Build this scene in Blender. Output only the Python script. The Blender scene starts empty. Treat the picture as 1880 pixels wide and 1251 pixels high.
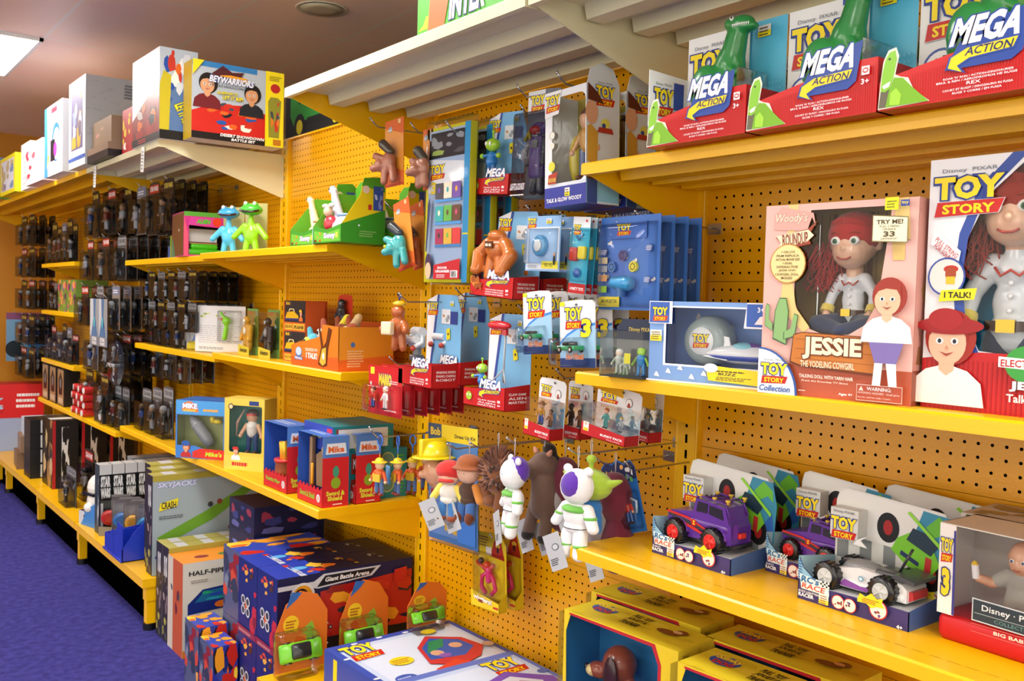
import bpy, math, random
from mathutils import Vector, Matrix
sc = bpy.context.scene
R3 = Matrix([[0.79215708, 0.0042914, -0.61030218], [-0.6097645, 0.04811495, -0.79112086], [0.02596965, 0.99883259, 0.04073134]])
FOC, PCX, PCY, CAMH = 1710.0, 940.0, 625.5, 1.47
# ---------------- camera ----------------
cd = bpy.data.cameras.new('camera'); cam = bpy.data.objects.new('camera', cd)
sc.collection.objects.link(cam); sc.camera = cam
cd.sensor_width = 36; cd.lens = FOC / 1880 * 36; cd.clip_start = .05
cam.matrix_world = Matrix.Translation((0, 0, CAMH)) @ R3.to_4x4()
cd.dof.use_dof = True; cd.dof.focus_distance = 2.1; cd.dof.aperture_fstop = 13
# ---------------- world, exposure, light ----------------
w = bpy.data.worlds.new('world'); sc.world = w; w.use_nodes = True
w.node_tree.nodes['Background'].inputs[0].default_value = (1, .94, .78, 1)
w.node_tree.nodes['Background'].inputs[1].default_value = 2.3
sc.view_settings.view_transform = 'Standard'; sc.view_settings.look = 'None'
sc.view_settings.exposure = 0.1; sc.view_settings.gamma = 1
sc.cycles.transparent_max_bounces = 24
LAMP = 23.0       # strength of the ceiling panels
# ---------------- helpers ----------------
def ray(px, py):
    return (R3 @ Vector((px - PCX, PCY - py, -FOC))).normalized()
def onX(px, py, x):
    d = ray(px, py); return d * (x / d.x) + Vector((0, 0, CAMH))
def onY(px, py, y):
    d = ray(px, py); return d * (y / d.y) + Vector((0, 0, CAMH))
def onZ(px, py, z):
    d = ray(px, py); return d * ((z - CAMH) / d.z) + Vector((0, 0, CAMH))
def s2l(c): return c / 12.92 if c <= .04045 else ((c + .055) / 1.055) ** 2.4
def rgb(h): return tuple(s2l(int(h[i:i + 2], 16) / 255) for i in (0, 2, 4)) + (1,)
MC = {}
def C(key):
    """'rrggbb' printed card, ':p' plastic, ':f' cloth, ':m' metal, ':g' foil"""
    if not isinstance(key, str): return key
    if key in MC: return MC[key]
    m = bpy.data.materials.new(key.replace(':', '_')); m.use_nodes = True; MC[key] = m
    nt = m.node_tree; b = nt.nodes['Principled BSDF']
    hx, _, k = key.partition(':')
    b.inputs['Base Color'].default_value = rgb(hx)
    ro, me, co = {'': (.42, 0, .06), 'p': (.28, 0, .3), 'f': (.95, 0, 0), 'm': (.25, 1, 0), 'g': (.3, .6, .3), 'n': (.8, 0, 0)}[k]
    b.inputs['Roughness'].default_value = ro; b.inputs['Metallic'].default_value = me
    b.inputs['Specular IOR Level'].default_value = .32 if k == '' else .5
    b.inputs['Coat Weight'].default_value = co; b.inputs['Coat Roughness'].default_value = .12
    if k == 'f':
        b.inputs['Sheen Weight'].default_value = .3
        n = nt.nodes.new('ShaderNodeTexNoise'); n.inputs['Scale'].default_value = 400
        bp = nt.nodes.new('ShaderNodeBump'); bp.inputs['Strength'].default_value = .25; bp.inputs['Distance'].default_value = .002
        nt.links.new(n.outputs[0], bp.inputs['Height']); nt.links.new(bp.outputs[0], b.inputs['Normal'])
    return m
def newmat(name):
    m = bpy.data.materials.new(name); m.use_nodes = True; MC[name] = m
    return m, m.node_tree, m.node_tree.nodes['Principled BSDF']
def clear_mat(name, tint, gloss, bmp=.2, bd=.003):
    m = bpy.data.materials.new(name); m.use_nodes = True; MC[name] = m; nt = m.node_tree; nt.nodes.clear()
    o = nt.nodes.new('ShaderNodeOutputMaterial'); t = nt.nodes.new('ShaderNodeBsdfTransparent'); g = nt.nodes.new('ShaderNodeBsdfGlossy')
    fr = nt.nodes.new('ShaderNodeFresnel'); mx = nt.nodes.new('ShaderNodeMixShader'); mu = nt.nodes.new('ShaderNodeMath')
    t.inputs[0].default_value = tint; g.inputs['Roughness'].default_value = .1; fr.inputs[0].default_value = 1.45
    mu.operation = 'MULTIPLY_ADD'; mu.inputs[1].default_value = gloss; mu.inputs[2].default_value = .0; mu.use_clamp = True
    nz = nt.nodes.new('ShaderNodeTexNoise'); nz.inputs['Scale'].default_value = 26; nz.inputs['Detail'].default_value = 3
    tc = nt.nodes.new('ShaderNodeTexCoord'); nt.links.new(tc.outputs['Object'], nz.inputs['Vector'])
    bp = nt.nodes.new('ShaderNodeBump'); bp.inputs['Strength'].default_value = bmp; bp.inputs['Distance'].default_value = bd
    L = nt.links.new; L(nz.outputs[0], bp.inputs['Height']); L(bp.outputs[0], g.inputs['Normal']); L(bp.outputs[0], fr.inputs['Normal'])
    L(fr.outputs[0], mu.inputs[0]); L(mu.outputs[0], mx.inputs[0]); L(t.outputs[0], mx.inputs[1]); L(g.outputs[0], mx.inputs[2]); L(mx.outputs[0], o.inputs[0])
clear_mat('clear', (.985, .99, .995, 1), .65)
clear_mat('clear_grey', (.62, .64, .67, 1), .5, .7, .008)
def enamel(name, col, rough=.32, bump=.12, spec=.5, scale=170):
    m, nt, b = newmat(name); L = nt.links.new
    b.inputs['Roughness'].default_value = rough; b.inputs['Specular IOR Level'].default_value = spec
    tc = nt.nodes.new('ShaderNodeTexCoord')
    n = nt.nodes.new('ShaderNodeTexNoise'); n.inputs['Scale'].default_value = scale; n.inputs['Detail'].default_value = 2
    bp = nt.nodes.new('ShaderNodeBump'); bp.inputs['Strength'].default_value = bump; bp.inputs['Distance'].default_value = .002
    n2 = nt.nodes.new('ShaderNodeTexNoise'); n2.inputs['Scale'].default_value = 3; n2.inputs['Detail'].default_value = 6
    mx = nt.nodes.new('ShaderNodeMix'); mx.data_type = 'RGBA'
    c = rgb(col); mx.inputs[6].default_value = c; mx.inputs[7].default_value = tuple(v * .86 for v in c[:3]) + (1,)
    L(tc.outputs['Object'], n.inputs['Vector']); L(tc.outputs['Object'], n2.inputs['Vector'])
    L(n.outputs[0], bp.inputs['Height']); L(bp.outputs[0], b.inputs['Normal']); L(n2.outputs[0], mx.inputs[0]); L(mx.outputs[2], b.inputs['Base Color'])
    return m, nt, b
enamel('yellow', 'fcc200'); enamel('cream', 'e6e2bc', .3)
enamel('chrome', 'b8b8b8', .22, .02)[2].inputs['Metallic'].default_value = .9
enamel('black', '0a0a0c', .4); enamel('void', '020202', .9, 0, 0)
def pegmat():
    m, nt, b = enamel('peg', 'e8a600', .3, .25, .5, 120); L = nt.links.new
    N = nt.nodes.new; tc = N('ShaderNodeTexCoord'); sp = N('ShaderNodeSeparateXYZ'); L(tc.outputs['Object'], sp.inputs[0])
    def mth(op, a, bb=None):
        n = N('ShaderNodeMath'); n.operation = op
        for i, v in enumerate((a, bb)):
            if v is None: continue
            if isinstance(v, (int, float)): n.inputs[i].default_value = v
            else: L(v, n.inputs[i])
        return n.outputs[0]
    P = .0268
    def cell(o): return mth('SUBTRACT', mth('FRACT', mth('DIVIDE', o, P)), .5)
    y, z = cell(sp.outputs[1]), cell(sp.outputs[2])
    r = mth('SQRT', mth('ADD', mth('MULTIPLY', y, y), mth('MULTIPLY', z, z)))
    hole = mth('LESS_THAN', r, .125)
    t = N('ShaderNodeBsdfTransparent'); mx = N('ShaderNodeMixShader'); L(hole, mx.inputs[0]); L(b.outputs[0], mx.inputs[1]); L(t.outputs[0], mx.inputs[2])
    L(mx.outputs[0], nt.nodes['Material Output'].inputs[0])
pegmat()
UN = Matrix.Identity(4)
class M:
    def __init__(s, T=None): s.v = []; s.f = []; s.m = []; s.mats = []; s.s = []; s.T = T
    def add(s, vs, fs, c, smooth=False):
        c = C(c)
        if c not in s.mats: s.mats.append(c)
        k = s.mats.index(c); n = len(s.v)
        s.v += [tuple(s.T @ Vector(v)) for v in vs] if s.T else [tuple(v) for v in vs]
        for f in fs: s.f.append([n + i for i in f]); s.m.append(k); s.s.append(smooth)
        return s
    def box(s, x0, y0, z0, x1, y1, z1, c):
        return s.add([(x0, y0, z0), (x1, y0, z0), (x1, y1, z0), (x0, y1, z0), (x0, y0, z1), (x1, y0, z1), (x1, y1, z1), (x0, y1, z1)],
              [(3, 2, 1, 0), (4, 5, 6, 7), (0, 1, 5, 4), (1, 2, 6, 5), (2, 3, 7, 6), (3, 0, 4, 7)], c)
    def rbox(s, x0, y0, z0, x1, y1, z1, r, c):
        """box with rounded vertical (z) section in plan and chamfered top/bottom"""
        n = 4; ring = []
        for cx, cy, a0 in ((x1 - r, y1 - r, 0), (x0 + r, y1 - r, 90), (x0 + r, y0 + r, 180), (x1 - r, y0 + r, 270)):
            for i in range(n + 1):
                a = math.radians(a0 + 90 * i / n); ring.append((cx, cy, math.cos(a), math.sin(a)))
        k = len(ring); vs = []
        for zz, q in ((z0, r * .45), (z0 + r * .55, r * .85), (z0 + r, r), (z1 - r, r), (z1 - r * .55, r * .85), (z1, r * .45)):
            q = max(q, 0)
            vs += [(cx + dx * q, cy + dy * q, zz) for cx, cy, dx, dy in ring]
        fs = [(j * k + i, j * k + (i + 1) % k, (j + 1) * k + (i + 1) % k, (j + 1) * k + i) for j in range(5) for i in range(k)]
        fs += [tuple(range(k))[::-1], tuple(range(5 * k, 6 * k))]
        return s.add(vs, fs, c, True)
    def prism(s, pts, a0, a1, c, ax='y'):
        """pts = outline in the two other axes, extruded along ax"""
        def mk(p, a): return {'y': (p[0], a, p[1]), 'x': (a, p[0], p[1]), 'z': (p[0], p[1], a)}[ax]
        n = len(pts); vs = [mk(p, a0) for p in pts] + [mk(p, a1) for p in pts]
        return s.add(vs, [tuple(range(n)), tuple(range(2 * n - 1, n - 1, -1))] + [(i, n + i, n + (i + 1) % n, (i + 1) % n) for i in range(n)], c)
    def poly(s, pts, c): return s.add(pts, [tuple(range(len(pts)))], c)
    def cyl(s, p0, p1, r0, c, r1=None, n=14, cap=True):
        r1 = r0 if r1 is None else r1; p0 = Vector(p0); p1 = Vector(p1); d = (p1 - p0).normalized()
        a = d.orthogonal().normalized(); b = d.cross(a)
        vs = [p + (a * math.cos(t) + b * math.sin(t)) * r for p, r in ((p0, r0), (p1, r1)) for t in [2 * math.pi * i / n for i in range(n)]]
        s.add(vs, [(i, (i + 1) % n, n + (i + 1) % n, n + i) for i in range(n)], c, True)
        if cap: s.add(vs, [tuple(range(n))[::-1], tuple(range(n, 2 * n))], c)
        return s
    def tube(s, pts, r, c, n=7, closed=False):
        pts = [Vector(p) for p in pts]; vs = []; K = len(pts); up = None
        for i, p in enumerate(pts):
            d = (pts[(i + 1) % K if closed else min(i + 1, K - 1)] - pts[i - 1 if closed else max(i - 1, 0)]).normalized()
            a = d.orthogonal().normalized() if up is None else (up - d * up.dot(d)).normalized()
            up = a; b = d.cross(a); rr = r[i] if isinstance(r, (list, tuple)) else r
            vs += [p + (a * math.cos(t) + b * math.sin(t)) * rr for t in [2 * math.pi * j / n for j in range(n)]]
        fs = [(i * n + j, i * n + (j + 1) % n, ((i + 1) % K) * n + (j + 1) % n, ((i + 1) % K) * n + j) for i in range(K if closed else K - 1) for j in range(n)]
        if not closed: fs += [tuple(range(n))[::-1], tuple(range((K - 1) * n, K * n))]
        return s.add(vs, fs, c, True)
    def ell(s, c0, r, c, n=14, rot=None, half=False):
        if not isinstance(r, (tuple, list)): r = (r, r, r)
        vs = []; k = max(5, n // 2); lo = 0 if half else -90
        for j in range(k + 1):
            la = math.radians(lo + (90 - lo) * j / k)
            for i in range(n):
                lo_ = 2 * math.pi * i / n
                p = Vector((r[0] * math.cos(la) * math.cos(lo_), r[1] * math.cos(la) * math.sin(lo_), r[2] * math.sin(la)))
                if rot: p = rot @ p
                vs.append(p + Vector(c0))
        return s.add(vs, [(j * n + i, j * n + (i + 1) % n, (j + 1) * n + (i + 1) % n, (j + 1) * n + i) for j in range(k) for i in range(n)], c, True)
    def cap(s, p0, p1, r0, r1, c, n=12):
        s.cyl(p0, p1, r0, c, r1, n, False); s.ell(p0, r0, c, n); return s.ell(p1, r1, c, n)
    def lathe(s, prof, c0, c, ax=(0, 0, 1), n=20):
        d = Vector(ax).normalized(); a = d.orthogonal().normalized(); b = d.cross(a); c0 = Vector(c0); vs = []
        for r, h in prof: vs += [c0 + d * h + (a * math.cos(t) + b * math.sin(t)) * r for t in [2 * math.pi * i / n for i in range(n)]]
        K = len(prof)
        return s.add(vs, [(j * n + i, j * n + (i + 1) % n, (j + 1) * n + (i + 1) % n, (j + 1) * n + i) for j in range(K - 1) for i in range(n)] + [tuple(range(n))[::-1], tuple(range((K - 1) * n, K * n))], c, True)
    def mesh(s, name):
        me = bpy.data.meshes.new(name); me.from_pydata(s.v, [], s.f)
        for m in s.mats: me.materials.append(m)
        me.polygons.foreach_set('material_index', s.m); me.polygons.foreach_set('use_smooth', s.s); me.update()
        return me
    def build(s, name, parent=None, loc=None):
        o = bpy.data.objects.new(name, s.mesh(name)); sc.collection.objects.link(o)
        if parent: o.parent = parent
        if loc is not None: o.location = loc
        return o
def tag(o, label, cat, group=None):
    o['label'] = label; o['category'] = cat
    if group: o['group'] = group
    return o
def struct(o): o['kind'] = 'structure'; return o
def thing(name, label, cat, loc, rz=0, group=None, roll=0):
    o = bpy.data.objects.new(name, None); sc.collection.objects.link(o); o.empty_display_size = .05
    o.location = loc; o.rotation_mode = 'XYZ'
    o.rotation_euler = (Matrix.Rotation(rz, 3, 'Z') @ Matrix.Rotation(roll, 3, 'Y')).to_euler()
    return tag(o, label, cat, group)
def dup(root, label=None, loc=None, dloc=None):
    r = root.copy(); sc.collection.objects.link(r)
    if label: r['label'] = label
    if loc is not None: r.location = loc
    if dloc is not None: r.location = Vector(root.location) + Vector(dloc)
    for ch in [c for c in root.children]:
        c = ch.copy(); sc.collection.objects.link(c); c.parent = r
        for g in [g for g in ch.children]:
            d = g.copy(); sc.collection.objects.link(d); d.parent = c
    return r
# ---------------- printing on faces ----------------
GC = {}
def glyph(t, bold, font=None, sp=1.0):
    k = (t, bold, sp)
    if k in GC: return GC[k]
    cu = bpy.data.curves.new('t', 'FONT'); cu.body = t; cu.offset = bold; cu.resolution_u = 2; cu.space_character = sp
    o = bpy.data.objects.new('t', cu); sc.collection.objects.link(o)
    dg = bpy.context.evaluated_depsgraph_get(); me = bpy.data.meshes.new_from_object(o.evaluated_get(dg))
    vs = [(v.co.x, v.co.y) for v in me.vertices]; fs = [tuple(p.vertices) for p in me.polygons]
    bpy.data.objects.remove(o); bpy.data.curves.remove(cu); bpy.data.meshes.remove(me)
    if not vs: vs = [(0, 0), (1, 0), (1, 1)]; fs = [(0, 1, 2)]
    x0 = min(v[0] for v in vs); x1 = max(v[0] for v in vs); y0 = min(v[1] for v in vs); y1 = max(v[1] for v in vs)
    GC[k] = ([((x - x0) / max(x1 - x0, 1e-6), (y - y0) / max(y1 - y0, 1e-6)) for x, y in vs], fs, (x1 - x0) / max(y1 - y0, 1e-6))
    return GC[k]
class A:
    """printing on a flat face: u to the right 0..1, v up 0..1, each layer a hair above the last"""
    def __init__(s, m, O, U, V, w, h, e0=.0004):
        s.m = m; s.O = Vector(O); s.U = Vector(U).normalized(); s.V = Vector(V).normalized(); s.N = s.U.cross(s.V); s.w = w; s.h = h; s.e = e0
    def P(s, u, v): return s.O + s.U * (u * s.w) + s.V * (v * s.h) + s.N * s.e
    def up(s, d=.00022): s.e += d; return s
    def poly(s, pts, c): s.m.poly([s.P(u, v) for u, v in pts], c); return s.up()
    def rect(s, u0, v0, u1, v1, c): return s.poly([(u0, v0), (u1, v0), (u1, v1), (u0, v1)], c)
    def ell(s, u, v, r, c, ry=None, n=22):
        """r in metres"""
        ry = r if ry is None else ry
        return s.poly([(u + r * math.cos(t) / s.w, v + ry * math.sin(t) / s.h) for t in [2 * math.pi * i / n for i in range(n)]], c)
    def ring(s, u, v, r, c, c2): s.ell(u, v, r, c); return s.ell(u, v, r * .86, c2)
    def text(s, t, u0, v0, u1, v1, c, bold=.0, sh=0, out=None, ob=.07, sp=1.0, fit=False, rot=0):
        vs, fs, asp = glyph(t, bold, None, sp)
        if fit:   # keep letter proportions, centred
            W = (u1 - u0) * s.w; H = (v1 - v0) * s.h
            if W / H > asp: k = H * asp / s.w / 2; m_ = (u0 + u1) / 2; u0, u1 = m_ - k, m_ + k
            else: k = W / asp / s.h / 2; m_ = (v0 + v1) / 2; v0, v1 = m_ - k, m_ + k
        def put(vs, fs, c, g=0):
            P = []
            for x, y in vs:
                u = u0 - g / s.w + (u1 - u0 + 2 * g / s.w) * x + sh * (y - .5) * (v1 - v0) * s.h / s.w; v = v0 - g / s.h + (v1 - v0 + 2 * g / s.h) * y
                if rot:
                    cu, cv = (u0 + u1) / 2, (v0 + v1) / 2; dx, dy = (u - cu) * s.w, (v - cv) * s.h
                    u = cu + (dx * math.cos(rot) - dy * math.sin(rot)) / s.w; v = cv + (dx * math.sin(rot) + dy * math.cos(rot)) / s.h
                P.append(s.P(u, v))
            s.m.add(P, fs, c); s.up()
        if out:
            v2, f2, _ = glyph(t, bold + ob, None, sp); put(v2, f2, out, (v1 - v0) * s.h * ob * .9)
        put(vs, fs, c); return s
    def lines(s, u0, v0, u1, v1, n, c, seed=1, fill=.5):
        R = random.Random(seed); dv = (v1 - v0) / n
        for i in range(n):
            a = v0 + dv * i; u = u0 + R.random() * .04 * (u1 - u0); e = u1 - R.random() * .25 * (u1 - u0)
            while u < e:
                l = min((u1 - u0) * (.05 + .1 * R.random()), e - u)
                s.m.poly([s.P(u, a), s.P(u + l, a), s.P(u + l, a + dv * fill), s.P(u, a + dv * fill)], c); u += l + (u1 - u0) * .02
        return s.up()
    def splash(s, u0, v0, u1, v1, cols, n=14, seed=1, k=.3):
        """busy printed picture: many small jagged patches"""
        R = random.Random(seed); W, H = u1 - u0, v1 - v0
        for i in range(n):
            cu, cv = u0 + W * R.random(), v0 + H * R.random(); q = 5 + int(R.random() * 5); ph = R.random() * 6; rr = k * (.35 + .65 * R.random())
            pts = []
            for j in range(q):
                r = rr * (.5 + .5 * R.random()); t = ph + 6.283 * j / q
                pts.append((min(u1, max(u0, cu + r * W * math.cos(t))), min(v1, max(v0, cv + r * H * math.sin(t)))))
            s.poly(pts, cols[int(R.random() * len(cols))]); s.e -= .00017
        return s.up()
    def car(s, u, v, L, c, c2='222222'):
        """small printed car, L in metres"""
        a, b = L / s.w, L / s.h
        s.poly([(u - .5 * a, v), (u + .5 * a, v), (u + .48 * a, v + .16 * b), (u + .25 * a, v + .2 * b), (u + .1 * a, v + .34 * b), (u - .2 * a, v + .34 * b), (u - .32 * a, v + .2 * b), (u - .5 * a, v + .16 * b)], c)
        s.poly([(u - .22 * a, v + .2 * b), (u + .2 * a, v + .2 * b), (u + .08 * a, v + .31 * b), (u - .18 * a, v + .31 * b)], 'bfe0f0')
        for q in (-.3, .3): s.ell(u + q * a, v, .1 * L, c2); s.ell(u + q * a, v, .05 * L, 'c8c8c8')
        return s
    def person(s, u, v, H, skin, hair, top, hat=None):
        """simple printed child: head and shoulders, H in metres"""
        a, b = H / s.w, H / s.h
        def q(P, c): s.poly([(u + x * a, v + y * b) for x, y in P], c)
        s.ell(u + .03 * a, v + .70 * b, .27 * H, hair, .29 * H)
        q([(-.4, 0), (.4, 0), (.36, .24), (.22, .36), (.08, .4), (.08, .5), (-.08, .5), (-.08, .4), (-.22, .36), (-.36, .24)], top)
        q([(-.08, .36), (0, .3), (.08, .36), (.08, .5), (-.08, .5)], skin)
        s.ell(u, v + .64 * b, .2 * H, skin, .225 * H); q([(-.21, .68), (-.2, .86), (.0, .95), (.2, .86), (.22, .66), (.14, .8), (-.02, .82), (-.14, .78)], hair)
        for k in (-.08, .08): s.ell(u + k * a, v + .66 * b, .04 * H, 'f6f4f0', .034 * H); s.ell(u + k * a, v + .66 * b, .02 * H, '2a2a30', .024 * H)
        q([(-.08, .55), (0, .505), (.08, .55), (0, .53)], '9a3a34'); q([(-.015, .58), (.02, .575), (.0, .62)], 'c88c6c')
        if hat: s.poly([(u - .3 * a, v + .8 * b), (u + .3 * a, v + .8 * b), (u + .2 * a, v + 1.0 * b), (u - .2 * a, v + 1.0 * b)], hat)
        return s
def tslogo(a, u0, v0, u1, v1, maker=False, sh=0):
    """the two word title: yellow over blue, red banner below"""
    H = v1 - v0; W = u1 - u0
    if maker: a.text('Disney  PIXAR', u0 + .12 * W, v1 + .05 * H, u1 - .12 * W, v1 + .17 * H, '6a7080', 0)
    a.poly([(u0 + .02 * W, v0), (u1 - .08 * W, v0 + .06 * H), (u1, v0 + .4 * H), (u0 + .06 * W, v0 + .38 * H)], 'd8dce0')
    a.poly([(u0 + .03 * W, v0 + .015 * H), (u1 - .09 * W, v0 + .07 * H), (u1 - .01 * W, v0 + .39 * H), (u0 + .07 * W, v0 + .37 * H)], 'c8201c')
    a.text('STORY', u0 + .14 * W, v0 + .08 * H, u1 - .14 * W, v0 + .31 * H, 'f6dc10', .035)
    a.text('TOY', u0 + .02 * W, v0 + .42 * H, u1 - .02 * W, v1 - .02 * H, 'f8e020', .05, 0, '243a8c', .075)
def faces(m, w, d, h, z0=0):
    return {'f': A(m, (0, 0, z0), (1, 0, 0), (0, 0, 1), w, h), 'r': A(m, (w, 0, z0), (0, 1, 0), (0, 0, 1), d, h),
            'l': A(m, (0, d, z0), (0, -1, 0), (0, 0, 1), d, h), 't': A(m, (0, 0, z0 + h), (1, 0, 0), (0, 1, 0), w, d), 'b': A(m, (w, d, z0), (-1, 0, 0), (0, 0, 1), w, h)}
RZ = -math.pi / 2
def fit(z, pl, pr, pt=None, rz=None):
    """base line of a front face on the level z seen between two pixels -> place, turn, width, height"""
    a = onZ(pl[0], pl[1], z); b = onZ(pr[0], pr[1], z)
    if rz is None: rz = math.atan2(b.y - a.y, b.x - a.x)
    wd = (b - a).length; h = 0
    if pt is not None:
        d = ray(*pt); k = (a.x * d.x + a.y * d.y) / (d.x * d.x + d.y * d.y); h = d.z * k + CAMH - z
    return a, rz, wd, h
def hang(x, pl, pr, pt):
    """lower edge (two pixels) and top left pixel of a card hanging in the plane X = x -> lower left corner, roll, w, h"""
    a = onX(*pl, x); b = onX(*pr, x); t = onX(*pt, x)
    roll = math.atan2(-(b.z - a.z), -(b.y - a.y))
    roll = -math.atan2(b.z - a.z, abs(b.y - a.y))
    return a, roll, (b - a).length, (t - a).length
# ---------------- the room ----------------
W = 1.817
UY = [-.91, .342, 1.588, 2.844, 4.090, 5.336, 6.40, 7.50, 8.9]
def carpet():
    m, nt, b = newmat('carpet'); L = nt.links.new; N = nt.nodes.new
    b.inputs['Roughness'].default_value = .95; b.inputs['Specular IOR Level'].default_value = .1
    tc = N('ShaderNodeTexCoord'); n = N('ShaderNodeTexNoise'); n.inputs['Scale'].default_value = 260; n.inputs['Detail'].default_value = 3
    n2 = N('ShaderNodeTexNoise'); n2.inputs['Scale'].default_value = 30; n2.inputs['Detail'].default_value = 6
    r = N('ShaderNodeValToRGB'); r.color_ramp.elements[0].position = .35; r.color_ramp.elements[1].position = .68
    r.color_ramp.elements[0].color = rgb('2c2a6a'); r.color_ramp.elements[1].color = rgb('4c4a98')
    mx = N('ShaderNodeMath'); mx.operation = 'ADD'; mm = N('ShaderNodeMath'); mm.operation = 'MULTIPLY'; mm.inputs[1].default_value = .5
    L(tc.outputs['Object'], n.inputs['Vector']); L(tc.outputs['Object'], n2.inputs['Vector']); L(n.outputs[0], mx.inputs[0]); L(n2.outputs[0], mx.inputs[1])
    L(mx.outputs[0], mm.inputs[0]); L(mm.outputs[0], r.inputs[0]); L(r.outputs[0], b.inputs['Base Color'])
    bp = N('ShaderNodeBump'); bp.inputs['Strength'].default_value = .6; bp.inputs['Distance'].default_value = .004; L(n.outputs[0], bp.inputs['Height']); L(bp.outputs[0], b.inputs['Normal'])
    return m
carpet()
def ceilmat():
    m, nt, b = newmat('ceiling_tile'); L = nt.links.new; N = nt.nodes.new
    b.inputs['Roughness'].default_value = .42; b.inputs['Specular IOR Level'].default_value = .6
    tc = N('ShaderNodeTexCoord'); sp = N('ShaderNodeSeparateXYZ'); L(tc.outputs['Object'], sp.inputs[0])
    def line(o, p, wd):
        d = N('ShaderNodeMath'); d.operation = 'DIVIDE'; d.inputs[1].default_value = p; L(o, d.inputs[0])
        f = N('ShaderNodeMath'); f.operation = 'FRACT'; L(d.outputs[0], f.inputs[0])
        c = N('ShaderNodeMath'); c.operation = 'LESS_THAN'; c.inputs[1].default_value = wd / p; L(f.outputs[0], c.inputs[0]); return c.outputs[0]
    a, c = line(sp.outputs[0], .6, .016), line(sp.outputs[1], 1.075, .016)
    mx = N('ShaderNodeMath'); mx.operation = 'MAXIMUM'; L(a, mx.inputs[0]); L(c, mx.inputs[1])
    k = N('ShaderNodeMix'); k.data_type = 'RGBA'; k.inputs[6].default_value = rgb('f8d8c4'); k.inputs[7].default_value = rgb('f0e4d4')
    L(mx.outputs[0], k.inputs[0]); L(k.outputs[2], b.inputs['Base Color'])
ceilmat()
enamel('wall_paint', 'd08c1c', .6, .1); enamel('wall_beige', 'b89a78', .7, .1)
struct(M().box(-4.5, -4, -.1, 3.3, 9, 0, 'carpet').build('floor'))
c_ = M().box(-9.05, -8, 0, 2.25, 5, .1, 'ceiling_tile').build('ceiling', None, (1.05 - .008, 4.4 - .008, 2.8)); struct(c_)
struct(M().box(-8, 9, 0, 3.3, 9.1, 2.8, 'wall_paint').build('wall_end'))
struct(M().box(3.2, -4, 0, 3.3, 9, 2.8, 'wall_beige').build('wall_right'))
# ceiling panels
lm = bpy.data.materials.new('lamp'); lm.use_nodes = True; MC['lamp'] = lm; nt = lm.node_tree; nt.nodes.clear()
e = nt.nodes.new('ShaderNodeEmission'); e.inputs[0].default_value = (1, .97, .92, 1); e.inputs[1].default_value = LAMP
nt.links.new(e.outputs[0], nt.nodes.new('ShaderNodeOutputMaterial').inputs[0])
def lamp(x, y, label):
    t = thing('ceiling_light', label, 'light', (x, y, 2.8), 0, 'square ceiling light panels over the aisle')
    M().box(.02, .02, -.012, .58, 1.055, -.006, 'lamp').build('diffuser', t)
    f = M()
    for a in ((0, 0, .6, .02), (0, 1.055, .6, 1.075), (0, 0, .02, 1.075), (.58, 0, .6, 1.075)): f.box(a[0], a[1], -.016, a[2], a[3], 0, 'e8e8e4:p')
    f.build('frame', t)
for i, (x, y) in enumerate([(.45, 5.475), (.45, 2.25), (.45, -.975), (-1.95, 5.475), (-1.95, 2.25), (-1.95, -.975), (-4.35, 5.475), (-4.35, 2.25), (-6.75, 7.625)]):
    lamp(x, y, 'bright rectangular ceiling light panel at the top left of the photo' if i == 0 else 'ceiling light panel outside the picture over the shop floor')
t = thing('ceiling_speaker', 'round off-white speaker cover flush in the ceiling above the shelves', 'speaker', (1.93, 4.0, 2.8))
M().lathe([(.10, -.002), (.115, -.006), (.12, -.001)], (0, 0, 0), 'cfc8b0:p', n=32).build('rim', t)
M().lathe([(.10, -.005), (.05, -.009), (.001, -.01)], (0, 0, 0), 'b8b096:p', n=32).build('grille', t)
# ---------------- gondola: uprights and pegboard ----------------
ZT = 2.192; SEAM = 1.536; PH = .416
BAYN = ['nearest', 'second', 'third', 'fourth', 'fifth', 'sixth', 'farthest']
def upright(y, ztop=ZT):
    m = M(); x = W - .012; h = .037
    # front face with a column of slots
    ys = [y - h, y - .004, y + .004, y + h]
    m.poly([(x, ys[1], .1), (x, ys[0], .1), (x, ys[0], ztop), (x, ys[1], ztop)], 'yellow')
    m.poly([(x, ys[3], .1), (x, ys[2], .1), (x, ys[2], ztop), (x, ys[3], ztop)], 'yellow')
    z = .1
    while z < ztop:
        z2 = min(z + .018, ztop); m.poly([(x, ys[2], z), (x, ys[1], z), (x, ys[1], z2), (x, ys[2], z2)], 'yellow'); z += .0402
    m.box(x, y - h, .1, x + .03, y - h + .002, ztop, 'yellow'); m.box(x, y + h - .002, .1, x + .03, y + h, ztop, 'yellow')
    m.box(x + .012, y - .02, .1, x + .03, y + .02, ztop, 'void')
    for q in (-1, 1): m.cyl((x + .002, y + q * (h - .004), .1), (x + .002, y + q * (h - .004), ztop), .0045, 'yellow', n=8)
    return m
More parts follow.
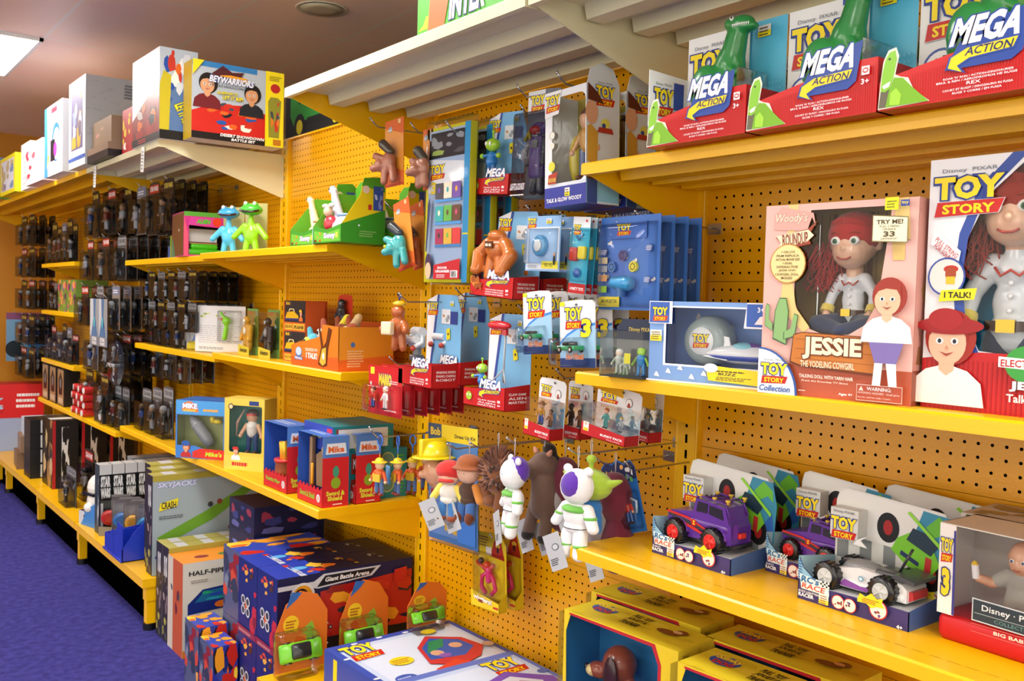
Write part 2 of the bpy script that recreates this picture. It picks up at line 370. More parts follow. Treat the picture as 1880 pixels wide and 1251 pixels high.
for i in range(len(UY) - 1):
    y0, y1 = UY[i] + .012, UY[i + 1] + .012
    t = thing('pegboard_bay', '%s bay of yellow perforated metal back panels with a slotted upright' % (BAYN[i] if i < 7 else 'end'), 'shelving', (0, 0, 0), 0, 'yellow pegboard bays of the wall shelving')
    k = -3
    while SEAM + k * PH < ZT - .02:
        z0 = max(SEAM + k * PH, .1); z1 = min(SEAM + (k + 1) * PH - .0015, ZT)
        m = M(); oz = SEAM + k * PH + .0066; oy = UY[i + 1] - .0237 - .0134
        a, b = y0 + .037 - oy, y1 - .037 - oy
        m.add([(0, b, z0 - oz), (0, a, z0 - oz), (0, a, z1 - oz), (0, b, z1 - oz)], [(0, 1, 2, 3)], 'peg')
        m.add([(0, b, z1 - oz), (0, a, z1 - oz), (.006, a, z1 - oz + .001), (.006, b, z1 - oz + .001)], [(0, 1, 2, 3)], 'yellow')
        m.build('back_panel', t, (W, oy, oz)); k += 1
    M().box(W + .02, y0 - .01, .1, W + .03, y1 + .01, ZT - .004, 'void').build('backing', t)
    upright(y1).build('upright', t)
    M().box(W - .01, y0 - .03, ZT, W + .03, y1 - .03, ZT + .008, 'yellow').build('top_rail', t)
    if i == 0: upright(y0).build('upright', t)
# ---------------- shelves ----------------
def shelf(y0, y1, z, xf, label, group, col='yellow', lip=.027, brk=('yellow', 'yellow'), bh=.145, name='shelf', hats=3):
    d = W - .02 - xf; L = y1 - y0
    t = thing(name, label, 'shelf', (xf, y0, z), 0, group)
    m = M(); e = .004
    m.add([(0, 0, -e), (0, L, -e), (e, L, 0), (e, 0, 0), (d, L, 0), (d, 0, 0)], [(0, 3, 2, 1), (3, 5, 4, 2)], col)
    m.add([(0, 0, -e), (0, L, -e), (0, L, -lip), (0, 0, -lip), (.016, L, -lip), (.016, 0, -lip), (.016, L, -lip + .01), (.016, 0, -lip + .01)], [(0, 1, 2, 3), (3, 2, 4, 5), (5, 4, 6, 7)], col)
    for y, s in ((0, 1), (L, -1)):
        m.add([(0, y, -e), (e, y, 0), (d, y, 0), (d, y, -lip), (0, y, -lip)], [(0, 1, 2, 3, 4) if s < 0 else (4, 3, 2, 1, 0)], col)
    m.add([(e, 0, -.003), (e, L, -.003), (d, L, -.003), (d, 0, -.003)], [(0, 1, 2, 3)], col)
    for k in range(hats):
        x = d * (.26 + .27 * k); wd = .045 if hats < 3 else .06
        m.prism([(x, -.003), (x + .008, -lip - .004), (x + wd, -lip - .004), (x + wd + .008, -.003)], .02, L - .02, col)
    if col == 'yellow':
        y = .02
        while y < L - .03:
            m.add([(.047, y, .0003), (.0485, y, .0003), (.0485, y + .022, .0003), (.047, y + .022, .0003)], [(0, 1, 2, 3)], 'a87000'); y += .030
    m.build('shelf_plate', t)
    for y, c in ((.002, brk[0]), (L - .006, brk[1])):
        if c: M().prism([(.03, -.003), (.02, -lip + .003), (.05, -lip - .008), (d + .004, -bh), (d + .012, -bh + .004), (d + .012, -.003)], y, y + .004, c).build('bracket', t)
    return t
XF = 1.415
SG = 'yellow metal shelves on the pegboard wall'
def bay(i): return UY[i] + .012 + .006, UY[i + 1] + .012 - .006
A0, A1 = bay(1); B0, B1 = bay(2); C0, C1 = bay(3); D0, D1 = bay(4); E0, E1 = bay(5); F0, F1 = bay(6); G0, G1 = bay(7)
ZA = (1.790, 1.316, .914); ZC = (1.652, 1.2145, .750); ZD = (1.645, 1.195, .738); ZF = (1.66, 1.33, .985, .70)
shelf(A0, A1, ZA[0], XF, 'yellow shelf at top right under the red dinosaur packs', SG)
shelf(A0, A1, ZA[1], XF, 'yellow shelf at right under the pink boxed doll', SG)
shelf(A0, A1, ZA[2], XF, 'yellow shelf at lower right under the purple trucks', SG)
shelf(C0, C1, ZC[0], XF, 'yellow shelf under the green dinosaur boxes', SG)
shelf(C0, C1, ZC[1], 1.475, 'yellow shelf under the orange plush display box', SG)
shelf(C0, C1, ZC[2], 1.40, 'yellow shelf under the red sword and shield boxes', SG, lip=.03)
shelf(D0, D1, ZD[0], XF + .02, 'yellow shelf under the pink and green playset box', SG)
shelf(D0, D1, ZD[1], 1.49, 'yellow shelf under the white backed blister pack', SG)
shelf(D0, D1, ZD[2], XF, 'yellow shelf running behind the blue boxed rocket set', SG)
shelf(F0, F1 - .1, ZF[0], XF, 'small far yellow shelf, topmost of four', SG)
shelf(F0, F1 - .1, ZF[1], XF, 'small far yellow shelf, second of four from the top', SG)
shelf(F0, F1 - .1, ZF[2], XF, 'small far yellow shelf, third of four from the top', SG)
shelf(E0, F1 - .1, ZF[3], XF - .02, 'long far yellow shelf under the dark figure boxes and red rolls', SG)
CG = 'cream metal top shelves'
shelf(A0, A1, 2.140, 1.25, 'cream metal shelf across the top right corner', CG, 'cream', .032, ('cream', 'cream'), .20, 'top_shelf')
shelf(B0, B1, 2.141, 1.25, 'long cream metal shelf crossing the top of the picture', CG, 'cream', .032, (None, 'yellow'), .20, 'top_shelf')
shelf(D0, D1, 2.127, 1.234, 'cream metal shelf under the action toy battle boxes', CG, 'cream', .030, ('cream', None), .20, 'top_shelf')
shelf(E0, 8.95, 2.128, 1.236, 'long yellow top shelf running to the far corner', 'yellow top shelf', 'yellow', .03, ('yellow', 'yellow'), .20, 'top_shelf', 2)
for y in (F0, G0): M().prism([(0, 0), (0, -.02), (.54, -.17), (.55, 0)], 0, .004, 'yellow').build('b')
for o in [o for o in sc.objects if o.name.startswith('b') and o.parent is None and 'label' not in o]: bpy.data.objects.remove(o)
# rear side of the gondola, top shelf seen above the pegboard
shelf_r = thing('rear_shelf', 'shelf on the far side of the yellow wall carrying the green truck box', 'shelf', (W + .04, 2.9, 2.13))
M().box(0, 0, -.03, .5, 2.4, 0, 'yellow').build('shelf_plate', shelf_r)
M().prism([(0, -.03), (.5, -.03), (0, -.2)], .01, .015, 'yellow').build('bracket', shelf_r)
# base decks, kick plates and legs
def base(y0, y1, label, legs):
    xf = 1.187; t = thing('base_deck', label, 'shelf', (xf, y0, 0), 0, 'yellow base decks')
    L = y1 - y0; d = W - .02 - xf; z = .23
    m = M().box(0, 0, z - .038, .02, L, z - .003, 'yellow').box(.0, 0, z - .004, d, L, z, 'yellow').box(.02, 0, z - .038, d, .004, z - .004, 'yellow').box(.02, L - .004, z - .038, d, L, z - .004, 'yellow')
    m.build('deck_plate', t)
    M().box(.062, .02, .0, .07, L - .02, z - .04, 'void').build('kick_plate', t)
    for q in legs:
        g = M().box(.022, q - .02, .03, .06, q + .02, z - .038, 'yellow').box(.018, q - .024, .13, .062, q + .024, z - .038, 'yellow').build('leg', t)
        M().cyl((.04, q, 0), (.04, q, .03), .028, 'black').build('foot', g)
    return t
base(A0, A1, 'yellow base deck at bottom right under the dog toy boxes', (.03,))
base(B0, B1, 'yellow base deck under the flat playset boxes', (B1 - B0 - .03,))
base(D0, D1, 'yellow base deck with the blue plastic tray on it', (.03, D1 - D0 - .0))
base(E0, E1, 'yellow base deck with the row of black collector boxes', (E1 - E0 - .0,))
base(F0, 7.98, 'yellow base deck running to the far corner', (F1 - F0, 1.50))
# ---------------- builders for goods ----------------
def skin_blob(prims, c, vox=.004, sm=6, name='b', T=None):
    """one continuous soft surface from overlapping balls (p,r) and limbs (p0,p1,r0,r1)"""
    m = M(T)
    for p in prims:
        if len(p) == 2: m.ell(p[0], p[1], c, 16)
        elif len(p) == 3: m.ell(p[0], p[1], c, 16, Matrix.Rotation(p[2][1], 3, p[2][0]))
        else: m.cap(p[0], p[1], p[2], p[3], c, 14)
    o = m.build('tmp'); r = o.modifiers.new('r', 'REMESH'); r.mode = 'VOXEL'; r.voxel_size = vox; r.use_smooth_shade = True
    s = o.modifiers.new('s', 'SMOOTH'); s.factor = .5; s.iterations = sm
    me = bpy.data.meshes.new_from_object(o.evaluated_get(bpy.context.evaluated_depsgraph_get())); me.name = name
    od = o.data; bpy.data.objects.remove(o); bpy.data.meshes.remove(od)
    if not me.materials: me.materials.append(C(c))
    return me
def put(me, name, parent, loc=(0, 0, 0), rot=(0, 0, 0), sc_=1):
    o = bpy.data.objects.new(name, me); sc.collection.objects.link(o); o.parent = parent; o.location = loc; o.rotation_euler = rot; o.scale = (sc_,) * 3
    return o
def holed(m, w, h, inner, y, c, t=.0015, O=(0, 0)):
    """front panel w x h at depth y with an opening (list of x,z going round)"""
    cx = sum(p[0] for p in inner) / len(inner); cz = sum(p[1] for p in inner) / len(inner)
    x0, z0 = O; cor = [(x0, z0), (x0 + w, z0), (x0 + w, z0 + h), (x0, z0 + h)]
    def ang(p): return math.atan2(p[1] - cz, p[0] - cx)
    def hit(a, P):
        dx, dz = math.cos(a), math.sin(a); best = None
        for i in range(len(P)):
            ax, az = P[i]; bx, bz = P[(i + 1) % len(P)]; ex, ez = bx - ax, bz - az; dt = dx * ez - dz * ex
            if abs(dt) < 1e-12: continue
            t_ = ((ax - cx) * ez - (az - cz) * ex) / dt; s_ = ((ax - cx) * dz - (az - cz) * dx) / dt
            if t_ > 0 and -1e-6 <= s_ <= 1 + 1e-6: best = t_ if best is None else max(best, t_)
        return (cx + dx * (best or .01), cz + dz * (best or .01))
    an = sorted(set([round(ang(p), 5) for p in inner] + [round(ang(p), 5) for p in cor]))
    I = [hit(a, inner) for a in an]; U = [hit(a, cor) for a in an]; n = len(an)
    vs = [(p[0], y, p[1]) for p in I] + [(p[0], y, p[1]) for p in U]
    m.add(vs, [(i, n + i, n + (i + 1) % n, (i + 1) % n)[::-1] for i in range(n)], c)
    m.add([(p[0], y, p[1]) for p in I] + [(p[0], y + t, p[1]) for p in I], [(i, (i + 1) % n, n + (i + 1) % n, n + i) for i in range(n)], c)
    m.add([(v[0], y + t, v[2]) for v in vs], [(i, n + i, n + (i + 1) % n, (i + 1) % n) for i in range(n)], c)
def roundwin(x0, z0, x1, z1, r=.01, n=4):
    P = []
    for cx, cz, a0 in ((x1 - r, z1 - r, 0), (x0 + r, z1 - r, 90), (x0 + r, z0 + r, 180), (x1 - r, z0 + r, 270)):
        P += [(cx + r * math.cos(math.radians(a0 + 90 * i / n)), cz + r * math.sin(math.radians(a0 + 90 * i / n))) for i in range(n + 1)]
    return P
def winbox(t, w, d, h, win, outer, inner, back=None, name='carton'):
    """carton with a window: outer colour, inner colour; returns the mesh builder and faces; window outline win"""
    m = M(); e = .0015
    holed(m, w, h, win, 0, outer)
    m.box(0, .0016, 0, e, d, h, outer).box(w - e, .0016, 0, w, d, h, outer).box(e, .0016, 0, w - e, d, e, outer).box(e, .0016, h - e, w - e, d, h, outer)
    m.box(e, d - e, e, w - e, d, h - e, outer)
    if inner:
        m.poly([(e * 1.5, d - e * 2, e), (w - e * 1.5, d - e * 2, e), (w - e * 1.5, d - e * 2, h - e), (e * 1.5, d - e * 2, h - e)], back or inner)
        m.poly([(e * 1.3, .002, e), (e * 1.3, d - e, e), (e * 1.3, d - e, h - e), (e * 1.3, .002, h - e)], inner)
        m.poly([(w - e * 1.3, d - e, e), (w - e * 1.3, .002, e), (w - e * 1.3, .002, h - e), (w - e * 1.3, d - e, h - e)], inner)
        m.poly([(e, .002, e * 1.4), (w - e, .002, e * 1.4), (w - e, d - e, e * 1.4), (e, d - e, e * 1.4)], inner)
    return m, faces(m, w, d, h)
def pane(t, win, y=.0022, name='window_film'):
    M().poly([(p[0], y, p[1]) for p in win][::-1] if False else [(p[0], y, p[1]) for p in win], 'clear').build(name, t)
def fig(m, x, y, z, h, skin='e8b48c', top='d03020', legs='2840a0', hair='4a2a18', hat=None, arms=None, shoe='40281a', wide=1.0):
    """small toy figure standing at x,y,z, facing -y"""
    k = h; a = arms or top
    m.ell((x, y, z + .84 * k), (.13 * k * wide, .12 * k, .15 * k), skin + ':p', 10)
    m.ell((x, y + .02 * k, z + .90 * k), (.14 * k * wide, .13 * k, .12 * k), hair + ':p', 10)
    if hat: m.ell((x, y, z + .92 * k), (.23 * k, .23 * k, .03 * k), hat + ':p', 12).ell((x, y, z + .95 * k), (.13 * k, .13 * k, .1 * k), hat + ':p', 10)
    m.cap((x, y, z + .62 * k), (x, y, z + .48 * k), .13 * k * wide, .11 * k * wide, top + ':p', 10)
    for s in (-1, 1):
        m.cap((x + s * .14 * k * wide, y, z + .64 * k), (x + s * .24 * k * wide, y - .04 * k, z + .44 * k), .05 * k, .045 * k, a + ':p', 8)
        m.ell((x + s * .25 * k * wide, y - .06 * k, z + .40 * k), .05 * k, skin + ':p', 8)
        m.cap((x + s * .07 * k * wide, y, z + .42 * k), (x + s * .09 * k * wide, y, z + .08 * k), .07 * k, .055 * k, legs + ':p', 8)
        m.ell((x + s * .09 * k * wide, y - .04 * k, z + .04 * k), (.06 * k, .1 * k, .045 * k), shoe + ':p', 8)
def minicar(m, x, y, z, L, c, ang=0):
    T0 = m.T; m.T = (T0 or UN) @ Matrix.Translation((x, y, z)) @ Matrix.Rotation(ang, 4, 'Z')
    m.rbox(-.5 * L, -.2 * L, .07 * L, .5 * L, .2 * L, .22 * L, .05 * L, c + ':p'); m.rbox(-.25 * L, -.16 * L, .2 * L, .2 * L, .16 * L, .34 * L, .05 * L, '202428:p')
    for a in (-.3, .3):
        for b in (-.2, .2): m.cyl((a * L, b * L - .02 * L, .1 * L), (a * L, b * L + .02 * L, .1 * L), .1 * L, '181818:p', n=12).cyl((a * L, b * L - .025 * L, .1 * L), (a * L, b * L + .025 * L, .1 * L), .05 * L, 'c8c8c8:p', n=8)
    m.T = T0
def bubble(parent, x0, z0, x1, z1, dep, mat='clear', name='blister', taper=.85, y=0):
    m = M(); cx, cz = (x0 + x1) / 2, (z0 + z1) / 2; n = 20; rings = []
    for k, (s_, q) in enumerate(((1, 0), (.97, .5), (.93, .85), (taper, 1), (0.01, 1))):
        r = []
        for i in range(n):
            a = 2 * math.pi * i / n + .157; ca, sa = math.cos(a), math.sin(a); g = max(abs(ca), abs(sa)); pw = .35
            f = (1 / g) * pw * 1.0 + (1 - pw) * (1 / g) * min(1, 1.06 * g + .25)
            r.append((cx + (x1 - x0) / 2 * s_ * max(-1, min(1, ca * f)), y - dep * q, cz + (z1 - z0) / 2 * s_ * max(-1, min(1, sa * f))))
        rings += r
    m.add(rings, [(j * n + i, j * n + (i + 1) % n, (j + 1) * n + (i + 1) % n, (j + 1) * n + i) for j in range(4) for i in range(n)], mat, True)
    return m.build(name, parent)
def hook(y, z, L=.28, label='', x=W, group='chrome display hooks on the pegboard', two=False, rise=.02):
    t = thing('display_hook', label, 'hook', (x, y, z), 0, group)
    m = M().tube([(0, 0, 0), (-.02, 0, 0), (-L + .03, 0, -.004), (-L + .012, 0, rise * .4), (-L, 0, rise)], .0024, 'chrome')
    m.ell((-L, 0, rise), .004, 'chrome', 8)
    m.build('rod', t)
    M().box(-.004, -.02, -.015, 0, .02, .012, 'chrome').build('back_plate', t)
    return t
def sticker(a, u, v, w_=.028, h_=.02, c='f4e81c'):
    a.rect(u, v, u + w_ / a.w, v + h_ / a.h, 'f4f4ee'); a.rect(u, v, u + w_ / a.w, v + h_ * .5 / a.h, c)
    a.lines(u + .1 * w_ / a.w, v + .1 * h_ / a.h, u + .9 * w_ / a.w, v + h_ * .95 / a.h, 3, '705838', 3)
def mega(a, u0, v0, u1, v1, tone=''):
    Wd, H = u1 - u0, v1 - v0
    a.text('MEGA', u0 + .1 * Wd, v0 + .5 * H, u1, v1, 'f6f8fa', .045, .3, '2a4a9c', .06)
    a.poly([(u0 + .02 * Wd, v0 + .1 * H), (u0 + .3 * Wd, v0 - .02 * H), (u0 + .2 * Wd, v0 + .12 * H), (u0 + .34 * Wd, v0 + .22 * H), (u0 + .9 * Wd, v0 + .27 * H), (u0 + .97 * Wd, v0 + .5 * H), (u0 + .3 * Wd, v0 + .46 * H), (u0 + .06 * Wd, v0 + .32 * H)], '2a4a9c')
    a.poly([(u0 + .05 * Wd, v0 + .12 * H), (u0 + .24 * Wd, v0 + .01 * H), (u0 + .17 * Wd, v0 + .14 * H), (u0 + .33 * Wd, v0 + .25 * H), (u0 + .88 * Wd, v0 + .3 * H), (u0 + .94 * Wd, v0 + .47 * H), (u0 + .3 * Wd, v0 + .43 * H), (u0 + .09 * Wd, v0 + .3 * H)], 'f4d81c')
    a.text('ACTION', u0 + .28 * Wd, v0 + .29 * H, u0 + .88 * Wd, v0 + .44 * H, '1c2c60', .02, .3)
def maker(a, u, v, k):
    """white square mark with age text"""
    a.rect(u, v, u + k / a.w, v + k / a.h, 'f4ece8'); a.ell(u + .5 * k / a.w, v + .5 * k / a.h, .38 * k, 'c8201c', .3 * k)
    a.ell(u + .5 * k / a.w, v + .5 * k / a.h, .26 * k, 'f4ece8', .16 * k)
def cardpts(w, h, kind='tab'):
    if kind == 'tab': return [(0, 0), (w, 0), (w, h * .93), (w * .93, h * .985), (w * .62, h), (w * .38, h), (w * .07, h * .985), (0, h * .93)]
    return [(0, 0), (w, 0), (w, h), (0, h)]
def card(t, w, h, c, kind='', name='card', y=0, th=.0014):
    m = M(); P = cardpts(w, h, kind); m.prism(P, y, y + th, c); return m, A(m, (0, y, 0), (1, 0, 0), (0, 0, 1), w, h)
# ================= right bay, top shelf: red dinosaur packs =================
def dino_mesh(vox=.0045):
    P = [((0, 0, .14), (.052, .04, .06)), ((.016, 0, .18), (.04, .034, .05)), ((-.03, 0, .11), (.06, .042, .06)),
         ((.02, 0, .19), (.035, 0, .25), .032, .026), ((.046, 0, .272), (.038, .026, .022)), ((.062, 0, .262), (.034, .022, .012)), ((.02, 0, .276), (.02, .023, .018)),
         ((-.05, 0, .085), (-.10, .012, .06), .034, .022), ((-.10, .012, .06), (-.15, .03, .075), .022, .008)]
    for s in (-1, 1):
        P += [((-.03, s * .034, .125), (.046, .026, .06)), ((-.005, s * .034, .06), (-.02, s * .036, .03), .018, .013), ((-.02, s * .036, .03), (.0, s * .036, .01), .012, .011), ((.01, s * .036, .008), (.026, .016, .009)),
              ((.035, s * .024, .168), (.058, s * .03, .15), .009, .007), ((.058, s * .03, .15), (.072, s * .028, .158), .007, .006)]
    return skin_blob(P, '2c8a44:p', vox, 3, 'dinosaur')
DINO = dino_mesh()
def dino(t, loc, k=1.0, rz=0):
    o = put(DINO, 'dinosaur', t, loc, (0, 0, rz), k)
    j = M()
    for i in range(9):
        for s in (-1, 1):
            x = .04 + .005 * i; y = s * (.0235 - .0002 * i * i * .6)
            j.cyl((x, y * 1.05, .2685), (x, y * 1.08, .2615), .0024, 'f4f4ee:p', .0004, 5)
    for s in (-1, 1): j.ell((.034, s * .022, .284), (.006, .005, .006), 'f0f0e0:p', 8).ell((.036, s * .026, .285), (.003, .002, .003), '101010:p', 6)
    b = j.build('teeth', o); return o
def limedino(a, u, v, w_, h_):
    """printed lime lizard"""
    def q(pts, c): a.poly([(u + x * w_ / a.w, v + y * h_ / a.h) for x, y in pts], c)
    q([(.0, .0), (.05, .5), (.1, .8), (.22, .97), (.42, 1.0), (.5, .85), (.42, .55), (.55, .5), (.75, .46), (.9, .25), (1.3, .02)], 'e8ecd8')
    q([(.02, .02), (.06, .3), (.3, .35), (.36, .02)], '6a6450')
    q([(.2, .02), (.28, .3), (.4, .5), (.62, .47), (.85, .3), (1.28, .02)], '7cb828')
    q([(.06, .3), (.09, .6), (.16, .82), (.26, .93), (.4, .95), (.45, .8), (.38, .5), (.3, .33), (.18, .28)], '8ccc3c')
    q([(.3, .05), (.32, .25), (.46, .32), (.6, .2), (.56, .03)], 'a4dc40')
    q([(.1, .38), (.15, .33), (.28, .36), (.32, .45), (.2, .42)], 'f0f0e8')
    a.ell(u + .27 * w_ / a.w, v + .82 * h_ / a.h, .03 * w_, '303c18')
def dinopack(a0, wd, label, wing=False, hc=.238, rz=RZ, group='red dinosaur packs on the top right shelf'):
    t = thing('dinosaur_pack', label, 'toy pack', a0, rz, group)
    d = .115; hl, hr = .05, .088
    m = M(); m.prism([(0, 0), (wd, 0), (wd, hr), (wd * .84, hr), (wd * .04, hl), (0, hl * .9)], 0, .0015, 'cc1c1c')
    a = A(m, (0, 0, 0), (1, 0, 0), (0, 0, 1), wd, hr)
    for i in range(60):
        u = i / 60
        if u > .2: a.poly([(u, .02), (u + .004, .02), (u + .004, .46 + .42 * u), (u, .46 + .42 * u)], 'b81818'); a.e -= .0002
    a.up()
    limedino(a, .0, .02, .066, .094)
    a.poly([(.42, .5), (.5, .92), (.56, 1.1), (.9, 1.36), (.86, .62), (.8, .5)], '2a4a9c'); mega(a, .42, .42, .86, 1.34)
    maker(a, .90, .70, .014); a.text('3+', .9, .53, .955, .63, 'ffffff', .02)
    for i, (s, u0, u1) in enumerate((("ROAR 'N' RUN / ACTION-DINOSAURIER", .42, .82), ('BRUL & REN / AERODROMOS HE RUGIS', .38, .84), ('REX', .56, .64), ('COURT ET RUGIT / DINOSAURO IN FUGA', .42, .82), ('RUGE Y CORRE / EM FUGA', .48, .76))):
        v = (.33, .275, .20, .13, .07)[i]; a.text(s, u0, v, u1, v + (.035 if i != 2 else .055), 'ffffff', .01)
    m.box(0, .0015, 0, .0015, d, hl * .9, 'cc1c1c').box(wd - .0015, .0015, 0, wd, d, hr, 'a81414').box(0, .0015, 0, wd, d, .002, 'a81414')
    m.build('tray', t)
    m, b = card(t, wd, hc, 'eef0f0', y=d)
    b.poly([(.42, 0), (.50, 0), (.52, 1), (.44, 1)], '2c50a0'); b.rect(.50, 0, 1, 1, '58bce0')
    for i in range(14):
        for j in range(8):
            u, v = .52 + .46 * i / 14, .12 + .4 * j / 8; b.rect(u, v, u + .014, v + .02, '74cce8'); b.e -= .0002
    b.up(); tslogo(b, .03, .53, .46, .86, True)
    b.poly([(.42, .64), (.44, .94), (.66, .97), (.66, .60)], 'f0f2f0'); b.ring(.16, .34, .032, '2c50a0', 'f2f4f4'); b.text('x5', .12, .38, .2, .42, '202020', .02)
    b.poly([(.13, .25), (.14, .33), (.19, .36), (.18, .32), (.23, .29), (.2, .25)], '3a8a3a')
    sticker(b, .74, .86, .03, .022)
    m.build('back_card', t)
    if wing:
        m = M(); hw = onX(1195, 127, a0[0]).z - a0[2]; m.prism([(0, 0), (d, 0), (d, hw * .97), (0, hw)], 0, .0015, 'f0f2f2', 'x'); q = A(m, (.0015, 0, 0), (0, 1, 0), (0, 0, 1), d, hw, .0005)
        q.poly([(.45, .12), (.5, .12), (.98, .5), (.98, .62), (.62, .52)], '2c50a0'); q.poly([(.5, .1), (1, .1), (1, .55), (.75, .5)], '58bce0'); q.rect(.62, .55, .88, .9, '3050a8')
        tslogo(q, .1, .42, .62, .8, True); q.poly([(.72, .2), (.92, .2), (.9, .46), (.74, .42)], 'ecd020'); q.ell(.82, .32, .006, '40342c')
        m.build('side_wing', t)
    dino(t, (wd * .58, .062, .004), .80)
    M().box(wd * .84, .02, .08, wd * .86, d - .01, .13, 'clear').build('plastic_cover', t)
    return t
z = ZA[0]
P0 = onZ(1180, 271, z); P1 = onZ(1369, 243, z); P2 = onZ(1617, 206, z)
w1 = abs(P1.y - P0.y); w2 = abs(P2.y - P1.y)
xd = P0.x + .012
pk = [((xd, P0.y, z), w1 - .004, 'red dinosaur pack with a white side wing, leftmost on the top shelf', True), ((xd, P1.y, z), w2 - .004, 'red dinosaur pack, middle one of the front row on the top shelf', False),
      ((xd, P2.y, z), w2 - .004, 'red dinosaur pack cut off by the right edge of the photo', False)]
for p, w_, l, wi in pk: dinopack(p, w_, l, wi)
dinopack((xd + .15, P0.y - .10, z), w2 - .02, 'red dinosaur pack standing behind between the left and middle front packs', hc=.205)
dinopack((xd + .15, P1.y - .115, z), w2 - .02, 'red dinosaur pack standing behind between the middle and right front packs', hc=.205)
# ================= right bay, middle shelf =================
z = ZA[1]
def dollmesh():
    hd = skin_blob([((0, 0, 0), (.048, .044, .048)), ((0, -.012, -.022), (.038, .036, .034)), ((0, -.046, -.014), (.006, .006, .006)), ((.047, .004, -.008), (.008, .008, .014)), ((-.047, .004, -.008), (.008, .008, .014)), ((0, .0, -.05), (0, 0, -.085), .016, .018)], 'e6b898:p', .0028, 4, 'head')
    return hd
HEAD = dollmesh()
def hairmesh(c, tail=True):
    m = M()
    m.ell((0, .006, .010), (.054, .050, .048), c + ':f', 22)
    R = random.Random(4)
    for i in range(46):   # combed strands from the parting
        a = -1.5 + 3.0 * i / 45
        m.tube([(.004, -.034, .044), (.034 * math.sin(a), -.046 * math.cos(a * .6) + .004, .046 - .010 * abs(a)), (.054 * math.sin(a * .95), -.040 * math.cos(a) + .008, .012 + .01 * math.cos(a))], .0022, c + ':f', 5)
    if tail:
        for i in range(170):  # yarn tail on one side
            a = R.random() * 6.28; r = .034 * math.sqrt(R.random()); h0 = R.random()
            x, y = -.052 - .02 * h0 + r * math.cos(a), .0 + r * math.sin(a)
            zz = -.03 - .06 * R.random(); q = .02
            m.tube([(x * .9, y * .6, zz + .03), (x + (R.random() - .5) * q, y, zz), (x + (R.random() - .5) * 2 * q, y + (R.random() - .5) * q, zz - .014)], .0013, c + ':f', 4)
    return m
def facedetail(t, hd, eye='3a7a50'):
    m = M()
    for s in (-1, 1):
        m.ell((s * .019, -.0405, .000), (.0105, .005, .0085), 'f6f4f0:p', 14); m.ell((s * .019, -.0448, -.0005), (.0052, .0022, .0052), eye + ':p', 12); m.ell((s * .019, -.0465, -.0005), (.0026, .001, .0026), '080808:p', 10)
        m.tube([(s * .009, -.0425, .014), (s * .019, -.0425, .0175), (s * .029, -.038, .014)], .0011, 'a03c20:p')
    m.tube([(-.014, -.0455, -.031), (-.006, -.0482, -.035), (.006, -.0482, -.035), (.014, -.0455, -.031)], .0018, 'b44840:p')
    m.build('face', hd)
def shirtdoll(t, x, y, z, k=1, hair='b82820', seated=True, tail=True, turn=0, top='dfe3e6', trous='38405c', hs=1.0):
    e = bpy.data.objects.new('doll', None)
    hd_z = .245 if seated else .40
    T = Matrix.Translation((x, y, z)) @ Matrix.Rotation(turn, 4, 'Z') @ Matrix.Scale(k, 4)
    bodyp = [((0, 0, .06), (.034, .026, .034)), ((0, 0, .10), (.030, .022, .04)), ((0, 0, .145), (.034, .022, .026)), ((0, 0, .16), (0, 0, .175), .018, .016)]
    arm = []
    for s in (-1, 1): arm += [((s * .03, 0, .155), (s * .056, -.002, .115), .017, .014), ((s * .056, -.002, .115), (s * .06, -.02, .075), .014, .012)]
    body = bpy.data.objects.new('doll_body', skin_blob(bodyp + arm, top + ':p', .0035, 3, 'doll_body', T)); sc.collection.objects.link(body); body.parent = t
    h = M(T)
    for s in (-1, 1):
        h.cyl((s * .06, -.014, .086), (s * .0605, -.021, .07), .0165, 'e8d060:f', .018)
        h.ell((s * .058, -.028, .064), (.010, .012, .012), 'e6b898:p', 10)
        for f in range(4): h.cap((s * (.052 + .0045 * f), -.03, .060), (s * (.050 + .0045 * f), -.036, .050 - .002 * (f % 3)), .0026, .0022, 'e6b898:p', 6)
        h.cap((s * .05, -.034, .066), (s * .045, -.038, .058), .003, .0024, 'e6b898:p', 6)
    h.build('hand', t)
    b = M(T); b.cyl((0, 0, .062), (0, 0, .076), .0375, '4a2c1c:p', n=22); b.box(-.012, -.042, .06, .012, -.034, .078, 'c09a38:m')
    b.tube([(-.022, -.022, .15), (-.012, -.03, .138), (0, -.028, .146), (.012, -.03, .138), (.022, -.022, .15)], .0022, 'c83c28:p')
    for q in (.09, .11, .128): b.ell((0, -.026 + (q - .09) * .05, q), (.004, .002, .004), 'f4f4f4:p', 8)
    b.build('belt', t)
    if seated: L = [((-.02, -.005, .045), (-.07, -.05, .04), .026, .022), ((-.07, -.05, .04), (.01, -.06, .02), .022, .018), ((.02, -.005, .045), (.07, -.05, .04), .026, .022), ((.07, -.05, .04), (.0, -.066, .022), .022, .018)]
    else: L = [((-.018, 0, .05), (-.022, -.004, .0), .021, .018), ((-.022, -.004, .0), (-.024, 0, -.03), .018, .016), ((.018, 0, .05), (.03, -.01, .0), .021, .018), ((.03, -.01, .0), (.036, 0, -.03), .018, .016)]
    lg = bpy.data.objects.new('trousers', skin_blob(L, trous + ':f', .0035, 3, 'trousers', T)); sc.collection.objects.link(lg); lg.parent = t
    he = put(HEAD, 'head', t); he.matrix_local = T @ Matrix.Translation((0, -.004, .175 + .06 * hs)) @ Matrix.Rotation(.08, 4, 'X') @ Matrix.Scale(hs, 4)
    hairmesh(hair, tail).build('hair', he); facedetail(t, he)
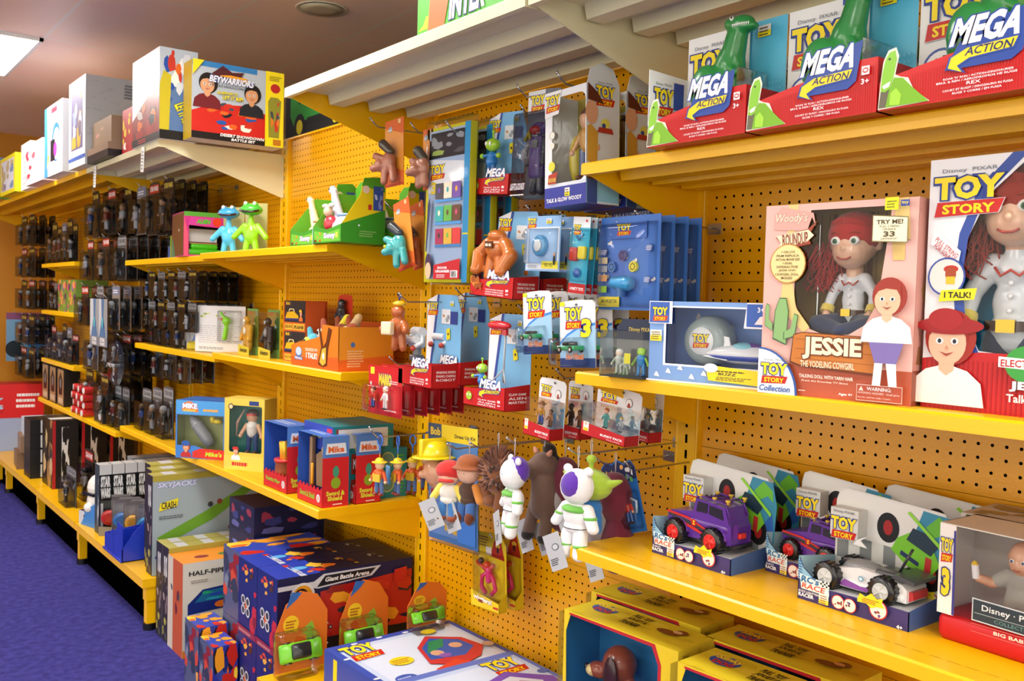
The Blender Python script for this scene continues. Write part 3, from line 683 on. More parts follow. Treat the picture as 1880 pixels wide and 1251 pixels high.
# --- pink boxed doll
a0, rz, w_, h_ = fit(z, (1395, 719.5), (1672, 747), (1406, 379))
t = thing('doll_box', 'pink window box holding a red-haired doll, on the middle right shelf', 'doll box', a0, rz)
d = .105
U = lambda u: u * w_
V = lambda v: v * h_
win = [(U(.22), V(.62)), (U(.22), V(.5)), (U(.26), V(.42)), (U(.34), V(.35)), (U(.45), V(.32)), (U(.6), V(.33)), (U(.7), V(.38)), (U(.76), V(.47)), (U(.79), V(.6)), (U(.82), V(.8)), (U(.84), V(.965)), (U(.32), V(.965)), (U(.3), V(.9)), (U(.24), V(.8))]
m, F = winbox(t, w_, d, h_, win, 'eab8ac', '8a6a3c', 'a88850')
f = F['f']
for i in range(12):   # wooden planks on the inner back
    u = .2 + .055 * i; m.poly([(U(u), d - .0033, .01), (U(u + .006), d - .0033, .01), (U(u + .006), d - .0033, h_ - .01), (U(u), d - .0033, h_ - .01)], '7a5a2c')
for u in (.27, .52): m.poly([(U(u), d - .0036, .01), (U(u + .05), d - .0036, .01), (U(u + .04), d - .0036, h_ - .01), (U(u + .01), d - .0036, h_ - .01)], '7c4428')
f.rect(0, 0, 1, .165, 'b8583c'); f.poly([(.165, 1), (.235, 1), (.2, .8), (.16, .8)], 'e8cc84'); f.poly([(.12, .84), (.2, .84), (.22, .6), (.14, .6)], 'e8cc84')
f.poly([(.14, .6), (.21, .6), (.24, .46), (.34, .36), (.3, .33), (.2, .4), (.13, .5)], 'e8cc84'); f.poly([(.86, 1), (.94, 1), (.96, .8), (.86, .8)], 'e8cc84'); f.poly([(.85, .8), (.93, .8), (.93, .7), (.86, .7)], 'dcbc70')
f.poly([(.07, .87), (.3, .86), (.33, .93), (.36, .88), (.34, .95), (.12, .99), (.07, .95)], 'e2a89c'); f.text("Woody's", .07, .895, .30, .955, 'f4e4cc', .01, .2, 'a87058', .03)
f.poly([(.08, .83), (.31, .87), (.37, .91), (.31, .83), (.33, .79), (.1, .76), (.12, .8)], 'a0442c'); f.poly([(.085, .835), (.31, .865), (.35, .835), (.3, .80), (.1, .77), (.12, .80)], 'f2e4c0')
f.text('ROUNDUP', .13, .785, .31, .85, '8c4430', .03, 0, None, .07, 1, False, .08)
f.ell(.175, .69, .036, 'c88c3c'); f.ell(.175, .69, .034, 'f0dc98')
for i, (s, x) in enumerate((('+ DELUXE', .05), ('FILM REPLICA', .08), ('ACTUAL MOVIE SIZE', .085), ('+ DUAL', .035), ('INTERACTIVE', .075), ('JESSIE AND', .06), ('COWGIRL DOLL', .085), ('MODES', .04))): f.text(s, .175 - x, .745 - .0195 * i, .175 + x, .757 - .0195 * i, '5c3c24', .012)
# cactus
for P in ([(.09, .29), (.19, .26), (.2, .44), (.18, .51), (.13, .51), (.1, .44)], [(.03, .36), (.09, .33), (.09, .37), (.06, .39), (.06, .47), (.04, .48), (.03, .45)], [(.17, .29), (.25, .31), (.27, .42), (.24, .43), (.22, .35), (.17, .33)]):
    f.poly(P, '2c5a34'); cx = sum(p[0] for p in P) / len(P); cy = sum(p[1] for p in P) / len(P); f.poly([(cx + (x - cx) * .9, cy + (y - cy) * .95) for x, y in P], '8cb874')
f.poly([(.24, .32), (.22, .17), (.3, .155), (.78, .135), (.82, .2), (.86, .32), (.3, .335)], '6c3414'); f.poly([(.245, .315), (.23, .18), (.3, .163), (.78, .145), (.81, .2), (.845, .315), (.3, .33)], 'c87830')
for v in (.20, .25, .30): f.poly([(.26, v), (.8, v - .012), (.8, v - .015), (.26, v - .003)], 'a45c20')
f.text('JESSIE', .31, .195, .70, .312, 'f4ecc8', .045, 0, '7c3c18', .06); f.text('THE YODELING COWGIRL', .3, .155, .66, .188, 'f4ecc8', .015)
f.ell(.1, .13, .001, 'ffffff'); f.poly([(0, .0)] + [(.285 * math.cos(t_), .245 * math.sin(t_)) for t_ in [math.pi / 2 * i / 10 for i in range(11)]], '2c5aa8')
f.poly([(0, .0)] + [(.27 * math.cos(t_), .235 * math.sin(t_)) for t_ in [math.pi / 2 * i / 10 for i in range(11)]], 'f4f6f6')
tslogo(f, .02, .05, .22, .165, True); f.text('Collection', .015, .012, .24, .045, '3868b0', .02, .2)
f.text('TALKING DOLL WITH YARN HAIR', .30, .10, .66, .118, 'f8ecd8', .02); f.text("From the Roundup TV Show", .32, .078, .63, .09, 'f8ecd8', .01)
f.text('Ages 4+', .57, .022, .66, .038, 'ffffff', .02); f.lines(.3, .03, .36, .04, 1, 'f0d0c0')
f.rect(.685, .01, .965, .09, 'f4d8c8'); f.rect(.688, .013, .962, .087, 'b04c34'); f.text('WARNING:', .75, .062, .90, .08, 'ffffff', .01); f.poly([(.7, .06), (.73, .06), (.715, .082)], 'f4d8c8')
f.text('CHOKING HAZARD - Small parts', .695, .042, .95, .055, 'f8e4d8', 0); f.text('Not for children under 3 years.', .695, .022, .9, .032, 'f8e4d8', 0)
f.poly(  [(.745, .79), (.96, .78), (.96, .905), (.745, .92)], '8c7c50'); f.poly([(.75, .795), (.955, .785), (.955, .90), (.75, .915)], 'f4f0cc')
f.text('TRY ME!', .77, .872, .93, .895, '54442c', .03); f.text('PULL STRING', .79, .857, .91, .867, '54442c'); f.text('ON BACK', .81, .843, .89, .853, '54442c'); f.text('33', .815, .812, .885, .838, '54442c', .03); f.text('SAYINGS!', .8, .798, .9, .807, '54442c')
f.rect(.82, .94, .90, 1.0, 'e8ec20'); f.lines(.83, .95, .89, .99, 3, '807820'); f.rect(.915, .955, .965, .985, '2848a0'); f.text('toy', .92, .96, .96, .98, 'f4e060', .02)
f.person(.86, .3, .11, 'e8c09c', 'a03428', 'f4f4f0'); f.poly([(.76, .3), (.97, .3), (.93, .2), (.80, .2)], '8070b0'); f.poly([(.8, .2), (.85, .2), (.84, .09), (.79, .09)], 'f0f0ee'); f.poly([(.87, .2), (.93, .2), (.94, .09), (.89, .09)], 'f0f0ee')
r = F['r']; r.rect(0, 0, 1, 1, 'c88c80'); r.rect(0, 0, 1, .17, '8c4430'); r.splash(.1, .2, .9, .85, ['7a5030', 'b08850', '8c5c38'], 8, 5)
m.build('carton', t); pane(t, win)
shirtdoll(t, U(.52), .058, V(.335) - .012, .70, 'b4201c', hs=1.3)
M().cyl((U(.29), .05, V(.36)), (U(.29), .05, V(.9)), .003, 'chrome').build('doll_stand', t)
# --- big white and blue doll box cut by the picture edge
a0 = onZ(1690, 746.5, z); top = onX(1709, 295.4, a0.x - .0).z
w_ = .36; h_ = top - z; d = .12
t = thing('doll_box', 'tall white and blue box with a red-haired doll, at the right edge', 'doll box', (a0.x, a0.y, z), RZ)
win = [(U(.16), V(.52)), (U(.19), V(.35)), (U(.25), V(.24)), (U(.5), V(.22)), (U(.9), V(.24)), (U(.95), V(.5)), (U(.95), V(.9)), (U(.9), V(.97)), (U(.42), V(.97)), (U(.27), V(.85)), (U(.18), V(.68))]
m, F = winbox(t, w_, d, h_, win, 'eef0f2', '1c9cc8', '2cacd8'); f = F['f']
f.poly([(.36, 1), (.43, 1), (.25, .84), (.185, .68), (.165, .52), (.19, .36), (.26, .22), (.2, .2), (.145, .34), (.125, .52), (.145, .7), (.22, .87)], '3450a0')
f.rect(0, 0, 1, .20, 'c01c20'); f.poly([(0, .2), (1, .2), (1, .235), (.26, .235)], 'c01c20')
for i in range(48): f.rect(i / 48, 0, i / 48 + .006, .2, 'a81418'); f.e -= .0002
f.up(); tslogo(f, .02, .765, .34, .93, True)
f.poly([(.03, .70), (.06, .73), (.05, .71), (.16, .63), (.15, .58), (.05, .65), (.02, .66)], 'f4f4f4'); f.text('PULL STRING', .03, .635, .16, .655, 'c02020', .01, 0, None, .07, 1, False, -.7); f.text('FOR SOUNDS!', .025, .61, .155, .63, 'c02020', .01, 0, None, .07, 1, False, -.7)
f.ell(.1, .53, .031, '3450a0'); f.ell(.1, .53, .028, 'e8e0d8'); f.ell(.12, .56, .012, 'c03020', .006); f.ell(.12, .54, .009, 'a84828', .011); f.rect(.1, .5, .14, .53, 'e8c030')
f.poly([(.07, .43), (.23, .44), (.24, .485), (.08, .475)], 'f4e020'); f.text('I TALK!', .095, .445, .215, .47, '181818', .03)
f.person(.12, .02, .155, 'e8b898', 'a02c20', 'e8ece8', None); f.ell(.13, .335, .055, '9c1c20', .014); f.ell(.11, .36, .028, 'a82024', .018)
f.ell(.47, .20, .034, '3c9c40', .028); f.poly([(.35, .185), (.6, .175), (.6, .215), (.35, .225)], 'f4f6f4'); f.text('ELECTRONIC', .36, .187, .595, .215, 'b82020', .02)
f.text('JESSIE', .40, .095, .62, .135, 'ffffff', .04, 0, '303030', .03); f.text('Talking Figure', .39, .045, .66, .085, 'f8f0e8', .02)
m.build('carton', t); pane(t, win)
dp = onX(1862, 600, a0.x + .06); shirtdoll(t, a0.y - dp.y, .06, dp.z - z - .078, 1.14, '9c3020', False, True, .15, hs=1.0)
# back print dots
m = M(); q = A(m, (0, d - .003, 0), (1, 0, 0), (0, 0, 1), w_, h_)
for i in range(22):
    for j in range(24): u, v = .2 + .72 * i / 22, .26 + .5 * j / 24; q.rect(u, v, u + .012, v + .01, '54c4e4'); q.e -= .0002
m.build('backdrop', t)
# --- rocket boat launcher box
a0, rz, w_, h_ = fit(z, (1190, 697), (1400, 716), (1206, 553)); w_ += .02; d = .10
t = thing('vehicle_box', 'light blue cloud window box with a toy speed boat and grey wheel', 'toy box', a0, rz)
win = roundwin(U(.14), V(.22), U(.98), V(.93), .004)
m, F = winbox(t, w_, d, h_, win, '7ca4dc', '5478c0', '6a90d0'); f = F['f']
for x0, z0_, x1, z1 in ((.13, .2, .99, .225), (.125, .2, .145, .95), (.13, .925, .99, .945)): f.rect(x0, z0_, x1, z1, 'eef2f4')
R = random.Random(3)
for i in range(9): u = .05 + .1 * i; f.poly([(u, .06 + .05 * (i % 3)), (u + .05, .05 + .05 * (i % 3)), (u + .035, .1 + .05 * (i % 3)), (u + .02, .12 + .05 * (i % 3))], 'f0f0f4')
f.rect(.0, .72, .2, 1.0, 'f2f4f6'); f.rect(.005, .73, .175, .99, '3c64b8'); tslogo(f, .03, .745, .165, .93)
f.poly([(.78, .7), (1, .7), (1, 1), (.8, 1)], 'f0f2f4'); f.rect(.8, .72, 1, .985, '3c64b8'); f.text('3+', .88, .89, .93, .95, 'ffffff', .02); f.poly([(.86, .75), (.96, .75), (.93, .85), (.9, .84)], 'f2e8e4')
f.rect(.02, .5, .12, .64, 'f0f0e8'); f.rect(.02, .5, .12, .57, 'f0dc30'); f.lines(.03, .52, .11, .63, 4, '908030')
f.poly([(.5, .2), (.56, .24), (.98, .2), (.98, .03), (.52, .06)], 'ecd828'); f.text('BUZZ', .6, .13, .74, .16, '303030', .03); f.lines(.58, .07, .86, .12, 3, '504828'); f.lines(.58, .17, .86, .2, 1, '504828'); f.ell(.54, .21, .016, 'e8ecf0', .009)
f.rect(0, 0, .99, .02, 'e8eef4'); f.e += .0002
m.build('carton', t); pane(t, win)
m = M(); q = A(m, (0, d - .0035, 0), (1, 0, 0), (0, 0, 1), w_, h_)
for i in range(14): u, v = .17 + .8 * R.random(), .28 + .6 * R.random(); q.poly([(u, v), (u + .05, v), (u + .038, v + .06), (u + .02, v + .08)], 'dcd4cc')
m.build('backdrop', t)
m = M(); m.lathe([(.001, -.034), (.030, -.034), (.046, -.026), (.052, -.01), (.052, .01), (.046, .026), (.001, .03)], (U(.40), .055, V(.52)), '9cacac:p', (0, 1, 0), 32)
m.lathe([(.029, -.0355), (.028, -.037), (.001, -.037)], (U(.40), .055, V(.52)), 'e8ecec:p', (0, 1, 0), 28); q = A(m, (U(.40) - .02, .0175, V(.52) - .015), (1, 0, 0), (0, 0, 1), .04, .03); tslogo(q, 0, 0, 1, 1); m.build('launcher_wheel', t)
m = M(); xs = [(U(.45), .018, .006), (U(.52), .022, .014), (U(.65), .024, .02), (U(.8), .022, .02), (U(.95), .016, .014), (U(1.0) - .008, .004, .006)]
def hull(m, xs, yc, zc, c):
    vs = []; n = 12
    for x, ry, rz_ in xs: vs += [(x, yc + ry * math.cos(t), zc + rz_ * math.sin(t)) for t in [2 * math.pi * i / n for i in range(n)]]
    K = len(xs); m.add(vs, [(j * n + i, j * n + (i + 1) % n, (j + 1) * n + (i + 1) % n, (j + 1) * n + i) for j in range(K - 1) for i in range(n)] + [tuple(range(n)), tuple(range((K - 1) * n, K * n))], c, True)
hull(m, xs, .035, V(.38), 'eceef2:p'); hull(m, [(x, a_ * .96, b_ * .6) for x, a_, b_ in xs], .034, V(.35), '2444b0:p')
m.prism([(U(.5), V(.44)), (U(.62), V(.44)), (U(.6), V(.58)), (U(.53), V(.60))], .03, .034, 'f0f2f4:p'); m.ell((U(.72), .032, V(.45)), (.03, .016, .013), '84c8d8:p', 16); m.ell((U(.74), .034, V(.455)), (.04, .014, .012), '6c3c98:p', 16)
m.prism([(U(.42), V(.34)), (U(.62), V(.3)), (U(.62), V(.32)), (U(.45), V(.36))], .015, .03, 'eceef2:p'); m.build('toy_boat', t)
# --- matching game card box to the left of it
a0 = onZ(1174, 690, z); t = thing('game_box', 'narrow white and red matching game box behind the cloud box', 'game box', (a0.x + .02, a0.y, z), RZ)
w_, d, h_ = .30, .04, .165; t.location.x = 1.60; m = M().box(0, 0, 0, w_, d, h_, 'eef0f0'); F = faces(m, w_, d, h_); f = F['f']
f.rect(0, .55, .12, .85, 'd02828'); tslogo(f, .005, .84, .1, .99); f.text('MATCHING', .11, .9, .34, .97, '303858', .02, 0, None, .07, 1, False, .05); f.text('3', .02, .62, .06, .8, 'f0e030', .03); f.ring(.06, .46, .014, 'c03878', 'f4f4f4'); f.text('24', .035, .44, .085, .5, '202860', .02); f.ell(.06, .3, .012, 'e8ecec'); f.text('1-4', .04, .28, .08, .32, '303038'); f.rect(0, 0, .12, .2, 'd02828'); f.poly([(.03, .04), (.09, .04), (.06, .16)], 'f0c040')
for u in (.42, .62, .85): f.ell(u, .96, .004, 'c83020')
m.build('carton', t)
# --- clear box of two small dolls
a0, rz, w_, h_ = fit(z + .0, (1100, 688), (1176, 684), (1102, 628)); t = thing('figure_box', 'small clear box with grey-green and lime toy figures at the shelf end', 'figure box', (onZ(1100, 690, z)).to_tuple()[:2] + (z,), RZ + .12)
w_, d, h_ = .115, .06, .10
m = M().box(0, 0, 0, w_, d, .003, '24282c').box(0, d - .002, 0, w_, d, h_, '505458'); m.prism([(0, h_ * .8), (w_, h_ * .8), (w_, h_ * 1.05), (w_ * .85, h_ * 1.25), (w_ * .15, h_ * 1.25), (0, h_ * 1.05)], d - .004, d - .002, '202c48'); q = A(m, (0, d - .004, h_ * .8), (1, 0, 0), (0, 0, 1), w_, h_ * .45); q.text('Disney PIXAR', .3, .35, .85, .6, 'd8c060', .01); m.build('header_card', t)
M().box(0, 0, .003, w_, d - .003, h_, 'clear').build('plastic_box', t)
m = M(); fig(m, .03, .03, .004, .055, 'e0ccb8', 'c0c8c0', 'b4c0b4', 'd8dcd8', None, '90b088', '88a878', 1.3); m.build('figure', t)
m = M(); fig(m, .055, .022, .004, .04, 'c0c8b8', 'b0bcb0', '90a888', 'c8ccc8', None, None, '70a060', 1.3); m.build('figure', t)
m = M(); fig(m, .09, .03, .004, .06, '98c838', '2880c0', '2880c0', '98c838', None, '98c838', '2060a0', 1.4); m.build('figure', t)
M().box(.058, .012, .03, .074, .013, .052, 'e8e020').build('price_tag', t)
# ================= right bay, lower shelf: racers and the baby doll =================
z = ZA[2]
def wheel(m, x, y, z_, r, wd, tire='141416', hub='d82420', n=26):
    m.lathe([(r * .55, -wd / 2), (r * .92, -wd / 2), (r, -wd * .36), (r, wd * .36), (r * .92, wd / 2), (r * .55, wd / 2)], (x, y, z_), tire + ':p', (0, 1, 0), n)
    for i in range(18):
        a = i * math.pi / 9; ca, sa = math.cos(a), math.sin(a)
        T0 = m.T; m.T = (T0 or UN) @ Matrix.Translation((x + r * ca, y, z_ + r * sa)) @ Matrix.Rotation(-a, 4, 'Y'); m.box(-.001, -wd * .45, -r * .07, r * .05, wd * .45, r * .07, tire + ':p'); m.T = T0
    m.lathe([(r * .001, -wd * .6), (r * .2, -wd * .6), (r * .26, -wd * .53), (r * .5, -wd * .53), (r * .58, -wd * .56), (r * .6, -wd * .5)], (x, y, z_), hub + ':p', (0, 1, 0), 20)
    for i in range(5):
        a = i * 6.283 / 5; m.cyl((x + r * .15 * math.cos(a), y - wd * .56, z_ + r * .15 * math.sin(a)), (x + r * .54 * math.cos(a), y - wd * .58, z_ + r * .54 * math.sin(a)), r * .07, hub + ':p', n=6)
def truck(t, x, y, z_, k):
    T = Matrix.Translation((x, y, z_)) @ Matrix.Scale(k, 4)
    V_ = '5c2c98:p'; m = M(T)
    side = [(-.105, .035), (-.112, .075), (-.108, .085), (-.02, .098), (-.012, .135), (.035, .132), (.088, .125), (.10, .085), (.108, .075), (.108, .03), (.095, .028), (.085, .05), (.06, .06), (.035, .05), (.025, .028), (-.045, .024), (-.05, .045), (-.07, .056), (-.09, .048), (-.097, .032)]
    m.prism(side, -.042, .042, V_)
    m.prism([(-.01, .1), (-.004, .128), (.03, .126), (.028, .1)], -.0432, .0432, '1c1424:p'); m.prism([(.034, .1), (.036, .124), (.078, .119), (.084, .092)], -.0432, .0432, '1c1424:p')
    m.rbox(-.11, -.046, .06, .1, .046, .078, .006, V_)
    for xx in (-.07, .06): m.add([( xx + .036 * math.cos(a), s, .04 + .034 * math.sin(a)) for s in (-.052, -.04) for a in [math.pi * i / 10 for i in range(11)]], [(i, i + 1, 12 + i, 11 + i) for i in range(10)], '7a48b8:p', True)
    for xx in (-.07, .06): m.add([( xx + .036 * math.cos(a), s, .04 + .034 * math.sin(a)) for s in (.052, .04) for a in [math.pi * i / 10 for i in range(11)]], [(i, i + 1, 12 + i, 11 + i) for i in range(10)], '7a48b8:p', True)
    a = A(m, (-.11, -.0425, .02), (1, 0, 0), (0, 0, 1), .22, .08, .004)
    a.poly([(.02, .78), (.4, .62), (.62, .45), (.9, .30), (.62, .36), (.35, .52), (.02, .66)], '38343c'); a.poly([(.0, .84), (.35, .76), (.6, .52), (.95, .28), (.6, .46), (.34, .68), (.0, .76)], 'c82c24'); a.poly([(.2, .6), (.5, .42), (.66, .22), (.45, .34), (.2, .52)], 'c82c24')
    a.ell(.44, .6, .010, 'b81c1c'); a.text('Z', .42, .54, .46, .67, 'f4d820', .05)
    a = A(m, (.109, -.042, .03), (0, 1, 0), (0, 0, 1), .084, .09, .0006); a.rect(.1, .15, .35, .6, '6a38a8')
    m.rbox(.108, -.015, .045, .118, .012, .06, .003, 'd42c20:p'); m.box(.105, -.04, .02, .116, .04, .03, '242428:p'); m.box(-.12, -.038, .028, -.105, .038, .04, '242428:p')
    m.box(-.05, -.03, .015, .04, .03, .03, '2a2a2e:p')
    m.build('truck_body', t)
    g = M(T)
    for s in (-1, 1):
        g.tube([(-.012, s * .038, .135), (.0, s * .036, .142), (.085, s * .036, .134), (.10, s * .038, .1)], .0028, V_)
        for xx in (-.002, .045, .09): g.lathe([(.001, 0), (.004, 0), (.004, .006), (.007, .008), (.007, .012), (.001, .013)], (xx, s * .034, .134), 'd8b840:p', n=10)
    for xx in (.01, .04, .07): g.tube([(xx, -.036, .139), (xx, .036, .139)], .002, V_)
    g.build('roof_rack', t)
    e = M(T); R = random.Random(2)
    for i in range(9): e.cyl((-.03 + .02 * R.random(), .02 * R.random() - .01, .095 + .03 * R.random()), (-.02 + .03 * R.random(), .02 * R.random() - .01, .11 + .035 * R.random()), .005, '3c3c42:p')
    e.build('engine', t)
    for xx in (-.07, .06):
        for s in (-1, 1):
            w = M(T); wheel(w, xx, s * .052, .034, .034, .03) if s < 0 else wheel(w, xx, .052, .034, .034, .03); w.build('wheel', t)
def buggyprint(b, u, v, k):
    """printed green off-road buggy on a blue-green burst"""
    def q(P, c): b.poly([(u + x * k / b.w, v + y * k / b.h) for x, y in P], c)
    q([(.3, -.1), (.95, -.35), (1.0, .35), (.9, .75), (.45, .8), (.35, .5)], '3888a8'); q([(.5, .55), (.7, .75), (.9, .6), (.92, .4), (.8, .5), (.62, .4)], '64b438'); q([(.75, .0), (.9, .2), (.95, -.1), (.8, -.2)], '2c60b0')
    for s in (-.12, .62):
        b.ell(u + s * k / b.w, v + (.42 if s < 0 else -.18) * k / b.h, .19 * k, '18181c', .24 * k); b.ell(u + s * k / b.w, v + (.42 if s < 0 else -.18) * k / b.h, .08 * k, 'a02424', .12 * k)
    q([(-.05, .1), (.2, -.1), (.6, -.2), (.75, .0), (.6, .3), (.3, .45), (.05, .3)], '74c030'); q([(.2, .3), (.6, .12), (.72, .3), (.5, .46), (.3, .5)], '203848')
    q([(.1, .05), (.4, -.08), (.42, -.02), (.12, .12)], '203060'); q([(.5, -.18), (.6, -.2), (.62, .08), (.52, .1)], 'b43030'); b.poly([(u + .2 * k / b.w, v + .72 * k / b.h), (u + .24 * k / b.w, v + .75 * k / b.h), (u + .9 * k / b.w, v + .2 * k / b.h), (u + .88 * k / b.w, v + .14 * k / b.h)], '8cd040')
def racepack(a0, rz, w_, label, white=False, group='race car packs with checkered back cards', d=.12, hc=.206):
    t = thing('race_car_pack', label, 'toy pack', a0, rz, group)
    hf = .052; m = M()
    m.prism([(0, 0), (w_, 0), (w_, .035), (w_ * .88, .035), (w_ * .3, hf * .62), (w_ * .16, hf * .85), (w_ * .05, hf * 1.2), (0, hf * 1.6)], 0, .0015, '3c3470'); a = A(m, (0, 0, 0), (1, 0, 0), (0, 0, 1), w_, hf)
    a.poly([(0, .75), (.33, .62), (.16, .85), (.05, 1.18), (0, 1.58)], '8cbcd4')
    for i in range(7): a.poly([(0, .8 + .1 * i), (.04, .78 + .1 * i), (.04, .82 + .1 * i), (0, .84 + .1 * i)], '3868a0')
    a.poly([(.02, .95), (.3, .86), (.31, .4), (.04, .42)], 'dcecf0') ; a.text("RC's", .04, .68, .21, .92, '3c80b8', .01, .2, '18305c', .03); a.text('RACE', .05, .46, .27, .66, 'c84028', .015, .2, 'f4f0e8', .03)
    for i in range(5):
        for j in range(3): a.rect(.225 + .018 * i, .7 + .07 * j, .24 + .018 * i, .76 + .07 * j, '181818' if (i + j) % 2 else 'f4f4f4'); a.e -= .0002
    a.up(); a.text("ZURG'S" if not white else "BUZZ LIGHTYEAR'S", .02, .30, .13 if not white else .25, .38, 'ffffff', .01); a.text('RACER', .02, .14, .17, .28, 'ffffff', .03)
    a.rect(.22, .08, .31, .46, 'f4f4ec'); a.rect(.22, .08, .31, .24, 'f0d840'); a.lines(.23, .1, .30, .44, 4, '9a7050')
    for u, r in ((.40, .0135), (.51, .0135), (.76, .018)): a.ell(u, .33 if u < .7 else .5, r, 'b83030'); a.ell(u, .33 if u < .7 else .5, r * .87, 'ece4dc'); a.splash(u - .04, .18, u + .04, .45, ['403848', '8c4040', '6a4898'], 5, int(u * 50))
    a.poly([(.58, .7), (.6, .9), (.65, .82), (.7, 1.0), (.75, .84), (.8, .92), (.79, .72), (.82, .6), (.75, .58), (.7, .48), (.66, .6), (.58, .58)], 'ecd428'); a.lines(.62, .62, .77, .8, 3, 'b06020')
    a.text('4+', .92, .06, .97, .2, 'ffffff', .03)
    m.prism([(0, 0), (d, 0), (d, .045), (0, .035)], w_ - .0015, w_, '40609c', 'x'); m.prism([(0, 0), (d, 0), (d, hf * 1.3), (0, hf * 1.6)], 0, .0015, 'a0c8d8', 'x')
    m.box(.002, .002, .028, w_ - .002, d, .032, 'd8dcdc'); m.build('tray', t)
    m = M(); P = [(0, 0), (w_, 0), (w_, hc * .88), (w_ * .98, hc * .93), (w_ * .9, hc * .94), (w_ * .1, hc), (w_ * .03, hc * .97), (0, hc * .88)]; m.prism(P, d, d + .002, 'd4d8d6'); b = A(m, (0, d, 0), (1, 0, 0), (0, 0, 1), w_, hc)
    for i in range(8):
        for j in range(3):
            if (i + j) % 2: b.poly([(.02 + .11 * i, .1 + .22 * j), (.13 + .11 * i, .1 + .22 * j), (.13 + .11 * i, .32 + .22 * j), (.02 + .11 * i, .32 + .22 * j)], '7c8486'); b.e -= .0002
    b.up(); b.poly([(.0, .56), (1, .5), (1, .86), (.95, .92), (.1, .985), (.03, .95), (0, .86)], 'dcdedc'); buggyprint(b, .56, .46, .12)
    m.build('back_card', t)
    m = M(T=Matrix.Translation((.008, d - .032, hc * .56))); m.box(0, 0, 0, .06, .03, .055, 'd4d8d6'); q = A(m, (0, 0, 0), (1, 0, 0), (0, 0, 1), .06, .055, .0006); tslogo(q, .02, -.1, .98, .72); q.text('Disney PIXAR', .12, .82, .88, .94, '505868'); m.prism([(.058, 0), (.082, .012), (.066, .0), (.08, -.012), (.05, -.01)], .001, .003, 'eceeee'); m.build('logo_block', t)
    if not white: truck(t, w_ * .5, d * .5, .030, w_ / .275)
    else:
        k = w_ / .27; T = Matrix.Translation((w_ * .5, d * .48, .030)) @ Matrix.Scale(k, 4); m = M(T)
        m.prism([(-.115, .012), (-.10, .03), (-.05, .052), (.0, .062), (.05, .058), (.10, .05), (.112, .04), (.112, .012)], -.04, .04, 'e4e6e8:p'); m.rbox(-.09, -.046, .012, .108, .046, .032, .008, 'e4e6e8:p'); m.ell((-.01, 0, .052), (.05, .03, .02), '8a9094:p', 18); m.rbox(.03, -.03, .05, .1, .03, .066, .006, '3c4044:p'); m.box(.035, -.046, .036, .06, -.042, .042, '70c828:p')
        a = A(m, (-.09, -.046, .012), (1, 0, 0), (0, 0, 1), .198, .04, .0008); a.poly([(.22, .1), (.7, .05), (.72, .4), (.5, .3), (.3, .5)], '8c50a8'); a.ell(.5, .72, .006, '3c90b8'); a.ell(.5, .72, .004, 'd8e8ec'); m.prism([(.108, .012), (.122, .02), (.12, .036), (.108, .036)], -.03, .03, 'c03030:p')
        m.build('car_body', t)
        g = M(T).tube([(.07, 0, .06), (.10, .0, .12)], .003, '2c2c30:p'); g.prism([(.08, .06), (.13, .055), (.13, .062), (.085, .07)], -.045, .045, '48484c:p'); g.build('rear_spoiler', t)
        for xx in (-.07, .065):
            for s in (-1, 1): w = M(T); wheel(w, xx, s * .05, .030, .031, .026, '141416', 'c8cccc'); w.build('wheel', t)
    return t
# measured front corners
a0, rz, w_, _ = fit(z, (1197, 1014), (1344, 1058)); racepack((a0.x, a0.y, z), RZ, w_ + .0, 'purple truck pack standing alone at the left front of the lower shelf')
fr = a0; W1 = w_
racepack((min(a0.x + .123, 1.672), a0.y + .025, z), RZ, W1 * 1.0, 'purple truck pack at the back left, half hidden by the front purple truck')
a0, rz, w_, _ = fit(z, (1464, 1098), (1672, 1160)); racepack((a0.x, a0.y, z), RZ, w_, 'white race car pack on the lower right shelf', True)
racepack((min(a0.x + .123, 1.672), a0.y - .03, z), RZ, w_, 'race car pack at the back right, behind the white race car', True)
a1 = onZ(1420, 1052, z); racepack((min(fr.x + .10, 1.672), fr.y - W1 - .012, z), RZ, W1 * .82, 'purple truck pack in the middle, partly behind the white race car pack')
# baby doll box
a0 = onZ(1712, 1172, z); t = thing('baby_doll_box', 'clear fronted red and blue box with a baby doll in grey romper', 'doll box', (a0.x + .01, a0.y, z), RZ - .03)
w_, d, h_ = .235, .12, .20
m = M(); m.rbox(0, 0, 0, w_, d, .045, .012, 'c01820'); m.box(0, .02, .04, .002, d, h_, 'e4e2dc').box(.0, d - .002, .04, w_, d, h_, 'e4e2dc').box(w_ - .002, .02, .04, w_, d, h_, 'e4e2dc').box(0, .0, h_ - .002, w_, d, h_, 'd8d6cc')
m.poly([(.003, d - .003, .042), (w_ - .003, d - .003, .042), (w_ - .003, d - .003, h_ - .003), (.003, d - .003, h_ - .003)], '2c88c4')
for i in range(26):
    R = random.Random(i); x, zz = R.random() * w_ * .9 + .01, .05 + R.random() * .14; m.poly([(x, d - .0034, zz), (x + .012, d - .0034, zz + .004), (x + .02, d - .0034, zz + .016), (x + .006, d - .0034, zz + .008)], '4898cc' if i % 2 else '2478b4')
m.box(0, 0, .045, .028, .0015, h_ - .002, 'eceae6'); f = A(m, (0, 0, 0), (1, 0, 0), (0, 0, 1), w_, h_); f.poly([(.11, .23), (.13, .23), (.12, .95), (.105, .95)], '3c3c88')
tslogo(f, .012, .66, .105, .88); f.text('3', .03, .38, .09, .62, 'f0d028', .06, 0, '303870', .05)
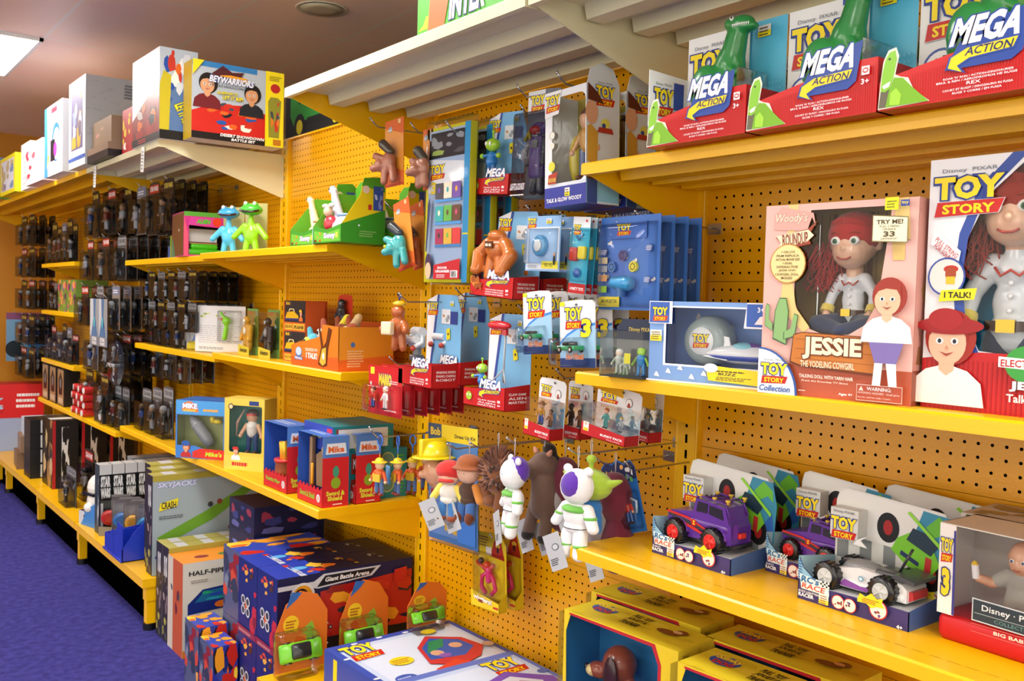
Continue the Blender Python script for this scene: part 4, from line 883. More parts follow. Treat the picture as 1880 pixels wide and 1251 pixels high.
f.e = .0012; f.poly([(.26, .24), (.84, .23), (.84, .42), (.26, .43)], 'c8d0d8'); f.poly([(.268, .25), (.832, .24), (.832, .41), (.268, .42)], '303c44'); f.text('Disney · PIXAR', .33, .325, .78, .39, 'e8ecf0', .01); f.text('COLLECTION', .42, .265, .7, .295, '6ca0a0', .0); f.rect(.28, .308, .82, .313, 'a8b8b8'); f.text('BIG BABY', .42, .17, .66, .2, 'f0e0d0', .02); f.rect(.26, .215, .84, .22, 'e07068'); f.rect(.26, .15, .84, .155, 'e07068')
m.build('carton', t)
M().poly([(.028, .001, .046), (w_ - .002, .001, .046), (w_ - .002, .001, h_ - .002), (.028, .001, h_ - .002)], 'clear').build('window_film', t)
S = 'dca888:p'; B_ = [((.115, .06, .155), (.026, .026, .029)), ((.115, .05, .146), (.021, .02, .018)), ((.115, .06, .115), (.024, .019, .022)), ((.115, .06, .09), (.026, .021, .024)), ((.115, .06, .135), (.115, .06, .125), .012, .014), ((.09, .057, .118), (.07, .045, .105), .011, .009), ((.07, .045, .105), (.055, .03, .112), .009, .008), ((.14, .057, .118), (.158, .05, .1), .011, .01), ((.158, .05, .1), (.148, .035, .088), .009, .008), ((.104, .055, .085), (.1, .045, .06), .014, .011), ((.127, .055, .085), (.13, .045, .06), .014, .011), ((.089, .06, .152), (.004, .006, .007)), ((.141, .06, .152), (.004, .006, .007))]
bo = put(skin_blob(B_, S, .0028, 3, 'baby_doll'), 'baby_doll', t)
put(skin_blob([((.115, .06, .115), (.0265, .022, .025)), ((.115, .06, .09), (.0285, .0235, .0255)), ((.092, .057, .12), (.078, .049, .111), .0135, .012), ((.138, .057, .12), (.152, .052, .107), .0135, .012), ((.104, .055, .085), (.1025, .051, .072), .0165, .015), ((.127, .055, .085), (.1285, .051, .072), .0165, .015)], 'a8a69c:f', .0028, 3, 'romper'), 'romper', bo)
m = M()
for s in (-1, 1): m.ell((.115 + s * .009, .0325, .153), (.0042, .002, .0034), 'f4f4f4:p', 10).ell((.115 + s * .009, .0308, .153), (.0022, .001, .0024), '3c5068:p', 8)
m.tube([(.109, .0305, .139), (.115, .029, .1378), (.121, .0305, .139)], .0011, 'b05848:p'); m.build('face', bo)
M().cyl((.052, .026, .112), (.050, .024, .135), .006, 'f4f4f4:p').cyl((.0499, .0238, .135), (.0497, .0236, .141), .0062, 'f0c840:p', .002).build('bottle', t)
m = M(); q = A(m, (.165, .004, .135), (1, 0, 0), (0, 0, 1), .042, .034); q.rect(0, .45, 1, 1, 'f4f0e8'); q.rect(0, 0, 1, .45, 'f0e060'); q.lines(.1, .1, .9, .9, 4, 'a06838'); m.build('price_tag', t)
# carton lying behind the baby box
t = thing('flat_carton', 'white and brown carton lying on top behind the baby doll box', 'carton', (a0.x + .12, a0.y + .02, z), RZ + .02)
m = M().box(0, 0, 0, .26, .14, .2, 'b8b4ac').box(.01, -.002, .185, .25, .002, .198, '4a3c20'); F = faces(m, .26, .14, .2); F['t'].splash(.05, .1, .95, .9, ['8a7440', '5c4a28', 'd0ccc0'], 12, 9); m.build('carton', t)
# ================= second bay: hanging goods =================
XH = 1.50
def hthing(name, label, cat, x, pl, pr, pt, group=None):
    a, roll, w_, h_ = hang(x, pl, pr, pt)
    return thing(name, label, cat, a, RZ, group, roll), a, w_, h_
def copies(t, n, dx, lab, dz=0, dy=0):
    o = ('second', 'third', 'fourth', 'fifth', 'sixth', 'seventh', 'eighth', 'ninth', 'tenth', 'eleventh', 'twelfth')
    return [dup(t, lab % o[i], None, (dx * (i + 1), dy * (i + 1), dz * (i + 1))) for i in range(n)]
def hk(p, x, y, z_, lab):   # hook carrying the card tops at x
    return hook(y, z_, W - x + .03, lab)
# --- door organisers
G = 'flat packed door organisers'
t, a, w_, h_ = hthing('door_organiser', 'tall plastic wrapped door organiser with picture pockets, frontmost of its row', 'organiser', XH, (778, 518), (857, 519), (790, 238), G)
m = M(); m.box(0, 0, 0, w_, .022, h_, 'd8d020'); f = A(m, (0, 0, 0), (1, 0, 0), (0, 0, 1), w_, h_)
f.rect(.06, .02, .9, .98, 'a8c0e0'); f.rect(.1, .80, .88, .965, '26262c'); f.splash(.12, .82, .86, .95, ['7c8088', '9aa0a8', '55585e', 'a8c060'], 8, 4); f.rect(.88, 0, 1, 1, '2c9cd4'); f.rect(.88, .3, 1, .31, 'f0e028')
f.poly([(.06, .58), (.88, .60), (.88, .76), (.06, .8)], 'e0e4ea'); tslogo(f, .1, .66, .46, .76); f.text('3', .14, .57, .28, .65, 'e8d040', .05)
cols = ['c04870', '7050a0', '38a0a0', 'd8a040', '484850', '60a848', 'c83c3c', 'e8d8c0', '604030']
for j in range(3):
    f.rect(.26, .24 + .145 * j - .015, .86, .24 + .145 * j, '4890d0')
    for i in range(3):
        u, v = .27 + .2 * i, .245 + .145 * j; f.rect(u, v, u + .185, v + .10, cols[(i * 3 + j * 2) % 9]); f.ell(u + .09, v + .055, .006, cols[(i + j * 3 + 4) % 9], .008)
f.poly([(.28, .02), (.88, .02), (.88, .15), (.28, .11)], 'b4202c'); f.text('DOOR', .38, .085, .6, .1, 'ffffff', .02); f.text('ORGANISER', .33, .062, .66, .078, 'ffffff', .02); f.lines(.36, .03, .6, .055, 2, 'e8c8c8'); f.rect(.68, .03, .84, .075, 'f2f2f2')
for i in range(9): f.rect(.69 + .016 * i, .033, .697 + .016 * i, .072, '202020')
f.ell(.17, .12, .017, '3c2c4c', .03); f.ell(.17, .075, .016, 'dcb090', .024); f.poly([(.1, .2), (.13, .2), (.2, .5), (.17, .55), (.13, .5)], '303c60')
m.build('organiser', t); M().rbox(-.004, -.004, -.006, w_ + .004, .026, h_ + .02, .004, 'clear').build('plastic_bag', t)
copies(t, 2, .075, 'tall plastic wrapped door organiser with picture pockets, %s from the front of its row')
HL = 'chrome hook holding the %s'
def hookfor(p, zoff, L, what): 
    q = onX(p[0], p[1], XH); return hook(q.y, q.z + zoff, L, HL % what)
hookfor((842, 240), 0, .36, 'door organisers')
# --- mega action trays that hang: card with tray and a toy
def megapack(x, pl, pr, pt, label, toy, lines_, d=.075, group=None, hdr=True, face=None):
    t, a, w_, h_ = hthing('action_toy_pack', label, 'toy pack', x, pl, pr, pt, group)
    ht = h_ * .26; m = M(); m.prism([(0, 0), (w_, 0), (w_, ht * .95), (w_ * .6, ht * .8), (0, ht * .72)], 0, .0015, 'c01c22'); f = A(m, (0, 0, 0), (1, 0, 0), (0, 0, 1), w_, ht)
    mega(f, .36, .42, .92, 1.2); f.rect(.84, .3, .90, .4, 'f4e8e8'); f.text('4+', .84, .15, .91, .24, 'ffffff', .02)
    for i, s_ in enumerate(lines_): f.text(s_, .38, .3 - .1 * i, .8, .36 - .1 * i, 'ffffff', .01)
    if face: face(f, .02, .1)
    m.prism([(0, 0), (d, 0), (d, ht * 1.05), (0, ht * .95)], w_ - .0015, w_, 'b81c22', 'x'); q = A(m, (w_, 0, 0), (0, 1, 0), (0, 0, 1), d, ht)
    for i, s_ in enumerate(lines_): q.text(s_, .15, .62 - .16 * i, .85, .72 - .16 * i, 'ffffff', .01)
    m.box(0, 0, 0, w_, d, .002, 'a01818').box(0, 0, 0, .0015, d, ht * .7, 'b81c22'); m.build('tray', t)
    m = M(); P = [(0, 0), (w_, 0), (w_, h_ * .8), (w_ * .86, h_), (w_ * .3, h_ * 1.0), (0, h_ * .93)]; m.prism(P, d, d + .0014, '7cb8e4'); b = A(m, (0, d, 0), (1, 0, 0), (0, 0, 1), w_, h_)
    b.poly([(0, .1), (.1, .1), (.3, 1), (.02, .93)], 'f0f2f4'); b.poly([(.1, .1), (.16, .1), (.36, 1), (.3, 1)], '3450a0'); tslogo(b, .02, .76, .34, .92)
    b.rect(.45, .68, .7, .84, 'e0e4e8'); b.rect(.7, .68, .9, .82, '2c4490'); b.splash(.46, .7, .68, .82, ['98a0a8', 'c09070', '606870'], 6, 3); b.poly([(.62, .5), (.72, .52), (.7, .64), (.6, .62)], 'e8d828'); b.ell(.66, .57, .004, '303030'); sticker(b, .7, .88, .018, .014); m.build('back_card', t)
    toy(t, w_, d, h_); return t
def monster(t, w_, d, h_):
    k = w_ / .175; S = Matrix.Translation((w_ * .42, d * .3, h_ * .34)) @ Matrix.Scale(k, 4)
    P = [((0, 0, .045), (.036, .024, .03)), ((0, -.002, .075), (.03, .022, .016))]
    for s in (-1, 1): P += [((s * .034, 0, .055), (s * .062, -.006, .03), .018, .015), ((s * .062, -.006, .03), (s * .05, -.02, -.002), .019, .016), ((s * .016, 0, .02), (s * .022, 0, -.022), .016, .018), ((s * .05, -.024, -.008), (.016, .015, .013))]
    o = put(skin_blob(P, 'c8702c:p', .0035, 1, 'rock_monster', S), 'rock_monster', t)
    m = M(S); m.box(-.016, -.0275, .045, .014, -.024, .062, '5c3020:p').box(-.012, -.0285, .05, -.002, -.0275, .056, 'e8e0d0:p').box(.002, -.0285, .05, .01, -.0275, .056, 'e8e0d0:p'); m.build('face_plate', o)
G = 'orange rock monster packs'
t = megapack(XH, (862, 541), (941, 551), (882, 385), 'hanging pack with an orange rock monster toy, frontmost', monster, ('TWO-FACED CHUNK', 'CHUNK DOBLE CARA', 'CHUNK DEUX VISAGES'), .085, G, face=lambda f, u, v: f.splash(.02, .1, .3, .9, ['b86428', 'd88838', '984c20'], 12, 5))
dup(t, 'hanging pack with an orange rock monster toy, behind the frontmost one', None, (.10, .0, 0)); hookfor((925, 387), 0, .24, 'rock monster packs')
def alien(t, w_, d, h_, x=.33, z0=.2, k=1.0, prop=True):
    m = M(); q = h_ * .22 * k; cx = w_ * x
    o = M(); o.cap((cx, d * .2, h_ * z0 + q * .35), (cx, d * .2, h_ * z0 + q * .55), q * .22, q * .18, '2c80c8:p'); o.ell((cx, d * .2, h_ * z0 + q * .95), (q * .34, q * .24, q * .24), 'a0d030:p', 16); o.tube([(cx, d * .2, h_ * z0 + q * 1.15), (cx, d * .2, h_ * z0 + q * 1.4)], q * .03, 'a0d030:p'); o.ell((cx, d * .2, h_ * z0 + q * 1.42), q * .06, 'a0d030:p')
    for s in (-1, 1):
        o.cap((cx + s * q * .2, d * .2, h_ * z0 + q * .6), (cx + s * q * .45, d * .1, h_ * z0 + q * .55), q * .07, q * .06, '2c80c8:p'); o.ell((cx + s * q * .5, d * .08, h_ * z0 + q * .55), q * .1, 'a0d030:p'); o.cap((cx + s * q * .1, d * .2, h_ * z0 + q * .25), (cx + s * q * .12, d * .2, h_ * z0 + q * .02), q * .1, q * .09, '2068a8:p')
        o.ell((cx + s * q * .12, d * .2 - q * .22, h_ * z0 + q * .98), (q * .07, q * .03, q * .08), 'f4f4f4:p', 8)
    o.build('little_green_toy', t)
    if prop:
        m.tube([(w_ * .72, d * .4, h_ * .28), (w_ * .74, d * .4, h_ * .84)], .0028, 'b8bcc0:p'); m.ell((w_ * .62, d * .35, h_ * .88), (w_ * .26, .018, h_ * .05), 'd02830:p', 16); m.cyl((w_ * .74, d * .4, h_ * .78), (w_ * .74, d * .4, h_ * .86), .008, 'd02830:p')
        for s in (-1, 0, 1): m.tube([(w_ * .72, d * .4, h_ * .42), (w_ * (.72 + .16 * s), d * (.4 - .2 * abs(s)), h_ * .28)], .002, 'b8bcc0:p')
        m.build('toy_stand', t)
limeface = lambda f, u, v: (f.ell(.16, .42, .014, 'a4c43c', .012), f.ell(.12, .46, .003, 'f0f0f0'), f.ell(.19, .46, .003, 'f0f0f0'))
megapack(XH, (850, 742), (926, 757), (873, 578), 'hanging pack with a lime green toy figure and a red topped stand', alien, ('CLAW GAME', 'ALIEN', 'MARTIEN'), .085, face=limeface); hookfor((921, 574), 0, .26, 'lime figure pack')
megapack(XH + .03, (863, 358), (932, 358), (884, 205), 'small hanging pack with a lime and blue toy, below the upper hooks', lambda t, w_, d, h_: alien(t, w_, d, h_, .45, .28, 1.5, False), ('DISC FLIP', 'ALIEN', 'SPACE'), .05, face=limeface); hookfor((925, 205), .005, .26, 'small lime toy pack')
def spark(t, w_, d, h_):
    m = M(); x, y, q = w_ * .3, d * .3, h_
    m.rbox(x - .02, y - .018, q * .26, x + .022, y + .014, q * .33, .005, '585c64:p'); m.cyl((x, y, q * .33), (x, y, q * .40), .014, '70747c:p'); m.rbox(x - .024, y - .02, q * .40, x + .024, y + .018, q * .56, .008, 'a8c4d4:p'); m.cyl((x - .03, y - .02, q * .5), (x + .03, y - .02, q * .5), .012, 'e4e8ec:p')
    m.cyl((x - .02, y, q * .58), (x + .028, y, q * .58), .016, 'dfe4e8:p')
    for s in (-1, 1): m.tube([(x + s * .026, y, q * .54), (x + s * .044, y - .01, q * .47), (x + s * .03, y - .03, q * .42)], .007, 'dfe4e8:p'); m.ell((x + s * .03, y - .034, q * .41), .009, 'c04030:p')
    m.build('toy_robot', t)
G = 'grey and white robot packs'
t = megapack(XH, (731, 703), (792, 715), (752, 542), 'hanging pack with a grey and white toy robot, left one', spark, ('SPARKING SPARKS', 'SPARKS CHISPAS', 'ROBOT'), .10, G)
dup(t, 'hanging pack with a grey and white toy robot, right one behind the left', None, (.095, -.012, .008)); hookfor((787, 540), 0, .22, 'robot packs')
# --- long blue and white talking doll packs
G = 'talk and glow doll packs'
t, a, w_, h_ = hthing('talking_toy_pack', 'tall rounded pack with a yellow toy window and light blue side, front one', 'toy pack', XH - .03, (1000, 383), (1076, 372), (966, 192), G)
d = .105; win = roundwin(w_ * .17, h_ * .2, w_ * .97, h_ * .94, .02)
m = M(); holed(m, w_, h_, win, 0, 'e8ecee'); m.box(0, d, 0, w_, d + .002, h_, 'a89c30').box(0, .002, 0, .0015, d, h_, 'e8ecee').box(0, 0, 0, w_, d, .002, '2c3c90')
m.prism([(0, 0), (d, 0), (d, h_ * 1.02), (d * .8, h_ * 1.15), (d * .45, h_ * 1.19), (d * .1, h_ * 1.13), (0, h_ * 1.0)], w_ - .0015, w_, 'd4dde4', 'x')
f = A(m, (0, 0, 0), (1, 0, 0), (0, 0, 1), w_, h_); f.rect(0, 0, 1, .17, '303c98'); f.poly([(.0, .17), (1, .17), (1, .2), (0, .19)], 'd4dce8'); f.text('TALK & GLOW WOODY', .05, .04, .9, .075, 'ffffff', .02); sticker(f, .5, .08, .018, .02)
f.poly([(0, .78), (.34, .80), (.4, 1), (0, 1)], 'f0f2f2'); tslogo(f, .02, .82, .38, .97); f.ell(.2, .62, .010, '404858'); f.ell(.2, .62, .009, 'e8e8d8'); f.ell(.2, .53, .008, 'e8e8d8'); f.poly([(.1, .2), (.3, .2), (.34, .3), (.12, .28)], 'b03828'); f.text('LIGHTS & SOUNDS', .12, .215, .3, .25, 'f0e060', .02); f.ell(.2, .35, .012, 'e8d840')
q = A(m, (w_, 0, 0), (0, 1, 0), (0, 0, 1), d, h_); q.rect(.0, .02, 1, .3, '8cc4dc'); tslogo(q, .25, .82, .85, 1.0, True); q.ell(.55, .68, .014, 'e8e060', .012); q.ell(.5, .66, .006, '304890'); q.poly([(.3, .6), (.8, .6), (.75, .645), (.35, .645)], 'b03828')
q.poly([(.0, .35), (.3, .32), (.32, .6), (.1, .66), (0, .64)], 'c89838'); q.poly([(0, .2), (.35, .2), (.34, .33), (0, .33)], '5c3420'); q.ell(.12, .76, .02, 'd8a480', .028); q.poly([(-.0, .86), (.5, .84), (.3, .93), (.0, 1.0)], '5c2a1c'); q.poly([(0, 0), (.3, 0), (.3, .2), (0, .2)], '38508c')
m.build('carton', t); pane(t, win)
m = M(); fig(m, w_ * .68, d * .45, h_ * .22, h_ * .62, 'd8a480', 'c49030', '34588c', '5a3420', None, 'c49030', '5c3018', 1.0); m.build('cowboy_toy', t); M().ell((w_ * .38, d * .5, h_ * .42), (.018, .02, .06), 'c8b830:p').build('yellow_insert', t)
dup(t, 'tall rounded pack with a yellow toy window and light blue side, behind the front one', None, (.13, -.0, .0)); dup(t, 'tall rounded pack with a yellow toy window, rearmost and mostly hidden', None, (.22, -.01, -.02))
q = onX(1030, 150, XH - .03); hook(q.y, q.z, .36, HL % 'tall talking toy packs')
# --- clear robot pack
t, a, w_, h_ = hthing('robot_pack', 'clear blister pack with a purple and grey toy robot', 'toy pack', XH - .01, (932, 365), (994, 361), (914, 196))
m, f = card(t, w_, h_ * 1.12, '70747c', 'tab', y=.055); f.rect(.0, .8, .5, 1, 'e4e6e8'); tslogo(f, .08, .80, .5, .96); m.build('card', t); bubble(t, 0, 0, w_, h_ * .9, .055, 'clear_grey', y=.055)
m = M(); x = w_ * .6; m.rbox(x - .022, .012, h_ * .2, x + .022, .045, h_ * .62, .008, '5c3890:p'); m.ell((x, .03, h_ * .7), (.028, .02, .018), '5c3890:p'); m.ell((x, .014, h_ * .68), (.02, .01, .012), 'c02828:p'); m.box(x - .005, .008, h_ * .5, x + .018, .012, h_ * .58, '18181c:p'); m.ell((w_ * .2, .03, h_ * .45), (.012, .012, .02), 'b8b8bc:p'); m.tube([(w_ * .18, .03, h_ * .6), (w_ * .3, .03, h_ * .68), (w_ * .34, .03, h_ * .6)], .005, 'd8c030:p')
for s in (-1, 1): m.cap((x + s * .012, .03, h_ * .2), (x + s * .016, .03, h_ * .08), .010, .012, '48484e:p'); m.cap((x + s * .026, .03, h_ * .58), (x + s * .032, .02, h_ * .35), .008, .007, '48484e:p')
m.build('toy_robot', t); m = M(); q = A(m, (0, -.001, 0), (1, 0, 0), (0, 0, 1), w_, h_ * .2); q.text('LIGHTS & SOUNDS', .08, .4, .5, .75, 'd0d4d8', .03, .2, 'a02828', .03); q.lines(.08, .12, .6, .25, 1, 'e0e0e0'); m.build('label', t); hookfor((950, 185), .02, .32, 'clear robot pack')
# --- yo-yos, party bags, projectors
G = 'yo-yo blister cards'
t, a, w_, h_ = hthing('yoyo_card', 'light blue yo-yo card, front one on its hook', 'yo-yo', XH, (964, 497), (1026, 499), (968, 398), G)
m, f = card(t, w_, h_ * 1.0, '8cb8e4'); f.rect(.03, .03, .97, .8, 'e0e8f0'); f.rect(.07, .14, .93, .77, '98bce0'); tslogo(f, .03, .78, .3, .97); f.rect(.5, .05, .97, .18, 'ece040'); f.text('YO YO', .58, .08, .82, .15, '404040', .02); f.lines(.06, .06, .45, .12, 2, '909aa8'); sticker(f, .6, .86, .02, .012); f.ell(.87, .3, .004, 'd8a880', .006); f.ell(.87, .2, .004, '303038', .012); m.build('card', t)
M().lathe([(.001, -.014), (.022, -.014), (.027, -.010), (.027, 0), (.001, 0)], (w_ * .47, 0, h_ * .46), '4c9cd0:p', (0, 1, 0), 30).lathe([(.016, -.0145), (.014, -.016), (.001, -.016)], (w_ * .47, 0, h_ * .46), 'd4dce0:p', (0, 1, 0), 24).build('yoyo', t); bubble(t, w_ * .06, h_ * .12, w_ * .94, h_ * .78, .02)
copies(t, 2, .04, 'light blue yo-yo card, %s from the front on its hook'); hookfor((997, 402), 0, .26, 'yo-yo cards')
G = 'party bag toy cards'
t, a, w_, h_ = hthing('small_toy_pack', 'narrow teal card with small bagged toys and red foot, front one', 'toy pack', XH, (1043, 537), (1074, 541), (1046, 398), G)
m, f = card(t, w_, h_, '3cb0d0'); f.rect(0, .86, 1, 1, 'e8eef0'); tslogo(f, .06, .76, .5, .9); f.rect(0, 0, 1, .13, 'b82028'); f.text('4 PARTY TOYS', .1, .04, .9, .08, 'ffffff', .02); f.ell(.8, .95, .003, 'd02828'); m.build('card', t)
m = M(); m.rbox(w_ * .08, -.012, h_ * .42, w_ * .5, 0, h_ * .6, .004, 'c02830:p').rbox(w_ * .55, -.012, h_ * .45, w_ * .95, 0, h_ * .62, .004, 'e8d830:p').ell((w_ * .5, -.006, h_ * .27), (.012, .006, .012), '2c68b8:p').tube([(w_ * .3, -.005, h_ * .75), (w_ * .5, -.005, h_ * .7), (w_ * .7, -.005, h_ * .78)], .003, '2878b0:p'); m.build('toys', t); bubble(t, w_ * .04, h_ * .15, w_ * .97, h_ * .84, .016)
copies(t, 3, .022, 'narrow teal card with small bagged toys and red foot, %s from the front'); hookfor((1060, 402), 0, .22, 'party bag cards')
G = 'projector torch cards'
t, a, w_, h_ = hthing('projector_pack', 'blue cloud card with a toy projector and three discs, front one', 'toy pack', XH + .02, (1093, 568), (1202, 571), (1091, 401), G)
m, f = card(t, w_, h_, '4478c8', y=.012); R = random.Random(8)
for i in range(9): u, v = .05 + .85 * R.random(), .15 + .8 * R.random(); f.ell(u, v, .006, 'dcdcdc', .003); f.ell(u + .03, v + .012, .004, 'e8e4dc', .004)
f.rect(.2, .76, .8, .94, '3c6cc0'); tslogo(f, .3, .79, .55, .92); f.rect(.03, .03, .38, .14, 'f0e040'); f.text('MINI PROJECTOR', .07, .06, .34, .11, '404850', .02)
for u, v in ((.1, .62), (.86, .65), (.84, .32)): f.ell(u, v, .009, '2c3c80'); f.ell(u, v, .0085, '6c88c8'); f.lines(u - .05, v - .02, u + .05, v + .03, 3, 'e8e8f0')
for v, c in ((.53, 'd8c8a0'), (.44, 'a0a8b0'), (.34, 'e0a870'), (.22, '90c840')): f.rect(.07, v - .035, .17, v + .035, c)
m.build('card', t); m = M()
for u, v, c in ((.42, .58, '2c3c88'), (.24, .46, '2c80c8'), (.6, .46, 'e8d828')):
    m.cyl((w_ * u, .011, h_ * v), (w_ * u, .004, h_ * v), .0125, c + ':p', n=24)
    for i in range(8): m.ell((w_ * u + .007 * math.cos(i * .785), .0038, h_ * v + .007 * math.sin(i * .785)), (.0019, .0006, .0019), '101418:p', 8)
m.build('picture_disc', t); M().cap((w_ * .35, -.004, h_ * .29), (w_ * .58, -.006, h_ * .28), .015, .018, '3898d0:p').cyl((w_ * .46, -.004, h_ * .25), (w_ * .46, -.004, h_ * .14), .014, '4880c0:p', .011).build('projector', t); bubble(t, w_ * .06, h_ * .03, w_ * .95, h_ * .93, .03, y=.012)
copies(t, 3, .045, 'blue cloud card with a toy projector and three discs, %s from the front'); q = onX(1145, 402, XH); hook(q.y, q.z, .28, HL % 'projector cards')
# --- small car blisters
def carblister(x, pl, pr, pt, label, three, G):
    t, a, w_, h_ = hthing('toy_car_pack', label, 'toy car', x, pl, pr, pt, G)
    m, f = card(t, w_, h_, 'eceef0', 'tab'); f.poly([(0, .38), (.2, .5), (.5, .6), (1, .66), (1, 0), (0, 0)], '3c88d8'); f.poly([(0, .34), (.2, .46), (.5, .56), (1, .62), (1, .1), (0, .1)], '9cc8e8'); f.rect(0, 0, 1, .14, '20407c'); tslogo(f, .15, .56, .8 if not three else .66, .9)
    if three: f.text('3', .62, .44, .9, .72, 'f4dc20', .05, .1, '2c3c88', .05)
    f.rect(.02, .92, .16, .98, 'f0e828'); f.ell(.5, .93, .005, '606468', .003); f.text('Hot Wheels', .2, .12, .7, .22, 'e8782c', .03, .2, 'f0f0f0', .04); m.build('card', t)
    m = M(); minicar(m, w_ * .42, -.014, h_ * .22, w_ * .62, '30a068', -.15); m.build('toy_car', t); bubble(t, w_ * (-.12 if three else .02), h_ * .02, w_ * .8, h_ * .45, .034); return t
G = 'toy car blister cards'
t = carblister(XH, (962, 651), (1014, 650), (964, 537), 'white and blue toy car card, front one of the left hook', False, G); copies(t, 3, .055, 'white and blue toy car card, %s from the front of the left hook'); hookfor((990, 545), 0, .24, 'left toy car cards')
t = carblister(XH - .01, (1029, 675), (1094, 676), (1045, 555), 'white and blue toy car card numbered three, front one of the right hook', True, G); copies(t, 2, .055, 'white and blue toy car card numbered three, %s from the front of the right hook'); hookfor((1078, 560), 0, .25, 'right toy car cards')
# --- red blister cards with two small figures
G = 'red figure blister cards'
t, a, w_, h_ = hthing('figure_pack', 'red blister card with two small figures, frontmost at left', 'toy figure pack', XH, (676, 757), (737, 770), (680, 668), G)
m, f = card(t, w_, h_ * .98, 'c41c28'); f.rect(.06, .82, .18, .96, 'f0e030'); f.text('MARIO', .32, .6, .7, .85, 'e8c828', .06, 0, '2060a0', .05); f.ell(.08, .62, .006, 'f0f0f0'); f.lines(.5, .1, .95, .16, 1, 'f0d0d0'); f.lines(.65, .66, .95, .74, 2, 'f0d0d0'); m.build('card', t)
m = M(); fig(m, w_ * .28, -.016, h_ * .14, h_ * .42, 'e0b090', 'c03028', '3050a0', '5a3020', None); fig(m, w_ * .65, -.016, h_ * .14, h_ * .46, 'e0c0a0', 'f0f0f0', 'e8e8e8', 'f4f4f4', None); m.build('figure', t); bubble(t, -.004, h_ * .04, w_ * .98, h_ * .62, .032)
copies(t, 5, .047, 'red blister card with two small figures, %s from the front', .001); hookfor((707, 668), 0, .30, 'red figure cards')
# --- two-figure packs with red base
def buddy(x, pl, pr, pt, label, cols):
    t, a, w_, h_ = hthing('figure_pack', label, 'toy figure pack', x, pl, pr, pt, 'two figure packs with red base'); d = .045; ht = h_ * .2
    m = M(); m.prism([(0, 0), (w_, 0), (w_, ht), (0, ht * 1.3)], 0, .001, 'c02028'); f = A(m, (0, 0, 0), (1, 0, 0), (0, 0, 1), w_, ht); f.text('BUDDY PACK', .45, .4, .95, .62, 'ffffff', .03); f.text('FIGURES', .6, .15, .9, .28, 'f0d0d0'); f.rect(.05, .5, .18, 1.4, 'f0f0ee'); f.ell(.11, 1.2, .004, 'e0b898'); f.rect(.06, .5, .17, .8, 'e8d030')
    m.prism([(0, 0), (d, 0), (d, ht), (0, ht)], w_ - .001, w_, 'a81820', 'x').box(0, 0, 0, w_, d, .0015, 'a81820'); m.build('tray', t)
    m = M(); m.prism(cardpts(w_, h_, 'tab'), d, d + .0014, 'e6e8ea'); f = A(m, (0, d, 0), (1, 0, 0), (0, 0, 1), w_, h_); f.poly([(.35, .1), (1, .1), (1, .6), (.75, .66), (.5, .5)], '8cc0e0'); tslogo(f, .08, .66, .5, .88); f.ell(.74, .76, .011, '303438'); f.ell(.74, .76, .010, 'f0f0f0'); f.poly([(.7, .68), (.78, .68), (.76, .76), (.72, .76)], 'a03028'); f.ell(.6, .94, .004, '505050', .003); m.build('card', t)
    m = M(); fig(m, w_ * .4, d * .5, ht, h_ * .4, *cols[0]); fig(m, w_ * .72, d * .55, ht, h_ * .3, *cols[1]); m.build('figure', t); M().box(.0, .001, ht * .9, w_ - .001, d - .001, h_ * .64, 'clear').build('blister', t); return t
buddy(XH, (960, 796), (1008, 811), (969, 692), 'two figure pack with blue and brown toys, left one on the hook', (('d8a880', 'c89030', '3058a0', '6a3c20', '8a5428'), ('8a5c38', '8a5c38', '6c4428', '3a2418')))
buddy(XH + .09, (1018, 800), (1062, 809), (1016, 698), 'two figure pack with brown toys, middle one partly hidden', (('4c3424', '4c3424', '302420', '201814'), ('8a5c38', '8a5c38', '6c4428', '3a2418')))
buddy(XH + .02, (1066, 797), (1146, 822), (1082, 708), 'two figure pack with teal dressed and silver toys, right one', (('d8a890', '40a0a0', '40a0a0', 'b05828'), ('a8b0b8', 'a8b0b8', '8890a0', 'd0a030')))
buddy(XH + .13, (1130, 800), (1190, 815), (1135, 708), 'two figure pack at the back right, mostly hidden', (('d8a890', '40a0a0', '40a0a0', 'b05828'), ('a8b0b8', 'a8b0b8', '8890a0', 'd0a030')))
hookfor((990, 694), 0, .26, 'left two figure packs'); hookfor((1110, 712), 0, .26, 'right two figure packs')
# --- keychains
Yk = onX(690, 800, 1.44).y
for i, (px, py, lab) in enumerate(((697, 858, 'small helmeted keychain doll, leftmost of four'), (730, 858, 'small helmeted keychain doll with a blue toy tool, second from left'), (757, 856, 'small helmeted keychain doll, third from left'), (783, 850, 'small helmeted keychain doll, rightmost of four by the slotted post'))):
    q = onY(px, py, Yk); t = thing('keychain_doll', lab, 'keychain', q + Vector((0, 0, -.075)), RZ + (.3, -.2, .5, 1.0)[i], 'helmeted keychain dolls')
    m = M(); fig(m, 0, 0, -.015, .115, 'e8c090', 'e06828', '5878a8', 'e8c090', 'ecd020', 'e05820', '8c3020', 1.1); m.box(-.015, -.016, .03, .015, -.011, .055, 'd8b828:p'); m.build('doll', t)
    if i == 1: M().rbox(-.03, -.03, .02, .005, -.024, .08, .004, '50a0d8:p').build('toy_tool', t)
    g = M(); g.tube([(0, 0, .098), (0, 0, .118)], .0012, 'd8b828:p'); g.tube([(0, 0, .118), (0, 0, .14), (-.010, 0, .150), (-.010, 0, .168), (0, 0, .176), (.010, 0, .168), (.010, 0, .150), (.001, 0, .142)], .0026, '2c70d8:p'); g.build('clip', t)
q = onY(697, 858, Yk); hook(Yk, q.z + .098, .40, 'chrome hook holding the helmeted keychain dolls', rise=.03)
